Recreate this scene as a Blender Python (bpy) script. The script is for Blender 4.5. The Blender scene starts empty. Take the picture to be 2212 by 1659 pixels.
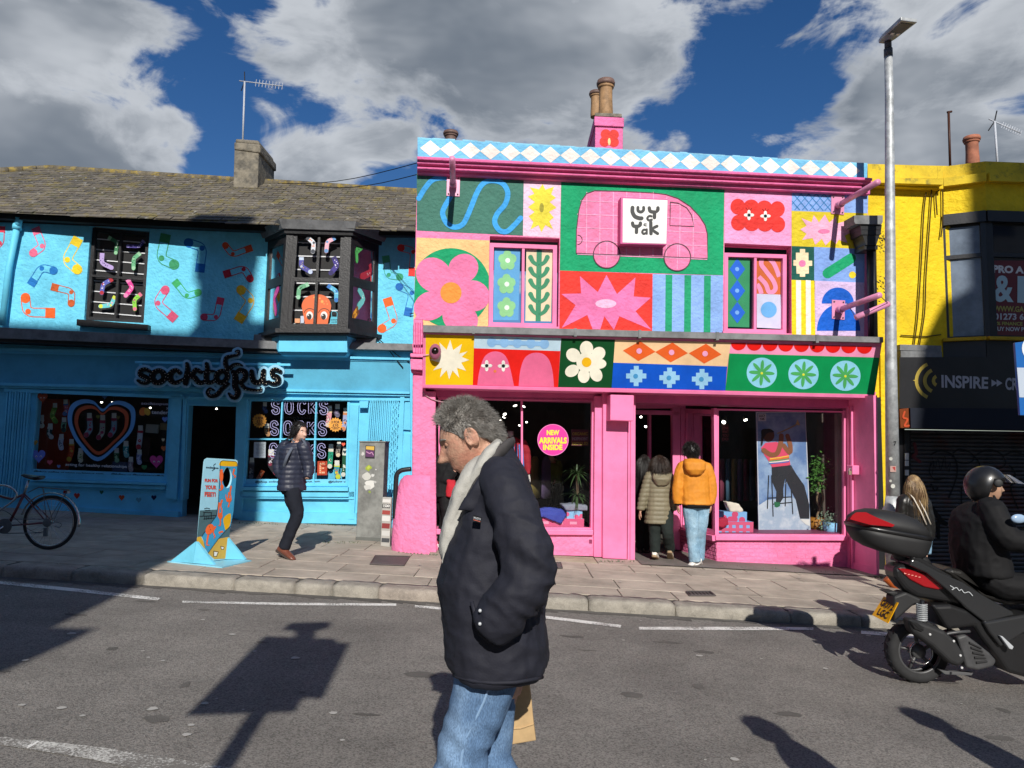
import bpy, bmesh, math, random
from mathutils import Vector, Matrix, noise
from mathutils.geometry import delaunay_2d_cdt
R = math.radians
random.seed(7)
SC = bpy.context.scene
COL = SC.collection
CAM_H = 1.68
PITCH, ROLL, FPX = R(5.0), 0.0127, 1560.0
cd = bpy.data.cameras.new('camera'); cam = bpy.data.objects.new('camera', cd); COL.objects.link(cam)
cd.sensor_width = 36.0; cd.lens = FPX / 2212 * 36.0; cd.clip_end = 3000; cd.clip_start = 0.05
CM = Matrix.Translation((0, 0, CAM_H)) @ Matrix.Rotation(R(90) + PITCH, 4, 'X') @ Matrix.Rotation(ROLL, 4, 'Z')
cam.matrix_world = CM
SC.camera = cam
SUN_EL = R(32.0)
SUN_AZ = R(-6.0) # direction the light travels, measured from +y towards +x
LT = Vector((math.sin(SUN_AZ) * math.cos(SUN_EL), math.cos(SUN_AZ) * math.cos(SUN_EL), -math.sin(SUN_EL)))
sl = bpy.data.lights.new('sun', 'SUN'); sun = bpy.data.objects.new('sun', sl); COL.objects.link(sun)
sl.energy = 5.0; sl.angle = R(0.53); sl.color = (1.0, 0.955, 0.88)
sun.rotation_euler = LT.to_track_quat('-Z', 'Y').to_euler(); sun.location = (-2, -30, 25)
SC.view_settings.view_transform = 'Standard'; SC.view_settings.look = 'None'
SC.view_settings.exposure = 0.0; SC.view_settings.gamma = 1.0
SC.view_settings.use_curve_mapping = False
SC.cycles.max_bounces = 6; SC.cycles.transparent_max_bounces = 12
SC.cycles.use_denoising = True
def build_world():
 w = bpy.data.worlds.new('World'); SC.world = w; w.use_nodes = True
 nt = w.node_tree; N = nt.nodes; L = nt.links; N.clear()
 w.cycles.sampling_method = 'MANUAL'; w.cycles.sample_map_resolution = 256
 out = N.new('ShaderNodeOutputWorld'); bg = N.new('ShaderNodeBackground'); L.new(bg.outputs[0], out.inputs[0])
 sky = N.new('ShaderNodeTexSky'); sky.sky_type = 'NISHITA'; sky.sun_disc = False
 sky.sun_elevation = SUN_EL; sky.sun_rotation = math.atan2(-LT.x, -LT.y)
 sky.altitude = 0; sky.air_density = 1.0; sky.dust_density = 0.0; sky.ozone_density = 2.5
 bg.inputs[1].default_value = 0.102
 hs = N.new('ShaderNodeHueSaturation'); hs.inputs['Saturation'].default_value = 1.28; hs.inputs['Value'].default_value = 0.67
 L.new(sky.outputs[0], hs.inputs['Color'])
 tn = N.new('ShaderNodeMix'); tn.data_type = 'RGBA'; tn.blend_type = 'MULTIPLY'; tn.inputs[0].default_value = 1; tn.inputs[7].default_value = (.86, .90, 1.08, 1); L.new(hs.outputs[0], tn.inputs[6])
 tc = N.new('ShaderNodeTexCoord')
 def math_(op, a, b=None, clamp=False):
  m = N.new('ShaderNodeMath'); m.operation = op; m.use_clamp = clamp
  for i, v in enumerate((a, b)):
   if v is None: continue
   if isinstance(v, (int, float)): m.inputs[i].default_value = v
   else: L.new(v, m.inputs[i])
  return m.outputs[0]
 mp = N.new('ShaderNodeMapping'); mp.inputs['Scale'].default_value = (1, 1, 1.9); L.new(tc.outputs['Generated'], mp.inputs[0])
 def nz(scale, detail, rough, off, dist=0.0):
  a = N.new('ShaderNodeVectorMath'); a.operation = 'ADD'; a.inputs[1].default_value = off; L.new(mp.outputs[0], a.inputs[0])
  n = N.new('ShaderNodeTexNoise'); n.inputs['Scale'].default_value = scale; n.inputs['Detail'].default_value = detail
  n.inputs['Roughness'].default_value = rough; n.inputs['Distortion'].default_value = dist
  L.new(a.outputs[0], n.inputs['Vector']); return n.outputs[0]
 n1 = nz(2.2, 6, 0.58, (3.1, 1.7, 0.4), 0.35)
 n2 = nz(9.0, 8, 0.6, (0.3, 4.2, 1.1), 0.5)
 wn = N.new('ShaderNodeTexNoise'); wn.inputs['Scale'].default_value = 3.2; wn.inputs['Detail'].default_value = 4; L.new(mp.outputs[0], wn.inputs['Vector'])
 wa = N.new('ShaderNodeVectorMath'); wa.operation = 'SUBTRACT'; wa.inputs[1].default_value = (.5, .5, .5); L.new(wn.outputs['Color'], wa.inputs[0])
 wb = N.new('ShaderNodeVectorMath'); wb.operation = 'SCALE'; wb.inputs['Scale'].default_value = .34; L.new(wa.outputs[0], wb.inputs[0])
 wc_ = N.new('ShaderNodeVectorMath'); wc_.operation = 'ADD'; L.new(tc.outputs['Generated'], wc_.inputs[0]); L.new(wb.outputs[0], wc_.inputs[1])
 dens = math_('MULTIPLY', math_('SUBTRACT', n1, 0.50), 1.6)
 for (u, v, ru, amt) in SKY_BANKS:
  d = ray(u, v)
  dp = N.new('ShaderNodeVectorMath'); dp.operation = 'DISTANCE'; L.new(wc_.outputs[0], dp.inputs[0]); dp.inputs[1].default_value = d
  q = math_('DIVIDE', dp.outputs['Value'], ru)
  t = math_('POWER', 2.718, math_('MULTIPLY', math_('MULTIPLY', q, q), -1.0))
  dens = math_('ADD', dens, math_('MULTIPLY', t, amt * .40))
 n4 = nz(3.6, 7, 0.6, (1.3, 6.2, 2.1), 0.6)
 dens = math_('ADD', dens, math_('MULTIPLY', math_('SUBTRACT', n4, 0.5), 3.3))
 dens = math_('ADD', dens, math_('MULTIPLY', math_('SUBTRACT', n2, 0.5), 2.6))
 dens = math_('MINIMUM', dens, 1.1)
 mr = N.new('ShaderNodeMapRange'); mr.interpolation_type = 'SMOOTHSTEP'; mr.inputs[1].default_value = 0.06; mr.inputs[2].default_value = 0.62
 L.new(dens, mr.inputs[0])
 thick = N.new('ShaderNodeMapRange'); thick.interpolation_type = 'SMOOTHSTEP'; thick.inputs[1].default_value = 0.2; thick.inputs[2].default_value = 2.0
 n3 = nz(4.0, 4, 0.55, (7.3, 2.2, 5.1), 0.3)
 L.new(math_('ADD', dens, math_('MULTIPLY', math_('SUBTRACT', n3, 0.48), 4.2)), thick.inputs[0])
 cr = N.new('ShaderNodeMix'); cr.data_type = 'RGBA'
 cr.inputs[6].default_value = (5.6, 5.9, 6.3, 1); cr.inputs[7].default_value = (1.75, 2.05, 2.45, 1)
 L.new(thick.outputs[0], cr.inputs[0])
 mx = N.new('ShaderNodeMix'); mx.data_type = 'RGBA'
 L.new(math_('MULTIPLY', mr.outputs[0], 0.95), mx.inputs[0]); L.new(tn.outputs[2], mx.inputs[6]); L.new(cr.outputs[2], mx.inputs[7])
 L.new(mx.outputs[2], bg.inputs[0])
def ray(u, v):
 d = Vector(((u - 1106) / FPX, (829.5 - v) / FPX, -1.0))
 return (CM.to_3x3() @ d).normalized()
CO = Vector((0, 0, CAM_H))
SLOPE = 0.045
def gz(x, y=0): # road surface height
 return -SLOPE * x
KERB = 0.12
def ground(u, v, up=0.0):
 d = ray(u, v); n = Vector((SLOPE, 0, 1))
 t = (up - CO.dot(n)) / d.dot(n)
 return CO + d * t
def at(u, v, y): # point seen at (u, v) at distance y in front of the camera
 d = ray(u, v); return CO + d * (y / d.y)
def Z(x0, y0, x1, w): # a reading made in an enlarged view
 k = (x1 - x0) / w
 return lambda u, v: ((x0 + u * k) * .8848, (y0 + v * k) * .8848)
zA = Z(0, 500, 700, 2212); zB = Z(600, 500, 1100, 2212); zC = Z(0, 800, 560, 2212); zD = Z(500, 850, 1060, 2212)
zE = Z(0, 1000, 700, 2212); zF = Z(0, 1350, 1000, 2212); zG = Z(1000, 320, 1600, 1991); zH = Z(1580, 320, 2180, 1991)
zI = Z(1000, 780, 1580, 2212); zJ = Z(1560, 780, 2180, 2212); zK = Z(950, 940, 1550, 2212); zL = Z(1500, 940, 2150, 2201)
zM = Z(2080, 380, 2500, 1394); zN = Z(2040, 840, 2500, 1363); zO = Z(1000, 940, 1400, 1443); zP = Z(1000, 1340, 1400, 1240)
zQ = Z(2040, 1100, 2500, 1272); zR = Z(640, 1000, 860, 912); zS = Z(400, 1080, 640, 1244); zT = Z(1700, 1450, 2500, 2212)
zU = Z(0, 0, 1250, 2212); zV = Z(1250, 0, 2500, 2212)
z1 = lambda u, v: (u, v)
class Plane:
 def __init__(s, o, e1, e2):
  s.o = Vector(o); s.e1 = Vector(e1).normalized(); s.e2 = Vector(e2).normalized()
  s.n = s.e1.cross(s.e2).normalized()
  if s.n.y > 0: s.n = -s.n
 def p(s, u, v, d=0.0):
  r = ray(u, v); o = s.o + s.n * d
  return CO + r * ((o - CO).dot(s.n) / r.dot(s.n))
 def ab(s, p):
  q = p - s.o; return q.dot(s.e1), q.dot(s.e2)
 def w(s, a, b, d=0.0):
  return s.o + s.e1 * a + s.e2 * b + s.n * d
class Patch:
 def __init__(s, tl, tr, br, bl):
  s.c = [Vector(x) for x in (tl, tr, br, bl)]
  s.n = (s.c[1] - s.c[3]).cross(s.c[0] - s.c[2]).normalized()
  if s.n.y > 0: s.n = -s.n
 def p(s, a, b, d=0.0):
  tl, tr, br, bl = s.c
  return (tl * (1 - a) + tr * a) * (1 - b) + (bl * (1 - a) + br * a) * b + s.n * d
ROOT = {}
def tag(o, label=None, cat=None, group=None, kind=None):
 if label: o['label'] = label
 if cat: o['category'] = cat
 if group: o['group'] = group
 if kind: o['kind'] = kind
 return o
def thing(name, label, cat, loc=(0, 0, 0), group=None, kind=None):
 o = bpy.data.objects.new(name, None); COL.objects.link(o); o.location = loc; o.empty_display_size = .1
 ROOT[o] = Vector(loc); return tag(o, label, cat, group, kind)
def link(name, me, parent=None, mat=None):
 o = bpy.data.objects.new(name, me); COL.objects.link(o)
 if mat is not None: me.materials.append(M(mat) if isinstance(mat, str) else mat)
 if parent is not None:
  o.parent = parent; ROOT[o] = ROOT[parent]
 else: ROOT[o] = Vector((0, 0, 0))
 return o
def mesh(name, verts, faces, mat, parent=None, smooth=False, base=None):
 org = ROOT[parent] if parent is not None else Vector(base) if base is not None else Vector((0, 0, 0))
 me = bpy.data.meshes.new(name)
 me.from_pydata([Vector(v) - org for v in verts], [], faces); me.validate()
 if smooth: me.polygons.foreach_set('use_smooth', [True] * len(me.polygons))
 me.update()
 o = link(name, me, parent, mat)
 if parent is None and base is not None: o.location = base; ROOT[o] = Vector(base)
 return o
class MB:
 def __init__(s): s.v = []; s.f = []; s.k = []
 def add(s, verts, faces, k=0):
  n = len(s.v); s.v += [Vector(x) for x in verts]; s.f += [tuple(n + i for i in f) for f in faces]; s.k += [k] * len(faces); return s
 def box(s, c, size, rot=None, k=0):
  c = Vector(c); hx, hy, hz = [x / 2 for x in size]; P = []
  for x in (-hx, hx):
   for y in (-hy, hy):
    for z in (-hz, hz):
     p = Vector((x, y, z)); P.append(c + (rot @ p if rot else p))
  return s.add(P, [(0, 1, 3, 2), (4, 6, 7, 5), (0, 4, 5, 1), (2, 3, 7, 6), (0, 2, 6, 4), (1, 5, 7, 3)], k)
 def tube(s, pts, r, n=8, caps=True, k=0, flat=1.0):
  pts = [Vector(p) for p in pts]; rs = r if isinstance(r, (list, tuple)) else [r] * len(pts)
  V = []; F = []; prev = None
  for i, p in enumerate(pts):
   t = (pts[min(i + 1, len(pts) - 1)] - pts[max(i - 1, 0)]).normalized()
   if prev is None:
    a = Vector((0, 0, 1)) if abs(t.z) < .9 else Vector((1, 0, 0)); x = t.cross(a).normalized()
   else:
    x = (prev - t * prev.dot(t)).normalized()
   prev = x; y = t.cross(x)
   for j in range(n):
    an = 2 * math.pi * j / n; V.append(p + x * (math.cos(an) * rs[i]) + y * (math.sin(an) * rs[i] * flat))
  m = len(pts)
  for i in range(m - 1):
   for j in range(n):
    F.append((i * n + j, i * n + (j + 1) % n, (i + 1) * n + (j + 1) % n, (i + 1) * n + j))
  if caps: F += [tuple(range(n))[::-1], tuple(range((m - 1) * n, m * n))]
  return s.add(V, F, k)
 def lathe(s, c, prof, n=16, axis=None, k=0):
  c = Vector(c); ax = Vector(axis or (0, 0, 1)).normalized()
  x = ax.orthogonal().normalized(); y = ax.cross(x); V = []; F = []
  for r, h in prof:
   for j in range(n):
    an = 2 * math.pi * j / n; V.append(c + ax * h + x * (r * math.cos(an)) + y * (r * math.sin(an)))
  for i in range(len(prof) - 1):
   for j in range(n):
    F.append((i * n + j, i * n + (j + 1) % n, (i + 1) * n + (j + 1) % n, (i + 1) * n + j))
  F += [tuple(range(n))[::-1], tuple(range((len(prof) - 1) * n, len(prof) * n))]
  return s.add(V, F, k)
 def ball(s, c, r, n=12, m=8, k=0, rot=None):
  c = Vector(c); r = Vector(r) if not isinstance(r, (int, float)) else Vector((r, r, r)); V = []; F = []
  for i in range(1, m):
   ph = math.pi * i / m
   for j in range(n):
    th = 2 * math.pi * j / n
    q = Vector((r.x * math.sin(ph) * math.cos(th), r.y * math.sin(ph) * math.sin(th), r.z * math.cos(ph)))
    V.append(c + (rot @ q if rot else q))
  q0, q1 = Vector((0, 0, r.z)), Vector((0, 0, -r.z))
  V += [c + (rot @ q0 if rot else q0), c + (rot @ q1 if rot else q1)]; T = len(V) - 2
  for i in range(m - 2):
   for j in range(n): F.append((i * n + j, (i + 1) * n + j, (i + 1) * n + (j + 1) % n, i * n + (j + 1) % n))
  for j in range(n):
   F.append((T, j, (j + 1) % n)); F.append((T + 1, (m - 2) * n + (j + 1) % n, (m - 2) * n + j))
  return s.add(V, F, k)
 def build(s, name, mat, parent=None, smooth=False, base=None):
  mats = mat if isinstance(mat, (list, tuple)) else [mat]
  o = mesh(name, s.v, s.f, mats[0], parent, smooth, base)
  for m in mats[1:]: o.data.materials.append(M(m) if isinstance(m, str) else m)
  if len(mats) > 1 and len(o.data.polygons) == len(s.k): o.data.polygons.foreach_set('material_index', s.k)
  return o
def bevel(o, w=.01, seg=2, ang=40):
 m = o.modifiers.new('bevel', 'BEVEL'); m.width = w; m.segments = seg; m.limit_method = 'ANGLE'; m.angle_limit = R(ang); return o
def subsurf(o, lv=1):
 m = o.modifiers.new('subsurf', 'SUBSURF'); m.levels = lv; m.render_levels = lv; return o
MATS = {}; SPEC = {}
def lin(h):
 h = h.lstrip('#'); c = [int(h[i:i + 2], 16) / 255 for i in (0, 2, 4)]
 return tuple(x / 12.92 if x <= .04045 else ((x + .055) / 1.055) ** 2.4 for x in c)
ALB = 0.9
def M(key):
 if key in MATS: return MATS[key]
 if key.startswith('#'):
  h, _, kind = key.partition(':'); c = tuple(min(.85, x * ALB) for x in lin(h))
  kw = dict(plaster=dict(rough=.7, bump=1.0, bscale=15, dirt=.2, spec=.25), paint=dict(rough=.5, bump=.15, bscale=40, dirt=.16, spec=.25), print=dict(rough=.5, dirt=.03),
    metal=dict(rough=.38, metal=.0, bump=.03, dirt=.2), cloth=dict(rough=.85, bump=.12, bscale=220, dirt=.12), gloss=dict(rough=.2, dirt=.05),
    wood=dict(rough=.5, bump=.25, bscale=40, dirt=.3, stretch=(1, 1, .12)), dull=dict(rough=.9, dirt=.1))[kind or 'paint']
  return mk(key, c, **kw)
 c, kw = SPEC[key]; return mk(key, c, **kw)
def mk(key, c, rough=.5, metal=0.0, bump=0.0, bscale=30, dirt=0.0, dscale=2.2, emit=0.0, stretch=None, c2=None, cscale=3.0, cmin=.45, cmax=.6, fine=0.0, coat=0.0, spec=.5, extra=None):
 m = bpy.data.materials.new(key); MATS[key] = m; m.use_nodes = True; nt = m.node_tree; N = nt.nodes; L = nt.links
 b = N['Principled BSDF']; b.inputs['Roughness'].default_value = rough; b.inputs['Metallic'].default_value = metal
 b.inputs['Specular IOR Level'].default_value = spec
 if coat: b.inputs['Coat Weight'].default_value = coat; b.inputs['Coat Roughness'].default_value = .12
 b.inputs['Base Color'].default_value = (*c, 1)
 if emit: b.inputs['Emission Color'].default_value = (*c, 1); b.inputs['Emission Strength'].default_value = emit
 geo = N.new('ShaderNodeNewGeometry'); pos = geo.outputs['Position']
 if stretch:
  mp = N.new('ShaderNodeMapping'); mp.inputs['Scale'].default_value = stretch; L.new(pos, mp.inputs[0]); pos = mp.outputs[0]
 def nz(scale, det=4, rg=.6):
  n = N.new('ShaderNodeTexNoise'); n.inputs['Scale'].default_value = scale; n.inputs['Detail'].default_value = det; n.inputs['Roughness'].default_value = rg
  L.new(pos, n.inputs['Vector']); return n.outputs[0]
 col = None
 if c2 is not None:
  mr = N.new('ShaderNodeMapRange'); mr.inputs[1].default_value = cmin; mr.inputs[2].default_value = cmax; L.new(nz(cscale, 6, .65), mr.inputs[0])
  mx = N.new('ShaderNodeMix'); mx.data_type = 'RGBA'; mx.inputs[6].default_value = (*c, 1); mx.inputs[7].default_value = (*c2, 1); L.new(mr.outputs[0], mx.inputs[0]); col = mx.outputs[2]
 if dirt or fine:
  def shade(col, src, lo, hi, amt):
   mr = N.new('ShaderNodeMapRange'); mr.inputs[1].default_value = lo; mr.inputs[2].default_value = hi; mr.inputs[3].default_value = 1 - amt; mr.inputs[4].default_value = 1 + amt * .35
   L.new(src, mr.inputs[0])
   mx = N.new('ShaderNodeMix'); mx.data_type = 'RGBA'; mx.blend_type = 'MULTIPLY'; mx.inputs[0].default_value = 1
   if col is None: mx.inputs[6].default_value = (*c, 1)
   else: L.new(col, mx.inputs[6])
   L.new(mr.outputs[0], mx.inputs[7]); return mx.outputs[2]
  if dirt: col = shade(col, nz(dscale, 7, .68), .32, .6, dirt)
  if fine: col = shade(col, nz(bscale * 6, 2, .7), .3, .7, fine)
 if col is not None: L.new(col, b.inputs['Base Color'])
 if bump:
  bp = N.new('ShaderNodeBump'); bp.inputs['Strength'].default_value = min(1, bump); bp.inputs['Distance'].default_value = .012 if bump < .9 or rough > .8 else .028
  L.new(nz(bscale, 5, .55), bp.inputs['Height']); L.new(bp.outputs[0], b.inputs['Normal'])
 if extra: extra(m, N, L, b, pos)
 return m
def glass(name, tint=(1, 1, 1), gloss=1.0, rough=.02):
 m = bpy.data.materials.new(name); MATS[name] = m; m.use_nodes = True; N = m.node_tree.nodes; L = m.node_tree.links; N.clear()
 o = N.new('ShaderNodeOutputMaterial'); t = N.new('ShaderNodeBsdfTransparent'); t.inputs[0].default_value = (*tint, 1)
 g = N.new('ShaderNodeBsdfGlossy'); g.inputs['Roughness'].default_value = rough; f = N.new('ShaderNodeFresnel'); f.inputs[0].default_value = 1.5
 mu = N.new('ShaderNodeMath'); mu.operation = 'MULTIPLY'; mu.inputs[1].default_value = gloss; mu.use_clamp = True
 mx = N.new('ShaderNodeMixShader'); L.new(f.outputs[0], mu.inputs[0]); L.new(mu.outputs[0], mx.inputs[0]); L.new(t.outputs[0], mx.inputs[1]); L.new(g.outputs[0], mx.inputs[2]); L.new(mx.outputs[0], o.inputs[0])
 return m
def prism(name, S, pts, d0, d1, mat, parent=None, zf=z1, hole=None):
 fr = [S.p(*zf(*q), d1) for q in pts]; k = len(fr); bk = [p - S.n * (d1 - d0) for p in fr]
 F = [tuple(range(k)), tuple(range(2 * k - 1, k - 1, -1))] + [(i, k + i, k + (i + 1) % k, (i + 1) % k) for i in range(k)]
 return mesh(name, fr + bk, F, mat, parent)
def rect(x0, y0, x1, y1): return [(x0, y0), (x1, y0), (x1, y1), (x0, y1)]
def flat(name, S, pts, d, mat, parent, zf=z1, clip=None):
 P = [zf(*q) for q in pts]
 if clip: P = clip_poly(P, [zf(*q) for q in clip])
 if len(P) < 3: return None
 return mesh(name, [S.p(u, v, d) for u, v in P], [tuple(range(len(P)))], mat, parent)
def flats(name, S, polys, d, mat, parent, zf=z1):
 b = MB()
 for i, pts in enumerate(polys):
  P = [S.p(*zf(*q), d + i * 2e-5) for q in pts]; b.add(P, [tuple(range(len(P)))])
 return b.build(name, mat, parent)
def clip_poly(P, C):
 def area(Q): return sum(Q[i][0] * Q[(i + 1) % len(Q)][1] - Q[(i + 1) % len(Q)][0] * Q[i][1] for i in range(len(Q)))
 sg = 1 if area(C) > 0 else -1
 out = list(P)
 for i in range(len(C)):
  a, b = C[i], C[(i + 1) % len(C)]; inp = out; out = []
  def side(q): return sg * ((b[0] - a[0]) * (q[1] - a[1]) - (b[1] - a[1]) * (q[0] - a[0]))
  for j in range(len(inp)):
   p, q = inp[j], inp[(j + 1) % len(inp)]; sp, sq = side(p), side(q)
   if sp >= 0: out.append(p)
   if (sp >= 0) != (sq >= 0):
    t = sp / (sp - sq); out.append((p[0] + (q[0] - p[0]) * t, p[1] + (q[1] - p[1]) * t))
  if not out: return []
 return out
def ell(cx, cy, rx, ry=None, n=28, a0=0, a1=360, rot=0):
 ry = rx if ry is None else ry; P = []; c, s = math.cos(R(rot)), math.sin(R(rot)); full = abs(a1 - a0) >= 360
 for i in range(n if full else n + 1):
  a = R(a0 + (a1 - a0) * i / n); x, y = rx * math.cos(a), ry * math.sin(a); P.append((cx + x * c - y * s, cy + x * s + y * c))
 return P
def starp(cx, cy, n, r1, r0, ph=-90, sy=1.0):
 return [(cx + (r1 if i % 2 == 0 else r0) * math.cos(R(ph + 180 * i / n)), cy + sy * (r1 if i % 2 == 0 else r0) * math.sin(R(ph + 180 * i / n))) for i in range(2 * n)]
def spline(pts, k=8, closed=False):
 P = []; n = len(pts); g = (lambda i: pts[i % n]) if closed else (lambda i: pts[max(0, min(n - 1, i))])
 for i in range(n if closed else n - 1):
  a, b, c, d = g(i - 1), g(i), g(i + 1), g(i + 2)
  for j in range(k):
   t = j / k
   P.append(tuple(.5 * (2 * b[m] + (c[m] - a[m]) * t + (2 * a[m] - 5 * b[m] + 4 * c[m] - d[m]) * t * t + (3 * b[m] - a[m] - 3 * c[m] + d[m]) * t ** 3) for m in range(len(b))))
 if not closed: P.append(tuple(pts[-1]))
 return P
def ribbon(pts, w):
 ws = w if isinstance(w, (list, tuple)) else [w] * len(pts); L = []; Q = []
 for i, p in enumerate(pts):
  a, b = pts[max(i - 1, 0)], pts[min(i + 1, len(pts) - 1)]; dx, dy = b[0] - a[0], b[1] - a[1]; l = math.hypot(dx, dy) or 1
  nx, ny = -dy / l * ws[i] / 2, dx / l * ws[i] / 2; L.append(((p[0] + nx, p[1] + ny), (p[0] - nx, p[1] - ny)))
 return [[L[i][0], L[i + 1][0], L[i + 1][1], L[i][1]] for i in range(len(pts) - 1)]
def stroke(name, S, pts, w, d, mat, parent, zf=z1, k=8, closed=False, caps=True, thick=0.0, taper=None, ramp=3e-5):
 if k > 1:
  if taper:
   pts3 = spline([(*p, t) for p, t in zip(pts, taper)], k, closed); P = [(a, b) for a, b, _ in pts3]; W = [c for _, _, c in pts3]
  else: P = spline(pts, k, closed); W = [w] * len(P)
 else: P = list(pts); W = list(taper) if taper else [w] * len(P)
 if closed: P.append(P[0]); W.append(W[0])
 polys = ribbon(P, W)
 if caps and not closed: polys = [ell(*P[0], W[0] / 2, n=14), ell(*P[-1], W[-1] / 2, n=14)] + polys
 b = MB()
 for i, q in enumerate(polys):
  fr = [S.p(*zf(*x), d + i * ramp) for x in q]; m = len(fr)
  if thick:
   bk = [x - S.n * thick for x in fr]
   b.add(fr + bk, [tuple(range(m))] + [(j, m + j, m + (j + 1) % m, (j + 1) % m) for j in range(m)])
  else: b.add(fr, [tuple(range(m))])
 return b.build(name, mat, parent)
def wall(name, S, outer, holes, mat, parent, depth=0.0, d=0.0, zf=z1):
 V = []; E = []; loops = []
 for lp in [outer] + holes:
  n0 = len(V); V += [zf(*q) for q in lp]; loops.append(list(range(n0, len(V)))); E += [(n0 + i, n0 + (i + 1) % len(lp)) for i in range(len(lp))]
 P3 = [S.p(u, v, d) for u, v in V]
 o2, _, f2, _, _, _ = delaunay_2d_cdt([Vector(q) for q in V], E, [], 0, 1e-5)
 def inside(c, lp):
  r = False; n = len(lp)
  for i in range(n):
   a, b = V[lp[i]], V[lp[(i + 1) % n]]
   if (a[1] > c[1]) != (b[1] > c[1]) and c[0] < (b[0] - a[0]) * (c[1] - a[1]) / (b[1] - a[1]) + a[0]: r = not r
  return r
 F = []
 for f in f2:
  c = (sum(o2[i][0] for i in f) / len(f), sum(o2[i][1] for i in f) / len(f))
  if inside(c, loops[0]) and not any(inside(c, l) for l in loops[1:]): F.append(tuple(f))
 b = MB(); b.add([S.p(q[0], q[1], d) for q in o2], F)
 if depth:
  for l in loops[1:]:
   k = len(l); fr = [P3[i] for i in l]; b.add(fr + [x - S.n * depth for x in fr], [(i, (i + 1) % k, k + (i + 1) % k, k + i) for i in range(k)])
 return b.build(name, mat, parent)
FONTC = {}
def text_polys(s, bold=0.0, shear=0.0, spacing=1.0):
 key = (s, bold, shear, spacing)
 if key not in FONTC:
  cu = bpy.data.curves.new('lettering', 'FONT'); cu.body = s; cu.offset = bold; cu.shear = shear; cu.space_character = spacing
  cu.resolution_u = 3; cu.fill_mode = 'FRONT'; cu.dimensions = '2D'
  o = bpy.data.objects.new('lettering', cu); COL.objects.link(o); dg = bpy.context.evaluated_depsgraph_get(); dg.update()
  me = bpy.data.meshes.new_from_object(o.evaluated_get(dg))
  V = [(v.co.x, v.co.y) for v in me.vertices]; F = [tuple(p.vertices) for p in me.polygons]
  bpy.data.objects.remove(o); bpy.data.curves.remove(cu); bpy.data.meshes.remove(me)
  x0 = min(v[0] for v in V); x1 = max(v[0] for v in V); y0 = min(v[1] for v in V); y1 = max(v[1] for v in V)
  FONTC[key] = ([((x - x0) / (x1 - x0), (y - y0) / (y1 - y0)) for x, y in V], F)
 return FONTC[key]
def text(name, S, s, quad, d, mat, parent, zf=z1, bold=0.0, shear=0.0, spacing=1.0):
 V, F = text_polys(s, bold, shear, spacing); tl, tr, br, bl = [zf(*q) for q in quad]; W = []
 for x, y in V:
  u = [(tl[i] * (1 - x) + tr[i] * x) * y + (bl[i] * (1 - x) + br[i] * x) * (1 - y) for i in (0, 1)]; W.append(S.p(u[0], u[1], d))
 return mesh(name, W, F, mat, parent)
def band(name, S, l, r, d0, d1, mat, parent, zf=z1, k=1):
 return prism(name, S, [(l[0], l[1]), (r[0], r[1]), (r[0], r[2]), (l[0], l[2])], d0, d1, mat, parent, zf)
def patch_box(name, S, s0, t0, s1, t1, d0, d1, mat, parent):
 return prism(name, S, rect(s0, t0, s1, t1), d0, d1, mat, parent)
def lerp(a, b, t): return a + (b - a) * t
def lerp2(a, b, t): return (lerp(a[0], b[0], t), lerp(a[1], b[1], t))
def quad_at(q, s, t):
 return lerp2(lerp2(q[0], q[1], s), lerp2(q[3], q[2], s), t)
def sub(q, s0, t0, s1, t1): return [quad_at(q, s0, t0), quad_at(q, s1, t0), quad_at(q, s1, t1), quad_at(q, s0, t1)]
SKY_BANKS = [(50, 180, .12, 1.3), (230, 220, .09, 1.1), (370, 285, .06, 1.0), (90, 345, .10, 3.0), (280, 350, .08, 2.6),
(560, 30, .12, 1.2), (760, 60, .14, 1.5), (950, 110, .15, 1.7), (1150, 120, .14, 1.6), (1330, 50, .12, 1.4), (1060, 240, .09, 1.2), (560, 250, .06, 1.2), (740, 390, .07, 3.0), (630, 405, .06, 2.2),
(2050, 80, .17, 1.7), (2200, 220, .17, 1.6), (1840, 280, .09, 1.6), (2020, 290, .11, 1.6),
(330, 70, .10, -1.6), (470, 190, .08, -1.3), (780, 290, .09, -1.4), (1640, 170, .13, -2.2), (1480, 290, .12, -1.7), (440, 360, .06, -1.0), (1000, 350, .08, -.8)]
build_world()
# ground
def asphalt_extra(m, N, L, b, pos):
 v = N.new('ShaderNodeTexVoronoi'); v.inputs['Scale'].default_value = 110; L.new(pos, v.inputs['Vector'])
 mr = N.new('ShaderNodeMapRange'); mr.inputs[1].default_value = 0; mr.inputs[2].default_value = .7; mr.inputs[3].default_value = .55; mr.inputs[4].default_value = 1.5
 sp = N.new('ShaderNodeSeparateColor'); L.new(v.outputs['Color'], sp.inputs[0]); L.new(sp.outputs[0], mr.inputs[0])
 src = b.inputs['Base Color'].links[0].from_socket
 mx = N.new('ShaderNodeMix'); mx.data_type = 'RGBA'; mx.blend_type = 'MULTIPLY'; mx.inputs[0].default_value = .75
 L.new(src, mx.inputs[6]); L.new(mr.outputs[0], mx.inputs[7]); L.new(mx.outputs[2], b.inputs['Base Color'])
SPEC['asphalt'] = ((.172, .160, .146), dict(rough=.92, bump=.9, bscale=120, dirt=.22, dscale=1.1, c2=(.205, .19, .172), cscale=.7, cmin=.35, cmax=.65, spec=.25, extra=asphalt_extra))
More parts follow.
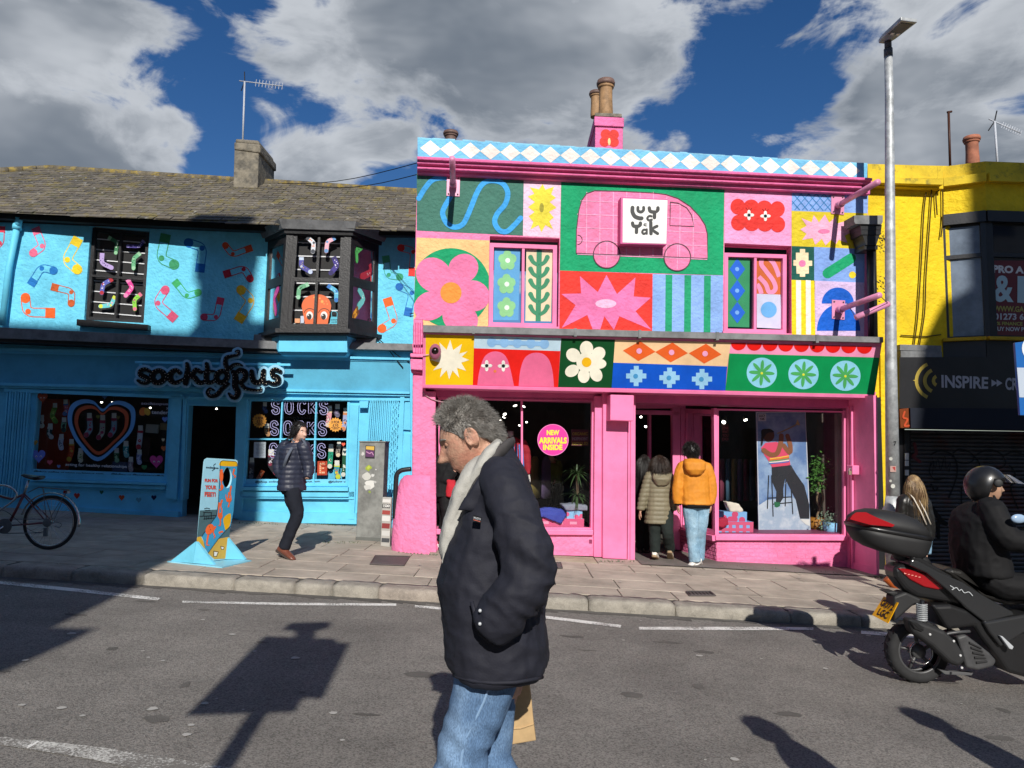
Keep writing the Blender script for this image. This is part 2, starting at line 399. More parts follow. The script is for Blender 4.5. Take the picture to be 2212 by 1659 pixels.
def worn_extra(m, N, L, b, pos):
 n = N.new('ShaderNodeTexNoise'); n.inputs['Scale'].default_value = 70; n.inputs['Detail'].default_value = 5; n.inputs['Roughness'].default_value = .75; L.new(pos, n.inputs['Vector'])
 n2 = N.new('ShaderNodeTexNoise'); n2.inputs['Scale'].default_value = 3.5; n2.inputs['Detail'].default_value = 3; L.new(pos, n2.inputs['Vector'])
 ad = N.new('ShaderNodeMath'); ad.operation = 'ADD'; L.new(n.outputs[0], ad.inputs[0])
 mu = N.new('ShaderNodeMath'); mu.operation = 'MULTIPLY'; mu.inputs[1].default_value = .5; L.new(n2.outputs[0], mu.inputs[0]); L.new(mu.outputs[0], ad.inputs[1])
 mr = N.new('ShaderNodeMapRange'); mr.inputs[1].default_value = .74; mr.inputs[2].default_value = .84; L.new(ad.outputs[0], mr.inputs[0])
 mx = N.new('ShaderNodeMix'); mx.data_type = 'RGBA'; mx.inputs[6].default_value = b.inputs['Base Color'].default_value; mx.inputs[7].default_value = (.16, .148, .133, 1)
 L.new(mr.outputs[0], mx.inputs[0]); L.new(mx.outputs[2], b.inputs['Base Color'])
SPEC['road_paint'] = ((.76, .75, .71), dict(rough=.8, extra=worn_extra))
def very_worn(m, N, L, b, pos):
 worn_extra(m, N, L, b, pos)
 for n in N:
  if n.type == 'MAP_RANGE': n.inputs[1].default_value = .64; n.inputs[2].default_value = .78
SPEC['road_paint_old'] = ((.58, .57, .53), dict(rough=.85, extra=very_worn))
SPEC['paving'] = ((.47, .405, .335), dict(rough=.9, bump=.35, bscale=70, dirt=.3, dscale=1.6, fine=.15, spec=.2, c2=(.39, .345, .285), cscale=.9, cmin=.4, cmax=.62))
SPEC['paving_warm'] = ((.45, .39, .32), dict(rough=.9, bump=.35, bscale=70, dirt=.32, dscale=1.9, fine=.15, spec=.2, c2=(.385, .338, .28), cscale=1.3, cmin=.4, cmax=.62))
SPEC['paving_green'] = ((.41, .375, .27), dict(rough=.95, bump=.4, bscale=60, dirt=.3, dscale=2.4, fine=.15, spec=.15))
SPEC['joint_dirt'] = ((.075, .068, .055), dict(rough=1.0, bump=.3, bscale=50, dirt=.4, dscale=4))
SPEC['granite'] = ((.36, .33, .28), dict(rough=.85, bump=.7, bscale=45, dirt=.35, dscale=5, fine=.45, spec=.3))
SPEC['granite_pink'] = ((.38, .325, .275), dict(rough=.85, bump=.7, bscale=45, dirt=.35, dscale=5, fine=.45, spec=.3))
SPEC['iron'] = ((.09, .075, .072), dict(rough=.7, bump=.3, bscale=90, dirt=.3))
SPEC['gum'] = ((.40, .385, .355), dict(rough=.8))
SPEC['stain'] = ((.05, .047, .043), dict(rough=.9))
road = mesh('road', [(-220, -220, gz(-220)), (220, -220, gz(220)), (220, 320, gz(220)), (-220, 320, gz(-220))], [(0, 1, 2, 3)], 'asphalt')
tag(road, kind='structure')
def road_mark(name, px, mat, zf, up=.004):
 return mesh(name, [ground(*zf(*q), up) for q in px], [tuple(range(len(px)))], mat, road)
road_mark('parking_line', [(-700, 80), (400, 190), (870, 243), (850, 256), (380, 206), (-700, 96)], 'road_paint', zF)
road_mark('parking_line', [(985, 258), (1500, 268), (2140, 273), (2140, 285), (1500, 281), (985, 268)], 'road_paint', zF)
road_mark('parking_line', [(896, 1307), (1180, 1330), (1342, 1350), (1340, 1356), (1180, 1336), (896, 1312)], 'road_paint', z1)
road_mark('parking_line', [(1380, 1354), (1600, 1354), (1757, 1355), (1757, 1360.5), (1600, 1361), (1380, 1360)], 'road_paint', z1)
road_mark('parking_line', [(1860, 1362), (2090, 1380), (2090, 1387), (1860, 1369)], 'road_paint', z1)
road_mark('centre_line', [(-900, 930), (0, 990), (560, 1050), (1250, 1161), (2000, 1300), (2000, 1380), (900, 1205), (480, 1110), (0, 1035), (-900, 975)], 'road_paint_old', zF)
road_mark('paint_tick', [(130, 1048), (205, 1014), (214, 1018), (150, 1056)], 'road_paint', zF, .007)
b = MB()
rg = random.Random(3)
for i in range(150):
 if i < 90: x, y, r = rg.uniform(-5, 5), rg.uniform(2.8, 7.6), rg.choice((.006, .008, .012, .02, .03)) * rg.uniform(.7, 1.2)
 else: x, y, r = rg.uniform(-8, 6), rg.uniform(8.2, 12.5), rg.choice((.008, .012, .02))
 up = .006 if y < 7.7 else KERB + .008
 a0 = rg.random() * 6; P = [(x + r * rg.uniform(.7, 1.3) * math.cos(a0 + k * .9), y + r * rg.uniform(.7, 1.3) * math.sin(a0 + k * .9)) for k in range(7)]
 b.add([(px, py, gz(px) + up) for px, py in P], [tuple(range(7))])
for (u, v, rx) in ((335, 835, 8), (120, 820, 6), (445, 877, 5), (1033, 928, 6), (1010, 980, 7), (825, 840, 9), (1850, 1010, 4), (1105, 812, 7)):
 c = ground(*zF(u, v), .006); r = rx * .0033
 P = [(c.x + r * rg.uniform(.7, 1.3) * math.cos(k * .78), c.y + r * rg.uniform(.7, 1.2) * math.sin(k * .78)) for k in range(8)]
 b.add([(px, py, gz(px) + .0065) for px, py in P], [tuple(range(8))])
tag(b.build('gum_spots', 'gum'), 'pale trodden chewing gum spots on road and pavement', 'gum', kind='stuff')
def blot(mb, x, y, rx, ry, up, n=14):
 o = rg.random() * 50; mb.add([(x + rx * (1 + .5 * noise.noise(Vector((k * .9, o, 1)))) * math.cos(6.283 * k / n), y + ry * (1 + .5 * noise.noise(Vector((k * .9, o, 5)))) * math.sin(6.283 * k / n), gz(x) + up - SLOPE * rx * math.cos(6.283 * k / n)) for k in range(n)], [tuple(range(n))])
SPEC['oil'] = ((.13, .121, .11), dict(rough=.85, bump=.8, bscale=120, dirt=.3, dscale=3, spec=.25))
b = MB()
for i in range(46): blot(b, rg.uniform(-5, 5), rg.uniform(3, 7.4), rg.uniform(.02, .12), rg.uniform(.015, .06), .0022 + i * 2e-5)
tag(b.build('oil_stains', 'oil', road), kind='stuff')
b = MB()
for i in range(70):
 x = -8 + i * .23; w = rg.uniform(.06, .16); b.add([(x, 7.81, gz(x) + .0035), (x + .23, 7.81, gz(x + .23) + .0035), (x + .23, 7.81 - rg.uniform(.08, .2), gz(x + .23) + .0035), (x, 7.81 - w, gz(x) + .0035)], [(3, 2, 1, 0)])
tag(b.build('gutter_dirt', 'oil', road), kind='stuff')
KY = 7.80
KX0, KX1 = -26.0, 24.0
pv = MB(); pv.add([(KX0, KY + .1, gz(KX0) + KERB - .012), (KX1, KY + .1, gz(KX1) + KERB - .012), (KX1, 22, gz(KX1) + KERB - .012), (KX0, 22, gz(KX0) + KERB - .012)], [(0, 1, 2, 3)])
pavement = pv.build('pavement', 'joint_dirt'); tag(pavement, kind='structure')
rg = random.Random(11)
y = KY + .30; row = 0
rows = (.46, .60, .62, .58, .62, .60, .62, .60, .60)
for dy in rows:
 x = -9.6 + rg.uniform(-.4, .4)
 while x < 8.5:
  w = rg.choice((.6, .75, .75, .9, .9, .62)); g = .005
  xa, xb, ya, yb = x + g, x + w - g, y + g, y + dy - g; t = [rg.uniform(-.0025, .0025) for _ in range(4)]; dx = .0
  top = [(xa, ya), (xb, ya), (xb, yb), (xa, yb)]
  V = [(px + .004 * (1 if px == xa else -1), py + .004 * (1 if py == ya else -1), gz(px) + KERB + t[i]) for i, (px, py) in enumerate(top)]
  V += [(px, py, gz(px) + KERB + t[i] - .005) for i, (px, py) in enumerate(top)] + [(px, py, gz(px) + KERB - .03) for px, py in top]
  F = [(0, 1, 2, 3)] + [(i, 4 + i, 4 + (i + 1) % 4, (i + 1) % 4) for i in range(4)] + [(4 + i, 8 + i, 8 + (i + 1) % 4, 4 + (i + 1) % 4) for i in range(4)]
  k = rg.random(); mt = 'paving_green' if (k < .12 and y > 9.8) else 'paving_warm' if k < .5 else 'paving'
  mesh('paving_slab', V, F, mt, pavement); x += w
 y += dy; row += 1
kerb = thing('kerb', None, None, (0, KY, gz(0)), kind='structure')
jx = [KX0] + [-9.2, -8.0, -6.9]
for u, v in ((0, 1222), (152, 1231), (304, 1240), (504, 1251), (638, 1257), (720, 1261), (820, 1266), (985, 1275), (1120, 1283), (1270, 1292), (1458, 1305), (1696, 1314), (1853, 1326)): jx.append(ground(u, v, KERB).x)
jx += [4.9, 6.0, 7.2, 8.4, KX1]
for i in range(len(jx) - 1):
 xa, xb = jx[i] + .006, jx[i + 1] - .006; nx = max(6, int((xb - xa) / .045)) if xb - xa < 2 else 6; V = []; F = []
 prof = [(.0, -.05), (.0, .03), (.002, .075), (.012, .105), (.035, .119), (.1, .12), (.2, .12), (.295, .118), (.30, .05)]
 np_ = len(prof); off = rg.uniform(-.008, .008); sink = rg.uniform(-.004, .004)
 for a in range(nx + 1):
  x = lerp(xa, xb, a / nx); e = min(a, nx - a) / nx; rd = .012 if (a in (0, nx)) else 0
  for (py, pz) in prof:
   nzv = noise.noise(Vector((x * 9, py * 20, pz * 26))) * .016 + noise.noise(Vector((x * 25, py * 40, pz * 60))) * .010
   fr = 1 if py < .05 else .3
   V.append((x, KY + off + py - nzv * fr + rd * (1 if py < .1 else 0), gz(x) + pz + sink + (nzv * .5 if py > .03 else 0) - (rd if pz > .1 else 0)))
 for a in range(nx):
  for c in range(np_ - 1): F.append((a * np_ + c, (a + 1) * np_ + c, (a + 1) * np_ + c + 1, a * np_ + c + 1))
 F += [tuple(range(np_)), tuple(range(nx * np_, (nx + 1) * np_))[::-1]]
 mesh('kerb_stone', V, F, rg.choice(('granite', 'granite', 'granite_pink')), kerb, smooth=True)
def cover(name, label, px, zf, mat='iron', slots=0):
 P = [ground(*zf(*q), KERB + .006) for q in px]; c = sum(P, Vector()) / len(P)
 t = thing(name, label, 'manhole cover' if not slots else 'drain', c)
 mesh('lid', P, [tuple(range(len(P)))], mat, t)
 q = [(0, 0)]
 for k in range(slots):
  s = (k + .5) / slots
  a, b_ = P[0].lerp(P[1], s - .2 / slots), P[0].lerp(P[1], s + .2 / slots); d_, c_ = P[3].lerp(P[2], s - .2 / slots), P[3].lerp(P[2], s + .2 / slots)
  mesh('slot', [x + Vector((0, 0, .003)) for x in (a.lerp(d_, .12), b_.lerp(c_, .12), b_.lerp(c_, .88), a.lerp(d_, .88))], [(0, 1, 2, 3)], '#050505:dull', t)
 b = MB(); up = Vector((0, 0, .004))
 for i in range(4): b.tube([P[i] + up, P[(i + 1) % 4] + up], .008, 4)
 b.build('rim', 'iron', t)
 return t
cover('manhole_cover', 'rectangular dark iron cover in the pavement beside the pink pillar', [(2027, 15), (2212, 20), (2180, 70), (1998, 62)], zF)
cover('manhole_cover', 'small square access cover near the pink shop window', [(1440, 1600), (1545, 1600), (1560, 1650), (1440, 1650)], zK)
cover('drain_grate', 'slotted drain grate in the pavement near the kerb', [(1482, 1278), (1534, 1278), (1546, 1287), (1490, 1287)], z1, slots=7)
# across the street, behind the camera: what throws the large shadows
SPEC['far_brick'] = ((.23, .15, .115), dict(rough=.9, dirt=.3, bump=.3, bscale=30))
SPEC['far_stucco'] = ((.5, .47, .4), dict(rough=.9, dirt=.25))
SPEC['dark_glass'] = ((.02, .025, .03), dict(rough=.08))
SPEC['slate'] = ((.06, .06, .062), dict(rough=.7, dirt=.4, bump=.3, bscale=30))
BACKY = -4.2
def back(p, y=BACKY):
 p = Vector(p); return p - LT * ((p.y - y) / LT.y)
def opposite(name, label, x0, x1, y0, y1, h, mat, ch, cornice=None, cols=5, floors=4, gable=None):
 t = thing(name, label, 'building', ((x0 + x1) / 2, y1, gz((x0 + x1) / 2)))
 b = MB(); b.box(((x0 + x1) / 2, (y0 + y1) / 2, h / 2 - .6), (x1 - x0, y1 - y0, h + 1.2)); b.build('wall', mat, t)
 b = MB()
 if gable:
  pass
 else:
  b.box(((x0 + x1) / 2, (y0 + y1) / 2, h + .07), (x1 - x0 - .05, y1 - y0 - .05, .13)); b.build('roof', 'slate', t)
 for k in range(floors):
  for c in range(cols):
   cx = lerp(x0, x1, (c + .5) / cols); z0 = .6 + k * h / floors; zz = h / floors * .62; w = (x1 - x0) / cols * .5
   b = MB(); b.box((cx, y1 + .03, z0 + zz / 2), (w, .06, zz)); f = b.build('window', 'far_stucco', t)
   b = MB(); b.box((cx, y1 + .065, z0 + zz / 2), (w - .16, .03, zz - .16)); b.build('pane', 'dark_glass', f)
 for (cx0, cx1, cy, cz0, cz1, m) in ch:
  b = MB(); b.box(((cx0 + cx1) / 2, cy, (cz0 + cz1) / 2), (cx1 - cx0, .7, cz1 - cz0)); b.build('chimney', m, t)
 if cornice:
  for (a0, a1, z0, z1_, dp) in cornice:
   b = MB(); b.box(((a0 + a1) / 2, y1 - .3 + dp / 2, (z0 + z1_) / 2), (a1 - a0, dp + .6, z1_ - z0)); b.build('cornice', 'far_stucco', t)
 return t
# the blue shop
PB = Plane((-4.0, 13.0, 0), (1, .05, 0), (0, 0, 1))
BLUE, BLUEW, TEAL = '#72d3f2:plaster', '#6ccef0', '#54a9c8'
SPEC['black_wood'] = ((.014, .014, .016), dict(rough=.45, bump=.35, bscale=35, dirt=.5, dscale=6))
SPEC['lead'] = ((.17, .175, .18), dict(rough=.6, dirt=.4, dscale=5, bump=.1))
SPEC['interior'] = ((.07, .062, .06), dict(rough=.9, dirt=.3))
SPEC['black_board'] = ((.008, .008, .009), dict(rough=.7))
glass('pane_glass', gloss=1.2); glass('shop_glass', (.93, .95, .95), gloss=1.0)
blue = thing('blue_shop', 'bright blue two storey sock shop with socks painted on its upper wall', 'shop', (-4.5, 13.1, gz(-4.5) + KERB))
EL = [(-420, 425), (905, 497)]
win_q = [zA(700, 155), zA(1155, 200), zA(1108, 912), zA(648, 888)]
bay_in = [zB(260, 360), zB(1400, 400), zB(1390, 1330), zB(230, 1300)]
wall('wall', PB, [(-420, 428), (580, 488), (905, 497), (905, 765), (-420, 735)], [win_q, bay_in], BLUE, blue, depth=.13)
def sock_line(A, K, T, w):
 ax, ay = A; kx, ky = K; tx, ty = T
 pts = [A, lerp2(A, K, .5), lerp2(A, K, .82), lerp2(lerp2(A, K, .97), T, .16), lerp2(K, T, .45), T]
 return spline(pts, 6)
def trim_line(P, t0, t1):
 n = len(P) - 1; a, b_ = t0 * n, t1 * n; out = []
 def g(t): i = min(int(t), n - 1); return lerp2(P[i], P[i + 1], t - i)
 out.append(g(a)); out += [P[i] for i in range(int(a) + 1, int(math.ceil(b_))) if a < i < b_]; out.append(g(b_)); return out
def painted_sock(A, K, T, w, col, zf, ln=7, wallcol=BLUE):
 L_ = sock_line(A, K, T, w); b = MB()
 def put(polys, d, k):
  for i, q in enumerate(polys): b.add([PB.p(*zf(*x), d + i * 2e-5) for x in q], [tuple(range(len(q)))], k)
 put(ribbon(L_, w) + [ell(*T, w / 2, n=16)], .003, 0)
 put(ribbon(L_, w - 2 * ln) + [ell(*T, w / 2 - ln, n=16)], .005, 1)
 put(ribbon(trim_line(L_, 0, .14), w * 1.06), .007, 0)
 put([ell(*lerp2(L_[-1], L_[-3], .3), w * .5, w * .52, n=16)], .007, 0)
 put([ell(lerp(K[0], (A[0] + T[0]) / 2, .08), lerp(K[1], (A[1] + T[1]) / 2, .08), w * .3, n=14)], .0072, 0)
 b.build('painted_sock', [col + ':plaster', wallcol], blue)
for a in [((272, 175), (330, 322), (255, 372), 62, '#ee6f92', zA), ((605, 255), (512, 428), (598, 500), 76, '#f2d22c', zA), ((235, 620), (322, 484), (416, 508), 62, '#2178c6', zA),
  ((395, 630), (556, 672), (549, 762), 54, '#cc5f2e', zA), ((425, 835), (208, 828), (196, 716), 74, '#ef662b', zA), ((1280, 225), (1240, 418), (1346, 462), 76, '#3d9869', zA),
  ((1540, 520), (1564, 328), (1452, 292), 70, '#0f6cc0', zA), ((1945, 330), (1792, 384), (1738, 312), 50, '#d9532f', zA), ((1725, 540), (1884, 492), (1930, 572), 56, '#b5233a', zA),
  ((1345, 585), (1442, 705), (1530, 676), 54, '#40ae68', zA), ((1355, 885), (1210, 757), (1276, 655), 66, '#d4567a', zA), ((1705, 715), (1668, 872), (1572, 866), 54, '#c94263', zA),
  ((1835, 900), (1940, 735), (1858, 655), 72, '#e0b52a', zA), ((8, 165), (0, 300), (-90, 330), 62, '#e0425c', zA),
  ((1510, 550), (1540, 765), (1665, 778), 76, '#3ca078', zB), ((1795, 770), (1815, 498), (1672, 464), 76, '#e6403b', zB), ((1525, 1005), (1605, 1262), (1468, 1338), 92, '#ee672c', zB), ((1745, 1200), (1800, 945), (1655, 884), 80, '#2873c6', zB)]:
 painted_sock(*a)
def sock(name, S, A, K, T, w, cols, d, parent, zf=z1, dots=0, thick=.004, tagc=None, seed=0):
 L_ = sock_line(A, K, T, w); b = MB(); rr = random.Random(seed + int(A[0]))
 def put(polys, dd, k, th=0):
  for i, q in enumerate(polys):
   fr = [S.p(*zf(*x), dd + i * 2e-5) for x in q]; m = len(fr)
   if th: b.add(fr + [x - S.n * th for x in fr], [tuple(range(m))] + [(j, m + j, m + (j + 1) % m, (j + 1) % m) for j in range(m)], k)
   else: b.add(fr, [tuple(range(m))], k)
 put(ribbon(L_, w) + [ell(*T, w / 2, n=12)], d, 0, thick)
 put(ribbon(trim_line(L_, 0, .13), w * 1.05), d + .0012, 1)
 put([ell(*lerp2(L_[-1], L_[-3], .2), w * .5, n=12)], d + .0012, 1)
 put([ell(*K, w * .3, n=10)], d + .0013, 1)
 for i in range(dots):
  q = L_[int(rr.uniform(.18, .85) * (len(L_) - 1))]; o = rr.uniform(-.3, .3) * w
  put([ell(q[0] + o, q[1] + rr.uniform(-.2, .2) * w, w * rr.uniform(.09, .16), n=7)], d + .0015 + i * 3e-5, 2)
 if tagc:
  put([[(A[0] - w * .45, A[1] - w * .75), (A[0] + w * .45, A[1] - w * .75), (A[0] + w * .45, A[1] + w * .25), (A[0] - w * .45, A[1] + w * .25)]], d + .003, 3, .002)
 cs = [c if ':' in c else c + ':cloth' for c in cols] + ([tagc + ':print'] if tagc else [])
 return b.build(name, cs, parent)
def glazed(name, S, q, parent, mat, rail=.05, splits_v=(), splits_h=(), d=0.0, th=.06, glassmat='pane_glass'):
 b = MB()
 def bar(s0, t0, s1, t1, dd=0):
  Q = sub(q, s0, t0, s1, t1); fr = [S.p(*x, d + th + dd) for x in Q]; bk = [x - S.n * th for x in fr]
  b.add(fr + bk, [(0, 1, 2, 3), (7, 6, 5, 4)] + [(i, 4 + i, 4 + (i + 1) % 4, (i + 1) % 4) for i in range(4)])
 w = math.hypot(q[1][0] - q[0][0], q[1][1] - q[0][1]); h = math.hypot(q[3][0] - q[0][0], q[3][1] - q[0][1]); rs, rt = rail, rail * w / h
 bar(0, 0, 1, rt); bar(0, 1 - rt, 1, 1); bar(0, rt, rs, 1 - rt); bar(1 - rs, rt, 1, 1 - rt)
 f = b.build(name, mat, parent); P = Patch(*[S.p(*x, d + th * .4) for x in q])
 vs = [rs] + list(splits_v) + [1 - rs]; hs = [rt] + list(splits_h) + [1 - rt]; hw, hh = rs * .32, rt * .35
 for s in splits_v:
  b = MB(); bar(s - hw, rt, s + hw, 1 - rt, -.008); b.build('glazing_bar', mat, f)
 for t in splits_h:
  b = MB(); bar(rs, t - hh, 1 - rs, t + hh, -.004); b.build('rail', mat, f)
 for i in range(len(vs) - 1):
  for j in range(len(hs) - 1):
   Q = sub(q, vs[i], hs[j], vs[i + 1], hs[j + 1]); mesh('pane', [S.p(*x, d + th * .45) for x in Q], [(0, 1, 2, 3)], glassmat, f)
 return f
def backing(S, q, d, parent, bars=0, barcol='#e6e8ec', mat='black_board', skew=.0):
 o = mesh('dark_room_sheet', [S.p(*x, d) for x in q], [(0, 1, 2, 3)], mat, parent)  # black sheet stands in for the unlit interior behind the panes
 for k in range(bars):
  t = (k + .75) / (bars + .3); Q = sub(q, .03, t - .006, .97, t + .006)
  mesh('security_bar', [S.p(*x, d + .02) for x in Q], [(0, 1, 2, 3)], barcol, parent)
W1 = [zA(732, 215), zA(1150, 242), zA(1108, 900), zA(690, 868)]
sash = glazed('sash_window', PB, [zA(715, 175), zA(1153, 212), zA(1110, 912), zA(660, 885)], blue, 'black_wood', .055, (.5,), (.52,), d=-.13, th=.07)
backing(PB, [zA(725, 200), zA(1150, 235), zA(1110, 905), zA(685, 870)], -.2, blue, bars=8)
for i, a in enumerate([((835, 250), (905, 290), (893, 372), 28, '#3f7d54', '#8fc49a', '#d9efd9'), ((1110, 275), (1075, 322), (985, 318), 26, '#4a3f8c', '#9a8fd0', '#c9c2ee'), ((788, 372), (785, 450), (860, 485), 34, '#b9a3d9', '#b9a3d9', '#5b4a80'),
     ((1082, 372), (1030, 415), (1030, 490), 30, '#6fb889', '#9fd0a8', '#2d6b46'), ((868, 572), (795, 612), (785, 680), 32, '#5b63b5', '#b0303c', '#e6e6f4'), ((985, 575), (1020, 640), (970, 700), 34, '#e0489a', '#e58ab8', '#f6cfe2'),
     ((890, 705), (855, 775), (775, 782), 32, '#6ecbd0', '#d6e04a', '#f0b0c0'), ((1090, 685), (1035, 735), (1040, 805), 30, '#8fd34a', '#e07890', '#2f7a3a')]):
 sock('sock_sticker', PB, *a[:4], a[4:], -.075, sash, zA, dots=7, thick=.0005, seed=i)
prism('window_sill', PB, [(592, 882), (1140, 925), (1140, 966), (590, 930)], -.1, .13, 'black_wood', blue, zA)
band('gutter', PB, (-420, 424, 452), (575, 483, 499), .05, .2, 'black_wood', blue)
band('gutter', PB, (818, 497, 508), (900, 497, 509), .05, .2, 'black_wood', blue)
band('eaves_board', PB, (-420, 428, 461), (575, 487, 503), .02, .06, 'black_board', blue)
b = MB(); pp = [PB.p(*zA(*q), .1) for q in ((148, 60), (146, 110), (132, 170), (70, 480), (18, 930))]
b.tube(pp[2:], .055, 12); b.tube([PB.p(*zA(146, 95), .16), PB.p(*zA(146, 120), .14), PB.p(*zA(134, 175), .1)], .06, 12); b.tube([PB.p(*zA(136, 150), .1), PB.p(*zA(128, 190), .1)], .075, 12)
b.build('down_pipe', '#6fd2f2', blue, smooth=True)
for l, r in (((-420, 686, 714), (602, 737.5, 754)), ):
 band('ledge', PB, l, r, -.02, .36, 'lead', blue)
band('ledge_soffit', PB, (-420, 714, 722), (600, 754, 763), -.02, .3, 'black_wood', blue)
band('ledge', PB, (752, 739, 753.5), (900, 743, 757), -.02, .2, 'lead', blue)
bf = .55
c_tl, c_tr, c_br, c_bl = [PB.p(*zB(*q), bf) for q in ((447, 262), (1143, 285), (1103, 1352), (368, 1350))]
w_tl, w_bl = PB.p(*zB(243, 330), 0), PB.p(*zB(190, 1375), 0); w_tr, w_br = PB.p(*zB(1440, 345), 0), PB.p(*zB(1418, 1430), 0)
def leveled(p, q): return Vector((p.x, p.y, q.z))
w_tl = leveled(w_tl, c_tl); w_tr = leveled(w_tr, c_tr); w_bl = leveled(w_bl, c_bl); w_br = leveled(w_br, c_br)
bayw = link('bay_window', bpy.data.meshes.new('bay_window'), blue)
faces_ = [Patch(c_tl, c_tr, c_br, c_bl), Patch(w_tl, c_tl, c_bl, w_bl), Patch(c_tr, w_tr, w_br, c_br)]
U = [(0, 0), (1, 0), (1, 1), (0, 1)]
for i, S in enumerate(faces_):
 if i == 0:
  for s0, s1, m in ((0, .105, 0), (.895, 1, 0)): patch_box('post', S, s0, 0, s1, 1, -.05, .012, 'black_wood', bayw)
  q = [(.105, .0), (.895, .0), (.895, 1), (.105, 1)]; sp = (.5,)
 else: q = U; sp = ()
 glazed('sash', S, q, bayw, 'black_wood', .075 if i == 0 else .13, sp, (.5,), d=-.05, th=.05)
 Sb = Patch(*[S.p(*x, -.2 if i == 0 else -.12) for x in U]); backing(Sb, U, 0, bayw, bars=7 if i == 0 else 7)
Sf = PB
for i, a in enumerate([((660, 350), (735, 410), (725, 505), 46, '#dfe3ea', '#50545c', '#f08030'), ((965, 355), (880, 400), (870, 500), 44, '#eeb6c6', '#6f9fd0', '#f7dbe4'), ((602, 565), (600, 665), (700, 725), 48, '#5b5aa8', '#c9d8ee', '#b8a070'),
     ((950, 560), (985, 660), (920, 735), 52, '#4c4290', '#3c3668', '#e9e6f6'), ((680, 855), (575, 900), (568, 1000), 44, '#6fae86', '#9fd0b0', '#2f5f48'), ((885, 870), (980, 935), (978, 1030), 46, '#62b6d8', '#3f78c0', '#a8e0f0')]):
 sock('sock_sticker', PB, *a[:4], a[4:], bf - .018, bayw, zB, dots=6, thick=.0005, seed=i)
def side_sock(S, A, K, T, w, cols, k):
 sock('sock_sticker', S, A, K, T, w * .55, cols, -.02, bayw, dots=3, thick=.0005, seed=k)
side_sock(faces_[2], (.42, .1), (.22, .18), (.25, .26), .16, ('#4fae5a', '#4fae5a', '#245c30'), 1)
side_sock(faces_[2], (.72, .27), (.75, .36), (.42, .43), .14, ('#a82038', '#a82038', '#f0e8e8'), 2)
side_sock(faces_[2], (.33, .55), (.55, .65), (.35, .74), .14, ('#6fc4c4', '#6fc4c4', '#d8f2f2'), 3)
side_sock(faces_[1], (.7, .55), (.45, .66), (.62, .8), .16, ('#c9499a', '#c9499a', '#efb0d6'), 4)
side_sock(faces_[2], (.35, .77), (.2, .85), (.22, .93), .15, ('#e09a30', '#7a4a20', '#5a3010'), 6)
oc = thing('octopus_cutout', 'orange cartoon octopus head cut-out with big eyes in the bay window', 'cut-out', PB.p(*zB(765, 1290), bf - .12))
body = spline([(640, 1290), (615, 1150), (605, 1080), (640, 1010), (700, 978), (770, 968), (840, 978), (895, 1020), (922, 1090), (905, 1180), (885, 1290)], 5)
flat_ = lambda nm, pts, d, m, par: flat(nm, PB, pts, bf - .12 + d, m, par, zB)
prism('head', PB, body, bf - .14, bf - .12, '#ef7038:print', oc, zB)
for cx in (690, 845):
 flat_('eye', ell(cx, 1195, 36, 44, 20), .002, '#f4f2ee:print', oc); flat_('pupil', ell(cx - 5, 1208, 26, 32, 18), .004, '#1a1412:print', oc); flat_('glint', ell(cx - 15, 1192, 8, 8, 10), .006, '#ffffff:print', oc)
 stroke('brow', PB, [(cx - 60, 1165), (cx - 40, 1135), (cx, 1120), (cx + 45, 1135), (cx + 62, 1165)], 7, bf - .118, '#5a2410:print', oc, zB, 4)
for x, y, r in ((740, 1000, 10), (800, 1010, 9), (825, 1045, 16), (758, 1055, 10), (745, 1022, 6), (870, 1040, 5), (845, 1070, 6), (880, 1072, 6)): flat_('spot', ell(x, y, r, r, 12), .003, '#f7b25a:print', oc)
for x0, y0, x1, y1, c in ((530, 1228, 585, 1275, '#f0a878'), (592, 1200, 628, 1278, '#c9d4e8')): prism('gift_card', PB, rect(x0, y0, x1, y1), bf - .16, bf - .13, c + ':print', bayw, zB)
bg_ = thing('gift_bag', 'small turquoise gift bag with black lettering in the bay window', 'bag', PB.p(*zB(965, 1290), bf - .1))
prism('bag', PB, [(920, 1210), (995, 1210), (1010, 1290), (905, 1290)], bf - .16, bf - .1, '#58c4dc:print', bg_, zB)
stroke('handle', PB, [(930, 1212), (925, 1165), (950, 1150), (985, 1165), (985, 1210)], 6, bf - .11, '#58c4dc:print', bg_, zB, 5, thick=.004)
text('lettering', PB, 'socktopus', [(920, 1232), (990, 1230), (990, 1252), (920, 1255)], bf - .098, '#0c2a3a:print', bg_, zB, .02); text('lettering', PB, 'FOR FEET', [(925, 1262), (988, 1260), (988, 1273), (925, 1274)], bf - .098, '#0c2a3a:print', bg_, zB, .02)
def around(o3, z0, z1_, name, mat, par, grow):
 c = (o3[0] + o3[3]) / 2; V = []
 for z, g in ((z0, grow[0]), (z1_, grow[1])):
  for p, nrm in o3n: V.append(Vector((p.x, p.y, 0)) + nrm * g + Vector((0, 0, p.z + z)))
 F = [(0, 1, 5, 4), (1, 2, 6, 5), (2, 3, 7, 6), (0, 4, 7, 3), (0, 3, 2, 1), (4, 5, 6, 7)]
 return mesh(name, V, F, mat, par)
n0 = (PB.n - PB.e1 * .9).normalized() * 1.0; n1 = (PB.n + PB.e1 * .9).normalized()
o3n = [(w_tl, -PB.e1), (c_tl, (PB.n - PB.e1 * .6)), (c_tr, (PB.n + PB.e1 * .6)), (w_tr, PB.e1)]
around([w_tl, c_tl, c_tr, w_tr], -.02, .13, 'lead_flashing', 'lead', bayw, (.10, .17)); around([w_tl, c_tl, c_tr, w_tr], .13, .16, 'roof_top', 'lead', bayw, (.17, .0))
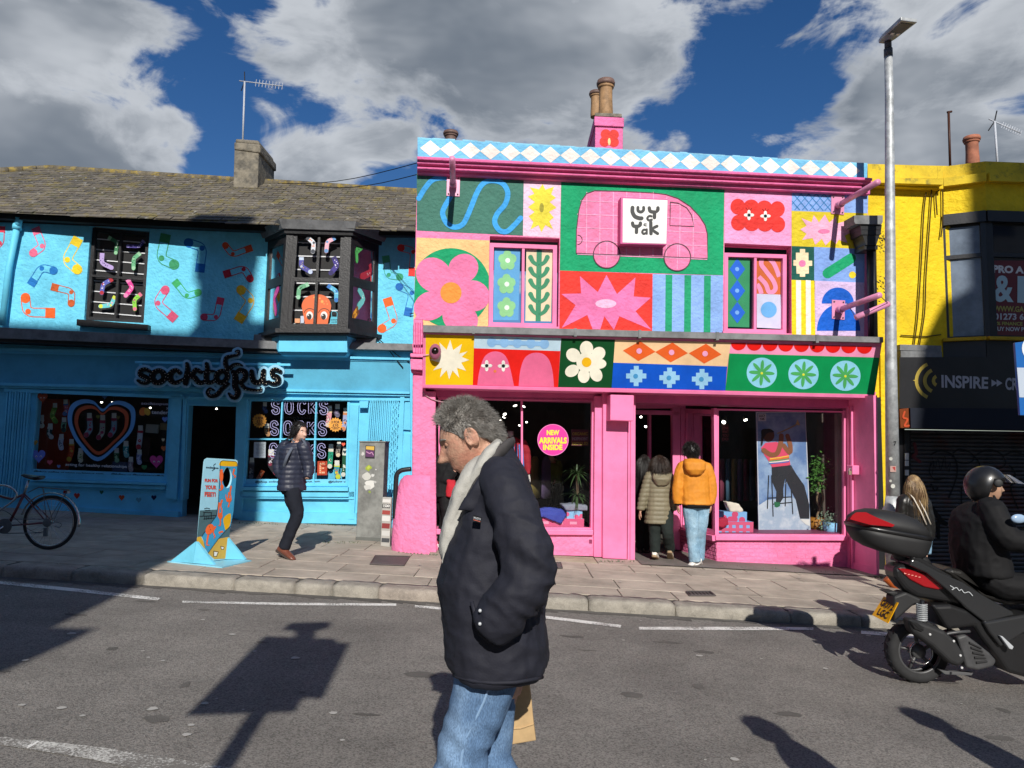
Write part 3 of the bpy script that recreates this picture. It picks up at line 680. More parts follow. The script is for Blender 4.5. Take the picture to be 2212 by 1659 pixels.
around([w_tl, c_tl, c_tr, w_tr], -.09, -.021, 'head_board', 'black_wood', bayw, (.05, .06))
o3n = [(w_bl, -PB.e1), (c_bl, (PB.n - PB.e1 * .6)), (c_br, (PB.n + PB.e1 * .6)), (w_br, PB.e1)]
around(None or [w_bl, c_bl, c_br, w_br], -.06, .01, 'bay_sill', 'black_wood', bayw, (.09, .09)); around([w_bl, c_bl, c_br, w_br], -.09, -.061, 'bay_base', 'black_wood', bayw, (.03, .04))
ap = [PB.p(*zB(*q), .45) for q in ((365, 1400), (1092, 1408), (1098, 1592), (352, 1584))]; wl, wr = PB.p(*zB(255, 1430), 0), PB.p(*zB(1240, 1440), 0); wl2, wr2 = PB.p(*zB(330, 1545), 0), PB.p(*zB(1140, 1560), 0)
mesh('bay_apron', ap + [leveled(wl, ap[0]), leveled(wr, ap[1]), leveled(wr2, ap[2]), leveled(wl2, ap[3])], [(0, 1, 2, 3), (4, 0, 3, 7), (1, 5, 6, 2), (3, 2, 6, 7)], BLUEW, blue)
prism('apron_moulding', PB, [(350, 1592), (1100, 1600), (1070, 1632), (385, 1622)], 0, .36, BLUEW, blue, zB)
prism('apron_side', PB, [(90, 1400), (365, 1400), (345, 1492), (80, 1480)], 0, .12, 'lead', blue, zB); prism('apron_side', PB, [(1092, 1410), (1410, 1440), (1400, 1490), (1110, 1492)], 0, .12, 'lead', blue, zB)
heart_q = [zC(345, 605), zC(1645, 650), zC(1598, 1450), zC(283, 1405)]
door_q = [zC(1800, 735), (511, 877), (508, 1124), (393, 1121)]
rwin_q = [zD(415, 488), zD(1398, 490), zD(1378, 1330), zD(365, 1330)]
wall('shop_wall', PB, [(-420, 733), (905, 762), (905, 1170), (-420, 1110)], [heart_q, door_q, rwin_q], BLUEW, blue, depth=.2, d=-.02)
band('frieze_moulding', PB, (-420, 741, 748), (885, 773, 778), -.02, .09, BLUEW, blue); band('frieze_moulding', PB, (-420, 748, 754), (885, 778, 782), -.02, .05, BLUEW, blue)
band('fascia_board', PB, (-420, 752, 818), (885, 783, 846), -.02, .03, TEAL, blue)
band('fascia_moulding', PB, (-420, 817, 824), (885, 846, 851), -.02, .11, BLUEW, blue); band('fascia_moulding', PB, (-420, 823.5, 829), (885, 851, 856), -.02, .07, BLUEW, blue)
band('fascia_moulding', PB, (8, 838, 846), (410, 856, 862), -.02, .05, BLUEW, blue); band('fascia_moulding', PB, (410, 857, 862), (885, 860, 866), -.02, .045, BLUEW, blue)
for pts in ([(1648, 640), (1755, 645), (1700, 1660), (1598, 1640)], [(1765, 655), (1800, 658), (1765, 1660), (1740, 1660)]): prism('pilaster', PB, pts, -.02, .05, BLUEW, blue, zC)
prism('pilaster_base', PB, zq := [(357, 1104), (385, 1106), (385, 1128), (356, 1127)], -.02, .08, BLUEW, blue)
prism('pilaster', PB, [(305, 490), (405, 492), (355, 1640), (272, 1640)], -.02, .05, BLUEW, blue, zD); prism('pilaster', PB, [(1400, 545), (1485, 550), (1440, 1650), (1385, 1650)], -.02, .05, BLUEW, blue, zD)
prism('door_transom', PB, [(1775, 660), (2270, 672), (2265, 735), (1800, 735)], -.12, -.06, TEAL, blue, zC)
prism('door_transom', PB, [(1800, 728), (2280, 742), (2278, 760), (1800, 748)], -.12, .0, BLUEW, blue, zC)
prism('door_jamb', PB, [(1800, 748), (1822, 748), (1775, 1660), (1752, 1660)], -.2, .0, BLUEW, blue, zC)
def gate(S, q, n, parent, mat, d=.02, lattice=False):
 g = link('folding_gate', bpy.data.meshes.new('folding_gate'), parent)
 for i in range(n):
  s = i / n; prism('gate_bar', S, sub(q, s + .12 / n, 0, s + .75 / n, 1), d - .02, d + .02 + .015 * (i % 2), mat, g)
 if lattice:
  for k in range(11):
   for a in (0, 1):
    t0, t1 = (k + .1) / 11, (k + .95) / 11; A, B_ = ((0, t0), (1, t1)) if a else ((1, t0), (0, t1))
    stroke('lattice_strip', S, [quad_at(q, *A), quad_at(q, .5, (t0 + t1) / 2 + .01), quad_at(q, *B_)], 2.0, d + .03 + .004 * a, mat, g, k=2, thick=.005)
 return g
gate(PB, [zC(60, 600), zC(300, 605), zC(235, 1400), zC(0, 1390)], 9, blue, BLUEW); gate(PB, [zC(0, 1390), zC(235, 1400), zC(205, 1650), zC(-30, 1640)], 9, blue, BLUEW)
prism('side_box', PB, [(1492, 510), (1578, 510), (1570, 575), (1490, 575)], -.02, .12, BLUEW, blue, zD)
gate(PB, [zD(1590, 500), zD(1800, 500), zD(1745, 1640), zD(1500, 1640)], 12, blue, BLUEW)
gate(PB, [zD(1806, 508), zD(1872, 512), zD(1830, 1650), zD(1752, 1640)], 4, blue, BLUEW, .03, True)
prism('post', PB, [(1885, 470), (1925, 470), (1880, 1650), (1835, 1650)], -.02, .05, BLUEW, blue, zD)
prism('side_panel', PB, [(1930, 520), (1985, 520), (1985, 790), (1915, 785)], -.02, .03, BLUEW, blue, zD); prism('side_panel', PB, [(1915, 830), (1985, 830), (1985, 1300), (1890, 1300)], -.02, .03, BLUEW, blue, zD)
for l, r, d1, zf in (((282, 1452, 1478), (1598, 1500, 1522), .1, zC), ((275, 1488, 1520), (1592, 1528, 1560), .06, zC), ((355, 1340, 1372), (1380, 1345, 1378), .1, zD), ((340, 1382, 1432), (1440, 1385, 1435), .05, zD)):
 band('window_sill', PB, l, r, -.02, d1, BLUEW, blue, zf)
band('panel_rail', PB, (345, 1438, 1450), (1435, 1445, 1457), -.02, .07, BLUEW, blue, zD)
band('plinth', PB, (0, 1655, 1740), (1280, 765 / .79, 800 / .8), -.02, -.01, BLUEW, blue, zC) if False else None
band('plinth', PB, (45, 1087, 1110), (362, 1110, 1127), -.02, .04, BLUEW, blue); band('plinth', PB, (515, 1105, 1128), (770, 1108, 1132), -.02, .04, BLUEW, blue)
def heart(cx, cy, w, h):
 P = []
 for i in range(40):
  t = 2 * math.pi * i / 40; x = 16 * math.sin(t) ** 3; y = 13 * math.cos(t) - 5 * math.cos(2 * t) - 2 * math.cos(3 * t) - math.cos(4 * t)
  P.append((cx + x / 32 * w, cy - (y + 2.5) / 29 * h))
 return P
for x, y, c, s in ((593, 668, '#c23a2c', 46), (783, 640, '#1f6a54', 30), (938, 682, '#c8502a', 44), (1070, 700, '#5f9fb4', 40), (1187, 682, '#20254e', 40)): flat('painted_heart', PB, heart(x, y, s, s * 1.05), -.015, c, blue, zE)
bin_ = thing('shop_interior', 'dim sock shop interior behind the blue shop windows', 'interior', PB.w(0, gz(-4) + KERB, -2), kind='structure')
il, ir = PB.p(-200, 900, -.22), PB.p(895, 900, -.22); zt, zb_ = 3.1, .05
P = [Vector((il.x, il.y, zb_)), Vector((ir.x, ir.y, zb_)), Vector((ir.x, ir.y, zt)), Vector((il.x, il.y, zt))]; Q = [p - PB.n * 4.5 for p in P]
mesh('back_wall', Q, [(0, 1, 2, 3)], 'interior', bin_); mesh('room_floor', [P[0], P[1], Q[1], Q[0]], [(0, 1, 2, 3)], 'interior', bin_); mesh('room_ceiling', [P[3], P[2], Q[2], Q[3]], [(0, 1, 2, 3)], 'interior', bin_)
mesh('room_side', [P[0], P[3], Q[3], Q[0]], [(0, 1, 2, 3)], 'interior', bin_); mesh('room_side', [P[1], P[2], Q[2], Q[1]], [(0, 1, 2, 3)], 'interior', bin_)
SPEC['lamp_glow'] = ((1, .93, .8), dict(emit=9))
def spot(u, v, d, S, par_label, sx=9, sy=5, ang=0, col='lamp_glow'):
 p = S.p(u, v, d); k = (p.y / FPX)
 b = MB(); rot = Matrix.Rotation(R(ang), 3, 'Y'); b.lathe(p, [(.02, .12), (.045 * sx / 9, .1), (.05 * sx / 9, .0)], 12, axis=rot @ Vector((0, .6, .8)))
 t = thing('ceiling_spotlight', par_label, 'spotlight', p, group='ceiling spotlights in the shops'); b.build('housing', '#202020:metal', t, smooth=True)
 b = MB(); b.ball(p - rot @ Vector((0, .6, .8)) * .012, (sx * k * .55, sy * k * .5, sy * k * .55), 10, 6, rot=rot); b.build('lens', col, t, smooth=True)
for (u, v, s, w) in ((220, 868, 5, 'left of two above the big heart'), (243, 868, 4, 'right of two above the big heart'), (325, 880, 4, 'beside the small white lettering'), (468, 882, 4, 'over the open doorway')): spot(u, v, -1.6, PB, 'lit spotlight in the blue sock shop, ' + w, s, 3)
prism('orange_reflection', PB, [(345, 680), (655, 690), (700, 1120), (640, 1390), (285, 1375)], -1.0, -.95, '#c8401e:print', bin_, zC)  # orange sheet painted in for a car's reflection in the glass
hw = glazed('display_window', PB, heart_q, blue, BLUEW, .012, (), (), d=-.1, th=.08, glassmat='shop_glass')
def on(name, pts, m, d=-.045, par=None, zf=zC): return flat(name, PB, pts, d, m, par or hw, zf)
def ring(name, outer, inner, m, d, zf=zC, par=None):
 n = len(outer); V = [PB.p(*zf(*q), d) for q in outer] + [PB.p(*zf(*q), d) for q in inner]
 return mesh(name, V, [(i, (i + 1) % n, n + (i + 1) % n, n + i) for i in range(n)], m, par or hw)
def bigheart(s): return [(980 + (x - 980) * s, 985 + (y - 985) * s) for x, y in spline([(940, 1288), (760, 1130), (672, 970), (652, 850), (690, 740), (790, 692), (900, 705), (990, 782), (1080, 715), (1190, 710), (1290, 770), (1305, 880), (1270, 1000), (1150, 1130)], 6, True)]
ring('heart_sticker', bigheart(1.0), bigheart(.87), '#68a8de:print', -.044); ring('heart_sticker', bigheart(.80), bigheart(.69), '#c2552e:print', -.044)
mesh('strapline_band', [PB.p(*zC(*q), -.046) for q in ((287, 1360), (1600, 1408), (1598, 1448), (285, 1402))], [(0, 1, 2, 3)], '#6fc6e8:print', hw)
for s, a, b_, c, d_ in (('@shop online at www.socktopus.com', (325, 1375), (998, 1397), (998, 1428), (325, 1405)), ('@follow us @socktopusofficial', (1072, 1400), (1596, 1420), (1596, 1450), (1072, 1432))): text('lettering', PB, s, [a, b_, c, d_], -.04, '#0d2238:print', hw, zC, .025)
text('lettering', PB, 'acting for healthy relationships', [(632, 1304), (1222, 1325), (1222, 1362), (632, 1340)], -.043, '#e6e6e6:print', hw, zC, .008)
text('lettering', PB, 'tender', [(1462, 795), (1622, 800), (1622, 836), (1462, 832)], -.043, '#d0d0d8:print', hw, zC, .02); text('lettering', PB, 'socktopus', [(1362, 715), (1622, 722), (1622, 756), (1362, 750)], -.043, '#c8c4d8:print', hw, zC, .02)
text('lettering', PB, 'x', [(1602, 768), (1628, 768), (1628, 790), (1602, 790)], -.043, '#d0d0d8:print', hw, zC, .005)
on('orange_emblem', ell(1378, 808, 34, 42, 18, rot=25), '#d8742c:print', -.043); on('orange_emblem', ell(1420, 810, 28, 38, 18, rot=-25), '#d8a838:print', -.041)
for i, (x, y, s, c) in enumerate(((410, 680, 100, '#b04a28'), (372, 1245, 130, '#6f7fd6'), (480, 1303, 54, '#d85a6c'), (566, 1340, 34, '#6f8fc8'), (338, 1110, 56, '#b08a3c'), (1508, 1296, 128, '#c83c8c'), (1392, 1350, 54, '#2f7a44'), (1580, 1168, 56, '#c8622c'), (1573, 1083, 32, '#d8c8a8'), (1590, 888, 56, '#6f8fd8'), (1010, 665, 60, '#4a6a9a'), (945, 862, 40, '#6a6a28'), (1140, 868, 40, '#6a5a28'))):
 on('heart_sticker', heart(x, y, s, s * 1.0), c + ':print', -.0445 + i * 1e-4)
 if s > 95:
  for k in (-1, 1): on('eye', ell(x + k * s * .17, y - s * .02, s * .07, n=12), '#f0f0f0:print', -.043 + i * 1e-4); on('pupil', ell(x + k * s * .17, y, s * .045, n=10), '#141020:print', -.042 + i * 1e-4)
for i, (A, K, T, w, cols, lab) in enumerate([((530, 760), (500, 850), (535, 905), 44, ('#7fae3c', '#5a8a2c', '#d8e070'), 'lime green packaged sock hung left of the big heart'), ((632, 725), (640, 800), (625, 830), 44, ('#d06a84', '#4a7ab8', '#f0c8d0'), 'pink packaged sock with a blue cuff beside the big heart'),
  ((400, 880), (385, 920), (400, 945), 52, ('#d8d4c8', '#d8d4c8', '#2a2a2a'), 'cream sock with dark spots at the left of the heart window'), ((618, 900), (610, 950), (612, 985), 46, ('#7ab08c', '#204038', '#203028'), 'pale green sock with dark toe left of the big heart'),
  ((485, 960), (470, 1020), (495, 1055), 48, ('#20443c', '#d8d0c8', '#c8d8d0'), 'dark green sock with white patch in the heart window'), ((592, 1060), (580, 1120), (590, 1160), 46, ('#c8ccd8', '#c8ccd8', '#3a4060'), 'white sock with dark diamonds lower left of the heart'),
  ((690, 1110), (690, 1190), (665, 1270), 48, ('#c84a20', '#c8a030', '#e08040'), 'long orange striped sock below left of the big heart'), ((778, 1195), (770, 1250), (775, 1280), 46, ('#d8d4b8', '#d8d4b8', '#7a9a50'), 'cream packaged sock under the big heart'),
  ((862, 860), (870, 980), (830, 1035), 50, ('#8fa8b8', '#a83050', '#c05070'), 'leftmost of three pastel socks inside the big heart'), ((990, 880), (985, 1010), (950, 1060), 50, ('#b0b4a8', '#a83050', '#c05070'), 'middle of three pastel socks inside the big heart'), ((1100, 860), (1100, 980), (1062, 1035), 50, ('#88a8b8', '#a83050', '#c05070'), 'rightmost of three pastel socks inside the big heart'),
  ((1355, 980), (1345, 1090), (1335, 1150), 50, ('#c8c8d0', '#b82838', '#c8d8e0'), 'long white sock with red cuff right of the big heart'), ((1215, 1130), (1210, 1190), (1220, 1230), 50, ('#2f8a8c', '#80c0c0', '#d0e8e0'), 'teal sock lower right of the big heart'), ((1125, 1195), (1120, 1250), (1128, 1280), 46, ('#2f6a44', '#80b090', '#a0c8a0'), 'green packaged sock under the heart on its right'),
  ((1345, 1210), (1335, 1260), (1345, 1300), 46, ('#8a90b8', '#c8c8e0', '#d0d0f0'), 'lilac spotted sock low right of the heart'), ((1262, 1280), (1255, 1330), (1262, 1370), 46, ('#a08890', '#c0b0b0', '#d8c8c8'), 'dusty pink packaged sock beside the pink heart sticker')]):
 s = sock('hanging_sock', PB, A, K, T, w, cols, -.3, None, zC, dots=8, thick=.012, tagc='#d8d4c8', seed=i); tag(s, lab, 'sock', 'socks hanging in the blue shop windows')
prism('shelf_display', PB, [(1085, 1290), (1230, 1300), (1225, 1390), (1080, 1385)], -.45, -.35, '#3a4a6a:print', bin_, zC)
prism('shelf_display', PB, [(1410, 930), (1530, 935), (1515, 1020), (1400, 1010)], -.65, -.6, '#b8b4a8:cloth', bin_, zC)
prism('shelf_display', PB, [(1545, 920), (1615, 925), (1610, 990), (1545, 985)], -.65, -.6, '#a08860:cloth', bin_, zC)
prism('shelf_display', PB, [(1230, 1050), (1450, 1060), (1430, 1290), (1380, 1290), (1370, 1080)], -.75, -.7, '#402018:print', bin_, zC)
rw = glazed('display_window', PB, rwin_q, blue, BLUEW, .022, (.338, .672), (.462,), d=-.1, th=.1, glassmat='shop_glass')
mesh('strapline_band', [PB.p(*zD(*q), -.04) for q in ((370, 1262), (1380, 1264), (1378, 1318), (366, 1318))], [(0, 1, 2, 3)], '#74cdee:print', rw)
for s, x0, x1 in (('@shop online at www.socktopus.com', 485, 1112), ('@follow us', 1190, 1372)): text('lettering', PB, s, [(x0, 1278), (x1, 1272), (x1, 1300), (x0, 1304)], -.036, '#0d2238:print', rw, zD, .025)
def outline_letter(ch, x, y, w, h, d):
 P = dict(S=[(.95, .25), (.8, .05), (.5, -.02), (.15, .06), (.02, .27), (.15, .43), (.5, .52), (.85, .6), (.98, .78), (.85, .96), (.5, 1.02), (.18, .95), (.03, .75)], O=[(.5, 0), (.1, .12), (0, .5), (.1, .88), (.5, 1), (.9, .88), (1, .5), (.9, .12)], C=[(.95, .25), (.75, .03), (.4, .0), (.08, .2), (0, .5), (.08, .8), (.4, 1), (.75, .97), (.95, .75)])
 inn = .3 * w; lw = 4.5
 if ch == 'K':
  for seg in ([(0, 0), (.3, 0), (.3, .35), (.72, 0), (1.08, 0), (.55, .47), (1.1, 1), (.75, 1), (.3, .6), (.3, 1), (0, 1), (0, 0)],):
   stroke('letter_outline', PB, [(x + a * w, y + b_ * h) for a, b_ in seg], lw, d, '#b8b6ea:print', rw, zD, 1)
  return
 pts = [(x + a * w, y + b_ * h) for a, b_ in P[ch]]; cl = ch == 'O'; L_ = spline(pts, 5, cl)
 if cl: L_.append(L_[0])
 th = w * .17; off = ribbon(L_, 2 * th); a_ = [q[0] for q in off] + [off[-1][1]]; b2 = [q[3] for q in off] + [off[-1][2]]
 if cl: stroke('letter_outline', PB, a_, lw, d, '#b8b6ea:print', rw, zD, 1); stroke('letter_outline', PB, b2, lw, d, '#b8b6ea:print', rw, zD, 1)
 else: stroke('letter_outline', PB, a_ + b2[::-1] + [a_[0]], lw, d, '#b8b6ea:print', rw, zD, 1)
for r_, (y0, sh) in enumerate(((508, 0), (712, -12), (928, -20))):
 for ch, x in zip('SOCKS', (652, 782, 905, 1000, 1115)): outline_letter(ch, x + sh, y0 + (0 if x < 1000 else 3), 62 if ch != 'K' else 80, 118, -.034)
for (cx, cy, m1) in ((527, 700, '#c88a2c'), (1260, 738, '#eaa23c')):
 flat('price_burst', PB, starp(cx, cy, 16, 72, 58), -.034, m1 + ':print', rw, zD)
 for s, y0, y1, w in (('3 FOR', cy - 38, cy - 12, 40), ('£10', cy - 8, cy + 18, 28), ('ON SELECTED', cy + 22, cy + 32, 42), ('DESIGNS', cy + 35, cy + 45, 28)): text('lettering', PB, s, rect(cx - w, y0, cx + w, y1), -.031, '#3a1408:print', rw, zD, .03)
prism('notice', PB, [(475, 905), (588, 905), (585, 1058), (470, 1055)], -.052, -.05, '#b8c4cc:print', rw, zD)
for k in range(9): flat('notice_line', PB, rect(492 + (k % 3) * 4, 925 + k * 13, 572 - (k % 2) * 8, 928 + k * 13), -.048, '#5a646c:print', rw, zD)
flat('heart_sticker', PB, heart(1337, 930, 36, 36), -.034, '#ee5a3c:print', rw, zD)
for i, (A, K, T, w, cols, lab) in enumerate([((1205, 590), (1195, 690), (1185, 740), 46, ('#e8a0a8', '#f0d0b0', '#f6d8d8'), 'pink sock hanging behind the orange price burst'), ((1280, 575), (1265, 620), (1280, 645), 48, ('#4a4456', '#6a6478', '#a090b0'), 'grey patterned ankle sock hung high in the right window'), ((1360, 610), (1352, 720), (1335, 780), 46, ('#aeb4d8', '#e09060', '#2a3050'), 'pale lilac sock with dark birds right of the price burst'),
  ((1218, 960), (1210, 1080), (1205, 1140), 46, ('#1f9a78', '#e8e0d0', '#0f6a50'), 'emerald green sock in the lower right pane'), ((1295, 935), (1280, 1010), (1285, 1030), 40, ('#8a8078', '#e8d0b0', '#2a2420'), 'beige and black sock beside the small red heart'), ((1352, 985), (1345, 1140), (1335, 1220), 44, ('#1f5a38', '#e8e4d8', '#e8f0e0'), 'dark green sock with white dots at the window edge'),
  ((1275, 1120), (1270, 1200), (1285, 1240), 50, ('#3aa0b0', '#d8e040', '#e8764a'), 'turquoise and orange sock with yellow toe low in the right window'), ((455, 1090), (450, 1180), (445, 1240), 46, ('#5a5458', '#8a8488', '#c0b8b8'), 'grey sock low in the left pane of the right window'), ((560, 1180), (540, 1220), (515, 1255), 40, ('#c84a28', '#e07040', '#f0a070'), 'bright orange sock lying low in the left pane'), ((640, 1020), (630, 1120), (690, 1200), 60, ('#2a2630', '#8a3048', '#d8d0d8'), 'black sock with pale blobs behind the walking man'),
  ((580, 550), (570, 590), (590, 610), 40, ('#283a6a', '#3a5a9a', '#5a7ab0'), 'navy sock hung in the upper left pane'), ((600, 760), (595, 800), (610, 830), 44, ('#b87848', '#d8a070', '#7a4020'), 'tan sock in the upper left pane under the lettering')]):
 s = sock('hanging_sock', PB, A, K, T, w, cols, -.26, None, zD, dots=7, thick=.012, tagc='#e8e4d8' if i not in (8,) else None, seed=i); tag(s, lab, 'sock', 'socks hanging in the blue shop windows')
def marquee(q, ch, lab):
 t = thing('marquee_letter', lab, 'letter', PB.p(*zD(*q[3]), -.3))
 prism('letter_back', PB, q, -.4, -.28, '#c8401c:print', t, zD); W_ = q[1][0] - q[0][0]; H_ = q[2][1] - q[1][1]
 segs = [(.2, .1, .42, .9), (.42, .1, .8, .27), (.42, .42, .72, .58), (.42, .73, .8, .9)]
 for s in segs: prism('letter_face', PB, sub(q, *s), -.28, -.27, '#f08a5c:print', t, zD)
 for s0, t0 in [(.31, .2 + .15 * k) for k in range(5)] + [(.55, .18), (.7, .18), (.6, .5), (.55, .81), (.7, .81)]: flat('bulb', PB, ell(*quad_at(q, s0, t0), 5, n=10), -.267, '#fbe6c8:print', t, zD)
marquee([(1085, 1090), (1180, 1090), (1178, 1225), (1083, 1225)], 'E', 'orange marquee letter E with bulbs in the right shop window')
marquee([(1005, 1185), (1040, 1185), (1040, 1240), (1003, 1240)], 'E', 'half hidden small orange marquee letter beside the walking man')
prism('display_step', PB, [(1010, 1215), (1300, 1160), (1375, 1160), (1375, 1262), (1005, 1262)], -.45, -.41, '#62c8ec:print', bin_, zD)
prism('display_prop', PB, [(1000, 1085), (1062, 1120), (1055, 1150), (1005, 1160)], -.4, -.38, '#c8cc3c:print', bin_, zD)
PS = Plane(PB.w(0, 0, .38), PB.e1, PB.e2)
sg = thing('shop_sign', 'black cut-out lettering with tentacles mounted over the blue shop door', 'sign', PS.p(455, 850))
zsg = zA
letters = [ # control points in the enlarged view, with stroke widths
 ([(1155, 1285), (1120, 1268), (1085, 1280), (1080, 1310), (1110, 1325), (1140, 1342), (1135, 1368), (1100, 1375), (1062, 1355)], [24, 30, 34, 36, 40, 36, 32, 28, 22]),
 ([(1215, 1278), (1180, 1300), (1172, 1335), (1195, 1368), (1232, 1368), (1262, 1340), (1258, 1300), (1230, 1278), (1205, 1280)], [34, 44, 46, 44, 42, 44, 44, 36, 32]),
 ([(1385, 1295), (1362, 1275), (1330, 1285), (1308, 1318), (1318, 1355), (1350, 1372), (1392, 1355), (1425, 1335)], [30, 30, 38, 46, 42, 34, 24, 18]),
 ([(1440, 1225), (1446, 1262), (1438, 1320), (1430, 1375)], [26, 36, 42, 40]), ([(1545, 1290), (1515, 1272), (1490, 1295), (1462, 1322), (1500, 1330), (1525, 1365), (1560, 1370), (1590, 1350)], [30, 34, 36, 30, 36, 40, 34, 20]),
 ([(1592, 1225), (1598, 1270), (1590, 1330), (1602, 1368), (1635, 1365), (1660, 1345)], [28, 36, 42, 38, 30, 18]), ([(1560, 1290), (1600, 1284), (1650, 1282)], [18, 22, 16]),
 ([(1715, 1280), (1680, 1300), (1668, 1335), (1690, 1368), (1730, 1362), (1752, 1325), (1738, 1288), (1700, 1285)], [34, 42, 44, 42, 40, 40, 38, 30]),
 ([(1815, 1130), (1840, 1125), (1835, 1155), (1790, 1165), (1745, 1180), (1738, 1225), (1752, 1265), (1730, 1290)], [12, 16, 20, 24, 30, 34, 36, 30]),
 ([(1740, 1285), (1770, 1262), (1800, 1235), (1840, 1228), (1865, 1240)], [26, 30, 26, 20, 14]),
 ([(1800, 1290), (1815, 1330), (1812, 1395), (1835, 1445), (1815, 1485), (1785, 1480), (1765, 1455)], [38, 44, 46, 42, 38, 30, 18]), ([(1815, 1300), (1850, 1275), (1890, 1290), (1890, 1335), (1860, 1365), (1835, 1365)], [34, 36, 40, 40, 34, 26]),
 ([(1940, 1285), (1945, 1330), (1965, 1368), (2005, 1362), (2030, 1320), (2035, 1280)], [34, 42, 42, 36, 36, 34]), ([(2030, 1285), (2028, 1330), (2040, 1370), (2075, 1362)], [34, 40, 36, 20]),
 ([(2165, 1285), (2125, 1268), (2098, 1285), (2105, 1315), (2140, 1330), (2150, 1360), (2115, 1378), (2075, 1368)], [24, 30, 34, 38, 40, 36, 30, 22]),
 ([(1760, 1380), (1710, 1420), (1670, 1465), (1620, 1475), (1598, 1445), (1620, 1418), (1650, 1430)], [24, 32, 34, 30, 26, 20, 10]),
 ([(1860, 1380), (1885, 1412), (1930, 1425), (1975, 1430), (2015, 1425), (2005, 1405)], [30, 30, 26, 22, 16, 8])]
lb = MB(); fb = MB(); st_ = MB()
for pts, ws in letters:
 P3 = spline([(*p, w) for p, w in zip(pts, ws)], 6)
 for k, (grow, d, bb, th) in enumerate(((38, 0, lb, .03), (0, .05, fb, .05))):
  P2 = [(a, b_) for a, b_, _ in P3]; W_ = [w + grow for *_, w in P3]
  polys = [ell(*P2[0], W_[0] / 2, n=12), ell(*P2[-1], W_[-1] / 2, n=12)] + ribbon(P2, W_)
  for i, q in enumerate(polys):
   fr = [PS.p(*zsg(*x), d + i * 4e-5 + len(bb.f) * 1e-7) for x in q]; m = len(fr); bb.add(fr + [x - PS.n * th for x in fr], [tuple(range(m))] + [(j, m + j, m + (j + 1) % m, (j + 1) % m) for j in range(m)])
 P2 = [(a, b_) for a, b_, _ in P3]
 for i in range(2, len(P2) - 2, 3):
  o = P3[i][2] * .3; a, b_ = P2[i - 1], P2[i + 1]; l = math.hypot(b_[0] - a[0], b_[1] - a[1]) or 1; nx, ny = -(b_[1] - a[1]) / l, (b_[0] - a[0]) / l
  st_.add([PS.p(*zsg(*x), .056) for x in ell(P2[i][0] + nx * o, P2[i][1] + ny * o, 2.6, n=6)], [tuple(range(6))])
tag(lb.build('backing_outline', '#9cd4f0', sg), kind='stuff'); tag(fb.build('lettering', '#07070c:gloss', sg), kind='stuff'); tag(st_.build('light_dots', '#e8dcc8:print', sg), kind='stuff')
band('sign_rail', PS, (1040, 1205, 1222), (2240, 1225, 1242), -.1, -.05, BLUEW, sg, zA)
for x in (1085, 1415, 1700, 2000, 2150): prism('bracket', PS, rect(x - 12, 1218, x + 12, 1262), -.34, -.06, BLUEW, sg, zA)
for pts in ([(1410, 1430), (1500, 1510), (1600, 1640), (1700, 1760)], [(1420, 1440), (1540, 1540), (1660, 1640), (1770, 1700)], [(1770, 1180), (1850, 1170), (1960, 1215), (2080, 1250)]): mb = MB(); mb.tube([PB.p(*zB(*x), .06) for x in spline(pts, 4)], .009, 5); mb.build('cable', 'black_wood', blue)
e0 = PB.p(0, 455, .25); rp = R(33)
PR = Plane(e0, PB.e1, -PB.n * math.cos(rp) + Vector((0, 0, math.sin(rp))))
if PR.n.z < 0: PR.n = -PR.n
def lichen(m, N, L, b, pos):
 src = b.inputs['Base Color'].links[0].from_socket
 for sc, lo, hi, c in ((3.4, .53, .63, (.19, .155, .05, 1)), (13, .60, .66, (.40, .32, .07, 1)), (9, .60, .66, (.40, .40, .38, 1)), (6, .54, .62, (.075, .075, .04, 1))):
  n = N.new('ShaderNodeTexNoise'); n.inputs['Scale'].default_value = sc; n.inputs['Detail'].default_value = 8; n.inputs['Roughness'].default_value = .72; L.new(pos, n.inputs['Vector'])
  mr = N.new('ShaderNodeMapRange'); mr.inputs[1].default_value = lo; mr.inputs[2].default_value = hi; mr.inputs[4].default_value = .85; L.new(n.outputs[0], mr.inputs[0])
  mx = N.new('ShaderNodeMix'); mx.data_type = 'RGBA'; L.new(mr.outputs[0], mx.inputs[0]); L.new(src, mx.inputs[6]); mx.inputs[7].default_value = c; src = mx.outputs[2]
 L.new(src, b.inputs['Base Color'])
for k, c in enumerate(((.13, .112, .09), (.165, .145, .118), (.10, .09, .078))): SPEC['roof_slate%d' % k] = (c, dict(rough=.85, bump=.5, bscale=30, dirt=.4, dscale=6, extra=lichen))
SPEC['ridge'] = ((.27, .2, .05), dict(rough=.95, bump=.7, bscale=25, dirt=.5, dscale=7, c2=(.14, .12, .085), cscale=6, cmin=.42, cmax=.52))
rdg = lambda u: lerp(366, 416, (u - 100) / 800)
corners = [PR.p(-420, 440), PR.p(905, 500), PR.p(905, rdg(905)), PR.p(110, 365), PR.p(-420, 392)]
roof = mesh('roof', corners, [(0, 1, 2, 3, 4)], 'roof_slate2', blue)
ab = [PR.ab(p) for p in corners]; a_lo, a_hi = min(p[0] for p in ab), max(p[0] for p in ab); b_lo = min(p[1] for p in ab) - .05; b_hi = max(p[1] for p in ab)
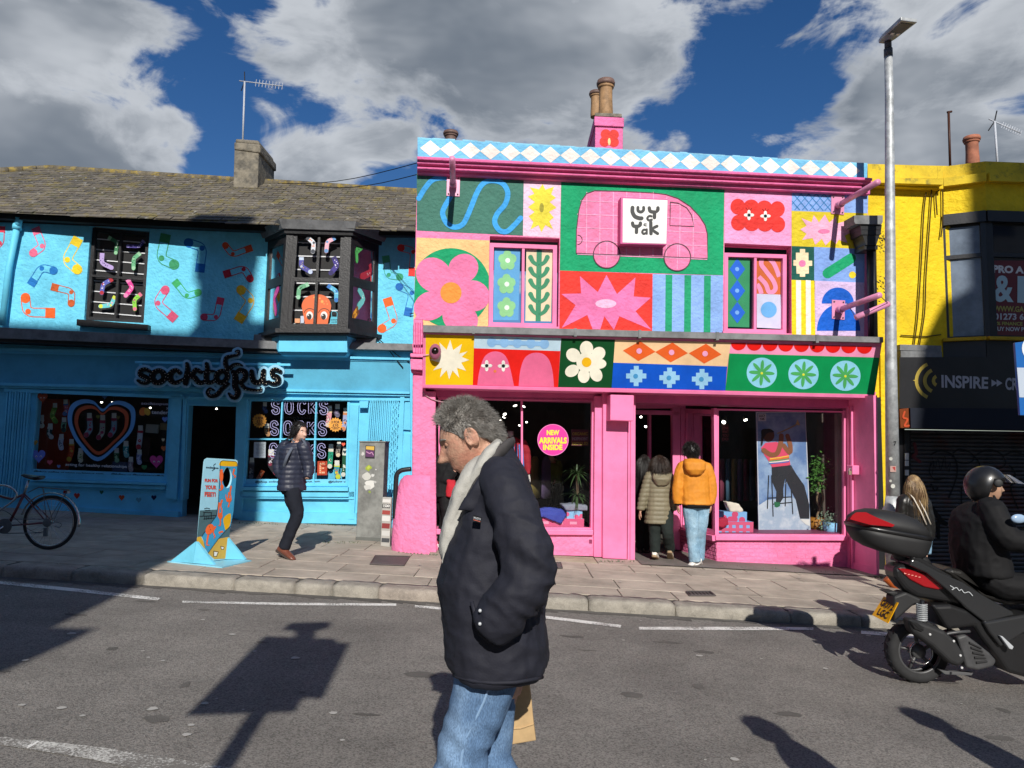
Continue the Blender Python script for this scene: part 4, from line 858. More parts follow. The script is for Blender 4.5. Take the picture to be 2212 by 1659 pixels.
def slate_mesh(k):
 r2 = random.Random(k); w, h = .27, .34; j = [r2.uniform(-.012, .012) for _ in range(6)]
 V = [(0 + j[0], 0 + j[1], .022), (w + j[2], 0 + j[3], .022), (w, h, .0), (0, h, 0), (0 + j[0], j[1], .006), (w + j[2], j[3], .006)]
 me = bpy.data.meshes.new('slate'); me.from_pydata(V, [], [(0, 1, 2, 3), (4, 5, 1, 0), (0, 3, 4), (1, 5, 2)]); me.materials.append(M('roof_slate%d' % (k % 3))); me.update(); return me
sms = [slate_mesh(k) for k in range(6)]
rotm = Matrix((PR.e1, PR.e2, PR.n)).transposed()
rr = random.Random(5); n_s = 0; rest = MB(); gauge = .17; r_i = 0; bb = b_lo
def top_b(a):
 p = PR.w(a, 0)
 k = (a - ab[3][0]) / (ab[2][0] - ab[3][0])
 return lerp(ab[3][1], ab[2][1], k) if k > 0 else lerp(ab[3][1], ab[4][1], min(1, -k * (ab[2][0] - ab[3][0]) / (ab[3][0] - ab[4][0])))
def bot_b(a): k = (a - ab[0][0]) / (ab[1][0] - ab[0][0]); return lerp(ab[0][1], ab[1][1], k)
SL = []
while bb < b_hi:
 a = -10.6 - PR.o.x * 0 + (.14 if r_i % 2 else 0); a = max(a_lo, -1.2) + (.14 if r_i % 2 else 0)
 while a < a_hi - .28:
  if bb > bot_b(a) - .1 and bb + .1 < top_b(a): SL.append((a, bb))
  a += .285
 bb += gauge; r_i += 1
SL.sort(key=lambda q: q[1])
for a, bb in SL:
 if n_s < 300:
  o = bpy.data.objects.new('slate', sms[rr.randrange(6)]); COL.objects.link(o); o.parent = roof; ROOT[o] = ROOT[roof]
  o.matrix_local = Matrix.Translation(PR.w(a, bb, .004 + rr.uniform(0, .004)) - ROOT[roof]) @ rotm.to_4x4() @ Matrix.Rotation(rr.uniform(-.03, .03), 4, 'Z'); n_s += 1
 else:
  V = [(0, 0, .024), (.27, 0, .024), (.27, .34, .0), (0, .34, 0), (0, 0, .006), (.27, 0, .006)]; dz = rr.uniform(.003, .01)
  rest.add([PR.w(a + x, bb + y_, z + dz) for x, y_, z in V], [(0, 1, 2, 3), (4, 5, 1, 0), (0, 3, 4), (1, 5, 2)], rr.randrange(3))
tag(rest.build('slates', ['roof_slate0', 'roof_slate1', 'roof_slate2'], roof), kind='stuff')
rl = PR.p(110, 365); rr_ = PR.p(905, rdg(905)); nr = 26
for i in range(nr):
 p, q = rl.lerp(rr_, i / nr), rl.lerp(rr_, (i + .96) / nr); b = MB(); b.tube([p, q], .085, 10); b.build('ridge_tile', 'ridge', roof, smooth=True)
hl = PR.p(-420, 392)
for i in range(16):
 p, q = rl.lerp(hl, i / 16), rl.lerp(hl, (i + .96) / 16); b = MB(); b.tube([p, q], .085, 10); b.build('ridge_tile', 'ridge', roof, smooth=True)
mesh('roof_back', [rl, rr_, rr_ + Vector((.2, 3, -2)), rl + Vector((0, 3, -2))], [(0, 1, 2, 3)], 'roof_slate1', roof)
SPEC['render_old'] = ((.22, .195, .15), dict(rough=.95, bump=.8, bscale=22, dirt=.45, dscale=6, c2=(.13, .12, .10), cscale=5))
chp = rl.lerp(rr_, .54); cy = chp.y - .25
PC = Plane((0, cy, 0), (1, .05, 0), (0, 0, 1))
def cbox(pts, dep, d0=0, name='stack'):
 fr = [PC.p(*zU(*q), d0) for q in pts]; bk = [p + Vector((-.0, dep, 0)) for p in fr]; k = len(fr)
 return mesh(name, fr + bk, [tuple(range(k)), tuple(range(2 * k - 1, k - 1, -1))] + [(i, k + i, k + (i + 1) % k, (i + 1) % k) for i in range(k)], 'render_old', ch_)
ch_ = link('chimney', bpy.data.meshes.new('chimney'), roof)
bevel(cbox([(1012, 640), (1118, 652), (1112, 845), (1006, 838)], 1.0), .02); bevel(cbox([(1010, 612), (1124, 622), (1124, 660), (1010, 645)], 1.05, .03, 'cap'), .03); bevel(cbox([(1018, 598), (1116, 605), (1120, 624), (1014, 614)], .95, 0, 'cap'), .03)
def aerial(name, label, base, top, tip, n, mat, boom_r=.012, el=.16, y=None, roll=0):
 base, top, tip = Vector(base), Vector(top), Vector(tip); t = thing(name, label, 'aerial', base)
 b = MB(); b.tube([base - Vector((0, 0, .3)), top], .02, 8); b.build('mast', mat, t, smooth=True)
 b = MB(); dr = (tip - top).normalized(); b.tube([top - dr * .12, tip], boom_r, 6); b.build('boom', mat, t, smooth=True)
 s = Vector((0, 0, 1)); s = (s - dr * s.dot(dr)).normalized(); s = Matrix.Rotation(roll, 3, dr) @ s
 for k in range(n):
  c = top.lerp(tip, .3 + .7 * k / (n - 1)); b = MB(); b.tube([c - s * el * .5, c + s * el * .5], .007, 5); b.build('element', mat, t)
 for a in (-1, 1):
  c = top + dr * .05; b = MB(); b.tube([c - dr * .05, c - dr * .09 + s * a * .22], .012, 5); b.build('reflector', '#1c1c20', t)
 return t
yA = cy + .5
aerial('tv_aerial', 'thin television aerial on a mast above the weathered chimney of the blue shop', at(*zU(1050, 600), yA), at(*zU(1057, 352), yA), at(*zU(1220, 372), yA), 9, '#b8bcc4')
# the pink shop with its painted front
PP = Plane((0, 10.75, 0), (1, .09, 0), (0, 0, 1))
PINK, PK = '#f987b6:plaster', '#f985b6'
pink = thing('pink_shop', 'pink two storey clothes shop covered in a bright patchwork mural', 'shop', (2.2, 10.95, gz(2.2) + KERB))
wq = [(902, 330), (1873, 372), (1881, 740), (893, 735)]
winL = [zG(650, 850), zG(1214, 870), zG(1204, 1592), zG(637, 1582)]
winR = [zH(626, 908), zH(1168, 932), zH(1170, 1648), zH(618, 1628)]
wall('wall', PP, wq, [winL, winR], PINK, pink, depth=.17)
lt, lb_ = PP.p(902, 300), PP.p(893, 1190, -.3); rt_, rb = PP.p(1874, 356), PP.p(1881, 1240, -.3); back_ = Vector((0, 8, 0))
mesh('flank_wall', [lt, lt + back_, Vector((lt.x, lt.y + 8, 0)), Vector((lb_.x, lb_.y, 0))], [(0, 1, 2, 3)], PINK, pink)
mesh('flank_wall', [rt_, rt_ + back_, Vector((rt_.x, rt_.y + 8, -.5)), Vector((rb.x, rb.y, -.5))], [(0, 1, 2, 3)], '#2c3c50:plaster', pink)
mesh('roof', [lt - Vector((0, -.3, .5)), rt_ - Vector((0, -.3, .3)), rt_ + back_, lt + back_], [(0, 1, 2, 3)], 'slate', pink)
PX = ':plaster'
def g(name, pts, d, c, zf=zG, clip=None): return flat(name, PP, pts, d, c + (PX if ':' not in c else ''), pink, zf, clip)
def gs(name, pts, w, d, c, zf=zG, **k): return stroke(name, PP, pts, w, d, c + PX, pink, zf, **k)
para = prism('parapet', PP, [(902, 299), (1874, 355), (1873, 384), (902, 341)], -.35, .03, '#79c6ee:plaster', pink)
for i in range(22):
 u = lerp(168, 3572, i / 21); v = lerp(139, 318, i / 21); sz = lerp(84, 78, i / 21)
 g('painted_diamond', [(u - sz, v - 2), (u, v - 65), (u + sz, v + 4), (u + 2, v + 66)], .034, '#f4f0e6')
b = MB(); n = 60
for i in range(n):
 a, c = lerp2((902, 299), (1874, 355), i / n), lerp2((902, 299), (1874, 355), (i + 1) / n); p, q = PP.p(*a, .03), PP.p(*c, .03); h = .02 + .02 * noise.noise(Vector((i * .7, 1, 2)))
 b.add([p, q, q + Vector((0, .36, 0)), p + Vector((0, .36, 0)), p + Vector((0, .0, h)), q + Vector((0, 0, h)), q + Vector((0, .36, h)), p + Vector((0, .36, h))], [(0, 1, 5, 4), (4, 5, 6, 7), (1, 2, 6, 5), (2, 3, 7, 6), (3, 0, 4, 7)])
tag(b.build('coping', '#8ed0ee:plaster', pink), kind='stuff')
for l, r, d1 in (((901, 337, 344), (1885, 384, 390), .26), ((901, 344, 353), (1884, 390, 397), .21), ((901, 353, 358), (1882, 397, 402), .15), ((901, 359.5, 364), (1881, 403, 407.5), .17), ((901, 364, 374), (1880, 407.5, 420), .09)): bevel(band('cornice', PP, l, r, -.02, d1, '#ee74ac:plaster', pink), .012, 2)
D1, D2, D3, D4 = .003, .006, .009, .012
g('mural_field', [(58, 340), (925, 375), (918, 847), (58, 806)], D1, '#467a6c')
gs('painted_squiggle', [(75, 545), (120, 470), (180, 400), (250, 378), (310, 385), (345, 440), (335, 520), (285, 610), (268, 670), (300, 745), (360, 778), (430, 755), (480, 660), (550, 490), (610, 415), (690, 402), (760, 430), (795, 500), (775, 590), (710, 670), (690, 740), (730, 805), (790, 812), (850, 760), (900, 705)], 42, D2, '#41a6ec', caps=True)
g('mural_field', [(925, 390), (1228, 402), (1215, 864), (918, 850)], D1, '#f6cbe2')
g('painted_burst', [(1078, 430), (1100, 475), (1170, 450), (1148, 512), (1185, 540), (1135, 575), (1190, 620), (1130, 655), (1168, 700), (1132, 730), (1162, 795), (1100, 762), (1068, 818), (1045, 762), (980, 795), (1002, 735), (965, 690), (1012, 655), (960, 615), (1015, 575), (958, 530), (1010, 508), (975, 455), (1048, 472)], D2, '#ecdc48')
g('painted_dot', ell(1070, 620, 18, 38), D3, '#a8a03c')
GR = [zG(1228, 400), zH(626, 452), zH(616, 1168), zG(1216, 1130)]
flat('mural_field', PP, GR, D1, '#12a26c' + PX, pink)
hg = 1924.6
van = [(1350, 990), (1352, 800), (1372, 640), (1395, 560), (1435, 505), (1500, 482), (1700, 486), (hg + 40, 500), (hg + 150, 512), (hg + 250, 545), (hg + 350, 610), (hg + 425, 690), (hg + 470, 760), (hg + 488, 830), (hg + 490, 1032), (1350, 990)]
g('painted_van', van[:-1], D2, '#f587b4')
for cx in (1597, hg + 245): g('painted_wheel', ell(cx, 1000 if cx < 1700 else 1022, 108, 110, 32), D3, '#f587b4')
for k in range(11):
 u = 1435 + k * 108; top = 488 if u < hg + 100 else 488 + (u - hg - 100) * .6; bt = 992 + (u - 1350) * .038
 if u < hg + 480: gs('painted_line', [(u, top + 6), (u - 3, bt)], 7, D3 + .0012, '#f6acd2', k=1, caps=False)
for k in range(5):
 v = 565 + k * 108; a = 1385 if k == 0 else 1358; e = hg + (270, 410, 475, 486, 486)[k] if k < 5 else 0
 gs('painted_line', [(a, v), (e, v + (e - a) * .04)], 7, D3 + .0016, '#f6acd2', k=1, caps=False)
for cx, cy in ((1597, 1000), (hg + 245, 1022)):
 gs('painted_line', [(cx - 100, cy), (cx + 100, cy + 6)], 6, D3 + .002, '#f6acd2', k=1, caps=False); gs('painted_line', [(cx + 2, cy - 95), (cx - 2, cy + 100)], 6, D3 + .0024, '#f6acd2', k=1, caps=False)
gs('painted_outline', van, 7, D4, '#5e4450', k=1)
for cx, cy in ((1597, 1000), (hg + 245, 1022)): gs('painted_outline', ell(cx, cy, 108, 110, 30), 8, D4 + .002, '#5e4450', k=1, closed=True)
gs('painted_outline', [(hg + 188, 575), (hg + 250, 583), (hg + 320, 620), (hg + 360, 680), (hg + 380, 772), (hg + 185, 765), (hg + 188, 575)], 7, D4, '#5e4450', k=1)
gs('painted_outline', ell(1362, 880, 36, 38, 12, -90, 90), 6, D4, '#5e4450', k=1)
g('mural_field', [(57, 806), (650, 845), (646, 886), (56, 862)], D1, '#f48ab8')
PE = [(56, 862), (647, 886), (636, 1582), (30, 1572)]
g('mural_field', PE, D1, '#f8c88a')
g('painted_disc', ell(335, 1270, 322, 322, 48), D2, '#12a26c', clip=PE)
for k, (x, y_, rx, ry, rt) in enumerate(((195, 1165, 150, 135, 40), (435, 1112, 125, 115, -35), (515, 1335, 135, 125, 15), (410, 1515, 150, 125, 30), (170, 1415, 140, 115, -25), (335, 1300, 150, 150, 0))): g('painted_petal', ell(x, y_, rx, ry, 28, rot=rt), D3 + k * 2e-4, '#f07fae', clip=PE)
g('painted_dot', ell(335, 1310, 86), D4, '#f5953f')
g('mural_field', [(1218, 1130), (1968, 1158), (1965, 1622), (1214, 1600)], D1, '#f03d33')
g('painted_burst', [(1380, 1175), (1525, 1305), (1595, 1165), (1680, 1320), (1830, 1185), (1815, 1340), (1955, 1350), (1830, 1460), (1960, 1610), (1700, 1500), (1655, 1610), (1578, 1500), (1545, 1606), (1482, 1604), (1440, 1490), (1232, 1595), (1345, 1410), (1230, 1320), (1390, 1315)], D2, '#f27cb4')
g('painted_dot', ell(1590, 1398, 85, 36), D3, '#fac4e6')
g('mural_field', [(45, 1158), (616, 1170), (613, 1632), (40, 1620)], D1, '#8eb4f0', zH)
for x in (150, 303, 462): g('painted_stripe', [(x, 1161 + x * .02), (x + 54, 1162 + x * .02), (x + 50, 1621 + x * .02), (x - 4, 1620 + x * .02)], D2, '#1f9f70', zH)
g('mural_field', [(628, 455), (1170, 490), (1168, 931), (626, 906)], D1, '#f6a3d2', zH)
for k, (x, y_) in enumerate(((735, 612), (843, 618), (950, 626), (1055, 632), (740, 742), (848, 746), (955, 750), (1058, 756))): g('painted_cloud', ell(x, y_, 66 if k % 4 in (1, 2) else 60, 64, 28), D2 + k * 2e-4, '#ee3a34', zH)
g('painted_cloud', rect(735, 610, 1062, 752), D3, '#ee3a34', zH)
def eye(S, zf, x, y_, r, par, d):
 for k in range(4): flat('painted_eye', S, ell(x + r * .55 * math.cos(k * 1.5708), y_ + r * .55 * math.sin(k * 1.5708), r * .5 if k % 2 == 0 else r * .33, r * .33 if k % 2 == 0 else r * .5, 14), d + k * 1e-4, '#f4f0ea' + PX, par, zf)
 flat('painted_pupil', S, ell(x, y_, r * .33, n=14), d + .002, '#0f2a28' + PX, par, zf)
for x, y_ in ((825, 680), (958, 688)):
 eye(PP, zH, x, y_, 40, pink, D4)
 for k in (-1, 0, 1): gs('painted_lash', [(x + k * 12, y_ - 42), (x + k * 24, y_ - 64 + abs(k) * 8)], 4, D4, '#3a1414', zH, k=1)
BQ = [(1172, 492), (1790, 518), (1786, 666), (1170, 646)]
g('mural_field', BQ, D1, '#8db0ee', zH)
for k in range(9):
 x = 1120 + k * 62
 for sgn_ in (1, -1):
  a, c = ((x, 505), (x + 130, 655)) if sgn_ > 0 else ((x + 130, 505), (x, 655))
  Q = ribbon([a, c], 6)[0]; Q = clip_poly(Q, [(1174, 500), (1490, 512), (1490, 645), (1174, 640)])
  if len(Q) > 2: g('painted_line', Q, D2 + (.001 if sgn_ > 0 else 0), '#3584c4', zH)
g('mural_field', [(1170, 646), (1786, 666), (1764, 957), (1170, 931)], D1, '#e2cb2e', zH)
g('painted_burst', [(1350, 680), (1392, 740), (1440, 676), (1475, 742), (1530, 690), (1535, 750), (1622, 725), (1598, 782), (1665, 816), (1600, 846), (1622, 908), (1552, 880), (1530, 915), (1490, 880), (1445, 926), (1415, 872), (1362, 922), (1340, 866), (1255, 882), (1292, 832), (1240, 796), (1292, 768), (1250, 705), (1332, 738)], D2, '#f8b6d4', zH)
g('painted_dot', ell(1432, 812, 48, 18), D3, '#f07fae', zH)
g('mural_field', [(1171, 931), (1352, 938), (1354, 1212), (1170, 1205)], D1, '#14584e', zH)
g('painted_cross', [(1237, 955), (1280, 955), (1280, 985), (1307, 985), (1307, 1050), (1337, 1050), (1337, 1092), (1310, 1092), (1310, 1155), (1280, 1155), (1280, 1180), (1237, 1180), (1237, 1155), (1210, 1155), (1208, 1092), (1185, 1090), (1185, 1045), (1205, 1045), (1205, 985), (1237, 985)], D2, '#f6dfb8', zH)
g('painted_dot', ell(1257, 1072, 28), D3, '#f07fae', zH)
g('mural_field', [(1352, 938), (1764, 957), (1760, 1228), (1354, 1212)], D1, '#84a8e8', zH)
gs('painted_capsule', [(1462, 1152), (1650, 1032)], 82, D2, '#12a26c', zH, k=1); g('painted_dot', ell(1663, 1165, 28), D2, '#f2d62e', zH)
g('mural_field', [(1170, 1205), (1360, 1212), (1364, 1652), (1172, 1648)], D1, '#fbd81e', zH)
for x in (1206, 1285): g('painted_stripe', [(x, 1207), (x + 40, 1209), (x + 42, 1650), (x + 2, 1648)], D2, '#f6f2e8', zH)
g('mural_field', [(1354, 1212), (1760, 1228), (1758, 1662), (1363, 1652)], D1, '#dcc2ea', zH)
g('painted_arch', ell(1545, 1397, 130, 130, 24, 180, 360), D2, '#0e62d2', zH); g('painted_arch', ell(1551, 1618, 176, 215, 28, 180, 360), D2, '#0e62d2', zH)
g('mural_border', [(1762, 958), (1786, 960), (1786, 1664), (1759, 1662)], D1, '#f487b8', zH)
def painted_window(q, zf, fr):
 Q = [zf(*x) for x in q]
 w = glazed('casement_window', PP, Q, pink, PK, .06, (.5,), (), d=-.17, th=.09, glassmat='pane_glass')
 for nm, pts, c, d in fr: flat(nm, PP, pts, -.145 + d, c + ':paint', w, zf)
 return w
fr = [('painted_panel', [(688, 932), (897, 936), (882, 1532), (678, 1530)], '#58a4d8', 0), ('painted_panel', [(946, 946), (1158, 950), (1146, 1542), (938, 1538)], '#ecd6b2', 0)]
for cx, cy in ((792, 1048), (785, 1240), (785, 1430)):
 fr += [('painted_petal', ell(cx + 42 * math.cos(R(-90 + 72 * k)), cy + 46 * math.sin(R(-90 + 72 * k)), 34, 38, 16), '#8ccf8c', .003 + k * 2e-4) for k in range(5)] + [('painted_dot', ell(cx, cy, 40, n=16), '#8ccf8c', .0045), ('painted_dot', ell(cx + 3, cy, 20, n=16), '#e6f4e8', .006)]
fr += [('painted_stem', [(1030, 950), (1072, 950), (1062, 1541), (1020, 1541)], '#2d8a5c', .003)]
for k, y_ in enumerate((1090, 1185, 1280, 1390, 1490)):
 for s in (-1, 1):
  P = spline([(1048, y_), (1048 + s * 45, y_ - 28), (1048 + s * 68, y_ - 68)], 5); polys = ribbon(P, [26 + 14 * (i / len(P)) for i in range(len(P))])
  fr += [('painted_leaf', [q[0] for q in polys] + [polys[-1][1]] + ell(*P[-1], 19, n=6, a0=-90 - 40 * s, a1=90 - 40 * s)[1:-1] * 0 + [polys[-1][2]] + [q[3] for q in polys[::-1]], '#2d8a5c', .004 + k * 1e-4), ('painted_leaf', ell(*P[-1], 20, n=14), '#2d8a5c', .0048 + k * 1e-4)]
painted_window([(650, 905), (1195, 925), (1190, 1592), (640, 1582)], zG, fr)
fr = [('painted_panel', [(637, 1003), (832, 1008), (827, 1590), (630, 1584)], '#2f9060', 0), ('painted_panel', [(886, 1016), (1082, 1022), (1080, 1325), (888, 1318)], '#d66a30', 0), ('painted_panel', [(888, 1318), (1080, 1325), (1087, 1602), (888, 1592)], '#cfd2ea', 0), ('painted_dot', ell(985, 1447, 65), '#6cb0ea', .003)]
for y_ in (1118, 1293, 1470): fr += [('painted_diamond', [(667, y_), (730, y_ - 88), (794, y_), (730, y_ + 88)], '#1565d8', .003), ('painted_dot', ell(729, y_, 17, n=14), '#7ab0f0', .005)]
for P in ([(905, 1180), (960, 1240), (985, 1300), (1020, 1302), (1040, 1270), (1020, 1210), (960, 1130), (925, 1080), (930, 1035)], [(985, 1030), (1030, 1080), (1070, 1180)], [(890, 1240), (915, 1280), (925, 1318)]):
 for i, q in enumerate(ribbon(spline(P, 5), 36)): fr.append(('painted_wave', clip_poly(q, [(888, 1018), (1080, 1024), (1078, 1324), (890, 1317)]), '#f49ac4', .003 + i * 2e-5))
painted_window([(626, 985), (1130, 1000), (1128, 1640), (622, 1630)], zH, [f for f in fr if len(f[1]) > 2])
for q, zf in (([(650, 850), (1214, 870), (1212, 892), (650, 872)], zG), ([(626, 908), (1168, 932), (1168, 955), (626, 930)], zH)): prism('window_head', PP, q, -.17, -.1, PK, pink, zf)
for q, zf in (([(636, 1575), (1206, 1585), (1206, 1603), (634, 1594)], zG), ([(616, 1620), (1172, 1640), (1172, 1658), (616, 1640)], zH)): prism('window_sill', PP, q, -.1, .05, PK, pink, zf)
box = thing('shop_sign', 'square white sign box with black lettering on the painted van', 'sign', PP.p(*zG(1850, 900), 0))
bq = [(1728, 545), (hg + 165, 560), (hg + 155, 912), (1726, 902)]
prism('sign_box', PP, [(1712, 534), (hg + 167, 552), (hg + 158, 920), (1708, 912)], .0, .2, '#d8609c', box, zG)
prism('sign_face', PP, bq, .2, .206, '#f0f0ec:print', box, zG)
BLK = '#0e1414:print'
def sgs(pts, w, **k): stroke('lettering', PP, pts, w, .21, BLK, box, zG, **k)
sgs([(1806, 620), (1806, 655), (1825, 690), (1860, 705), (1880, 706)], 32); sgs([(1850, 618), (1852, 645), (1875, 655), (1895, 640), (1896, 618)], 24)
sgs([(1960, 690), (1942, 688), (1926, 705), (1938, 722), (1962, 718)], 18)
sgs([(1942, 622), (1950, 648), (1985, 655), (2010, 640), (2012, 622)], 28); sgs([(1985, 655), (1984, 700)], 28)
sgs([(1806, 745), (1815, 768), (1845, 772), (1868, 760), (1870, 745)], 28); sgs([(1840, 772), (1838, 820)], 28)
sgs([(1918, 752), (1902, 752), (1900, 762), (1918, 768)], 8)
sgs([(1915, 800), (1895, 800), (1885, 818), (1898, 832), (1920, 822)], 18); sgs([(1922, 795), (1922, 832)], 16)
sgs([(1954, 740), (1956, 830)], 28, k=1); sgs([(2005, 770), (1965, 795), (2010, 830)], 24, k=2)
for x, y_ in ((1836, 752), (1990, 640)): flat('lettering_dot', PP, ell(x, y_, 4, n=8), .215, '#f0f0ec:print', box, zG)
SPEC['pink_metal'] = ((.72, .28, .46), dict(rough=.4, dirt=.15))
def flag_bracket(q, zf, tip, base, L_):
 bp = PP.p(*zf(*base), .02); b = link('flag_bracket', bpy.data.meshes.new('flag_bracket'), pink)
 bevel(prism('plate', PP, q, 0, .02, 'pink_metal', b, zf), .004)
 c = [lerp2(quad_at(q, s, t), quad_at(q, .5, .5), .0) for s, t in ((.15, .1), (.85, .1), (.15, .9), (.85, .9))]
 for x in c: mb = MB(); mb.lathe(PP.p(*zf(*x), .02), [(.012, 0), (.012, .012), (.004, .016)], 6, axis=PP.n); mb.build('bolt', 'iron', b)
 d = ray(*zf(*tip)); o = PP.o + PP.n * L_; tp = CO + d * ((o - CO).dot(PP.n) / d.dot(PP.n))
 mb = MB(); mb.tube([bp, tp], .043, 14); mb.build('socket_tube', 'pink_metal', b, smooth=True)
 mb = MB(); dr = (tp - bp).normalized(); mb.tube([bp, bp + dr * .14], .055, 12); mb.build('collar', 'pink_metal', b, smooth=True)
 return bp, tp
flag_bracket([(302, 365), (410, 368), (405, 530), (298, 524)], zG, (345, 222), (352, 440), 1.0)
flag_bracket([(1493, 518), (1600, 522), (1596, 678), (1492, 668)], zH, (1870, 412), (1545, 605), 1.25)
bp, tp = flag_bracket([(1498, 1366), (1605, 1372), (1600, 1530), (1498, 1520)], zH, (1882, 1330), (1550, 1450), 1.25)
d2 = [PP.p(*zH(*q), .9) for q in ((1690, 1510), (1955, 1400))]
mb = MB(); mb.tube(d2, .043, 14); mb.build('flag_pole_stub', 'pink_metal', pink, smooth=True)
mb = MB(); mb.tube([tp, d2[1]], .006, 5); mb.tube([PP.p(*zH(1615, 1390), .05), d2[0]], .006, 5); mb.build('stay_wire', 'iron', pink)
band('gutter', PP, (914, 702, 717), (1908, 728, 740), .2, .64, 'lead', pink)
for x, zf in ((595, zI), (1545, zI), (2145, zI), (685, zJ), (1555, zJ)):
 p = zf(x, 0)[0]; t = (p - 914) / (1908 - 914); y_ = lerp(702, 728, t); prism('gutter_joint', PP, rect(p - 3, y_ - 1.5, p + 3, y_ + 16), .2, .652, 'lead', pink)
band('gutter_bracket', PP, (914, 716, 722), (1900, 739.5, 745), .2, .5, '#7a2a50', pink)
tl, tr, br, bl = PP.p(*zI(128, 112), .56), PP.p(*zJ(2116, 205), .56), PP.p(*zJ(2047, 685), .3), PP.p(*zI(118, 634), .3)
PF = Plane(tl, tr - tl, tl - bl)
fas = link('sign_board', bpy.data.meshes.new('sign_board'), pink)
prism('board', PF, [zI(128, 112), zJ(2116, 205), zJ(2047, 685), zI(118, 634)], -.06, 0, PK, fas)
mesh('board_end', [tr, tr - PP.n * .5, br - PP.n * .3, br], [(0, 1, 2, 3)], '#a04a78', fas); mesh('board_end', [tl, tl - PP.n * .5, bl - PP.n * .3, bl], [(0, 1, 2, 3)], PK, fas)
mesh('board_soffit', [bl, br, br - PP.n * .55, bl - PP.n * .55], [(0, 1, 2, 3)], PK, fas)
band('board_lip', PF, (zI(118, 0)[0], zI(0, 612)[1], zI(0, 634)[1]), (zJ(2050, 0)[0], zJ(0, 657)[1], zJ(0, 684)[1]), -.03, .03, PK, fas)
def f(name, pts, d, c, zf=zI, **k): return flat(name, PF, pts, d, c, fas, zf, **k)
f('painted_field', [(150, 138), (602, 150), (590, 610), (148, 607)], .003, '#f9c80e')
f('painted_burst', [(378, 188), (405, 285), (487, 228), (462, 318), (540, 297), (485, 348), (555, 378), (480, 402), (525, 478), (440, 450), (462, 542), (400, 475), (368, 558), (345, 472), (283, 540), (300, 450), (218, 474), (282, 402), (190, 374), (275, 345), (225, 285), (295, 305), (276, 212), (345, 282)], .006, '#f5f0dc')
f('painted_field', [(602, 150), (1412, 174), (1402, 294), (598, 268)], .003, '#c4e0f0')
for k, x in enumerate((765, 882, 1003, 1130, 1255)): f('painted_bead', ell(x, 212 + k * 4, 45, n=20), .006 + k * 1e-4, '#90c0ee')
stroke('painted_bead', PF, [(765, 212), (1255, 228)], 42, .0075, '#90c0ee', fas, zI, k=1)
f('painted_field', [(598, 268), (1402, 294), (1382, 630), (588, 610)], .003, '#ee2018')
f('painted_arch', spline([(630, 611), (650, 480), (690, 360), (740, 312), (800, 297), (865, 315), (910, 370), (940, 470), (972, 620)], 5), .006, '#f0709c'); f('painted_arch', spline([(1015, 620), (1030, 480), (1065, 370), (1120, 322), (1185, 309), (1250, 325), (1300, 380), (1330, 480), (1345, 628)], 5), .006, '#f0709c')
for x, y_ in ((718, 430), (873, 433)): eye(PF, zI, x, y_, 50, fas, .009)
f('painted_dot', ell(795, 482, 14, n=12), .009, '#f0864a')
f('painted_field', [(1412, 176), (1913, 188), (1881, 637), (1382, 630)], .003, '#0a4c24')
for k, (x, y_, rx, ry, rt) in enumerate(((1647, 270, 62, 70, 0), (1758, 318, 68, 60, -40), (1762, 412, 70, 48, 0), (1735, 510, 56, 72, -30), (1622, 525, 55, 66, 0), (1512, 478, 68, 54, -30), (1525, 332, 70, 62, 35), (1645, 398, 92, 92, 0))): f('painted_petal', ell(x, y_, rx, ry, 22, rot=rt), .006 + k * 2e-4, '#f8f4e0')
f('painted_dot', ell(1648, 398, 45), .009, '#f8be18')
f5 = [zI(1913, 188), zJ(802, 200), zJ(769, 409), zI(1898, 402)]
flat('painted_field', PF, f5, .003, '#fbd2a2', fas); flat('painted_field', PF, [zI(1898, 402), zJ(769, 409), zJ(752, 620), zI(1881, 637)], .003, '#0c58d0', fas)
for x, y_ in ((2, 275), (284, 287), (576, 298)): f('painted_diamond', [(x - 142, y_ - 4), (x + 8, y_ - 87), (x + 142, y_ + 6), (x - 8, y_ + 86)], .006, '#f0682a', zJ); f('painted_dot', ell(x, y_, 24, n=18), .009, '#fab0d8', zJ)
for x, y_ in ((-24, 492), (266, 507), (549, 519)):
 u = 22; f('painted_cross', [(x - u, y_ - 88), (x + u, y_ - 88), (x + u, y_ - 55), (x + 55, y_ - 55), (x + 55, y_ - 22), (x + 88, y_ - 22), (x + 88, y_ + 22), (x + 52, y_ + 22), (x + 52, y_ + 55), (x + 20, y_ + 55), (x + 20, y_ + 88), (x - u, y_ + 88), (x - u, y_ + 55), (x - 55, y_ + 55), (x - 55, y_ + 22), (x - 88, y_ + 22), (x - 88, y_ - 22), (x - 52, y_ - 22), (x - 52, y_ - 55), (x - 20, y_ - 55)], .006, '#9cd2f4', zJ); f('painted_dot', ell(x - 5, y_ + 2, 21, n=16), .009, '#4a9ad0', zJ)
f('painted_field', [(802, 200), (2108, 236), (2096, 332), (786, 296)], .003, '#f99cc4', zJ)
for k in range(9):
 x = 868 + k * 137; y_ = 204 + k * 3.8; f('painted_scallop', ell(x, y_, 66, 64, 18, 0, 180), .006, '#ee1c16', zJ)
f('painted_field', [(786, 296), (2096, 332), (2048, 657), (752, 620)], .003, '#069452', zJ)
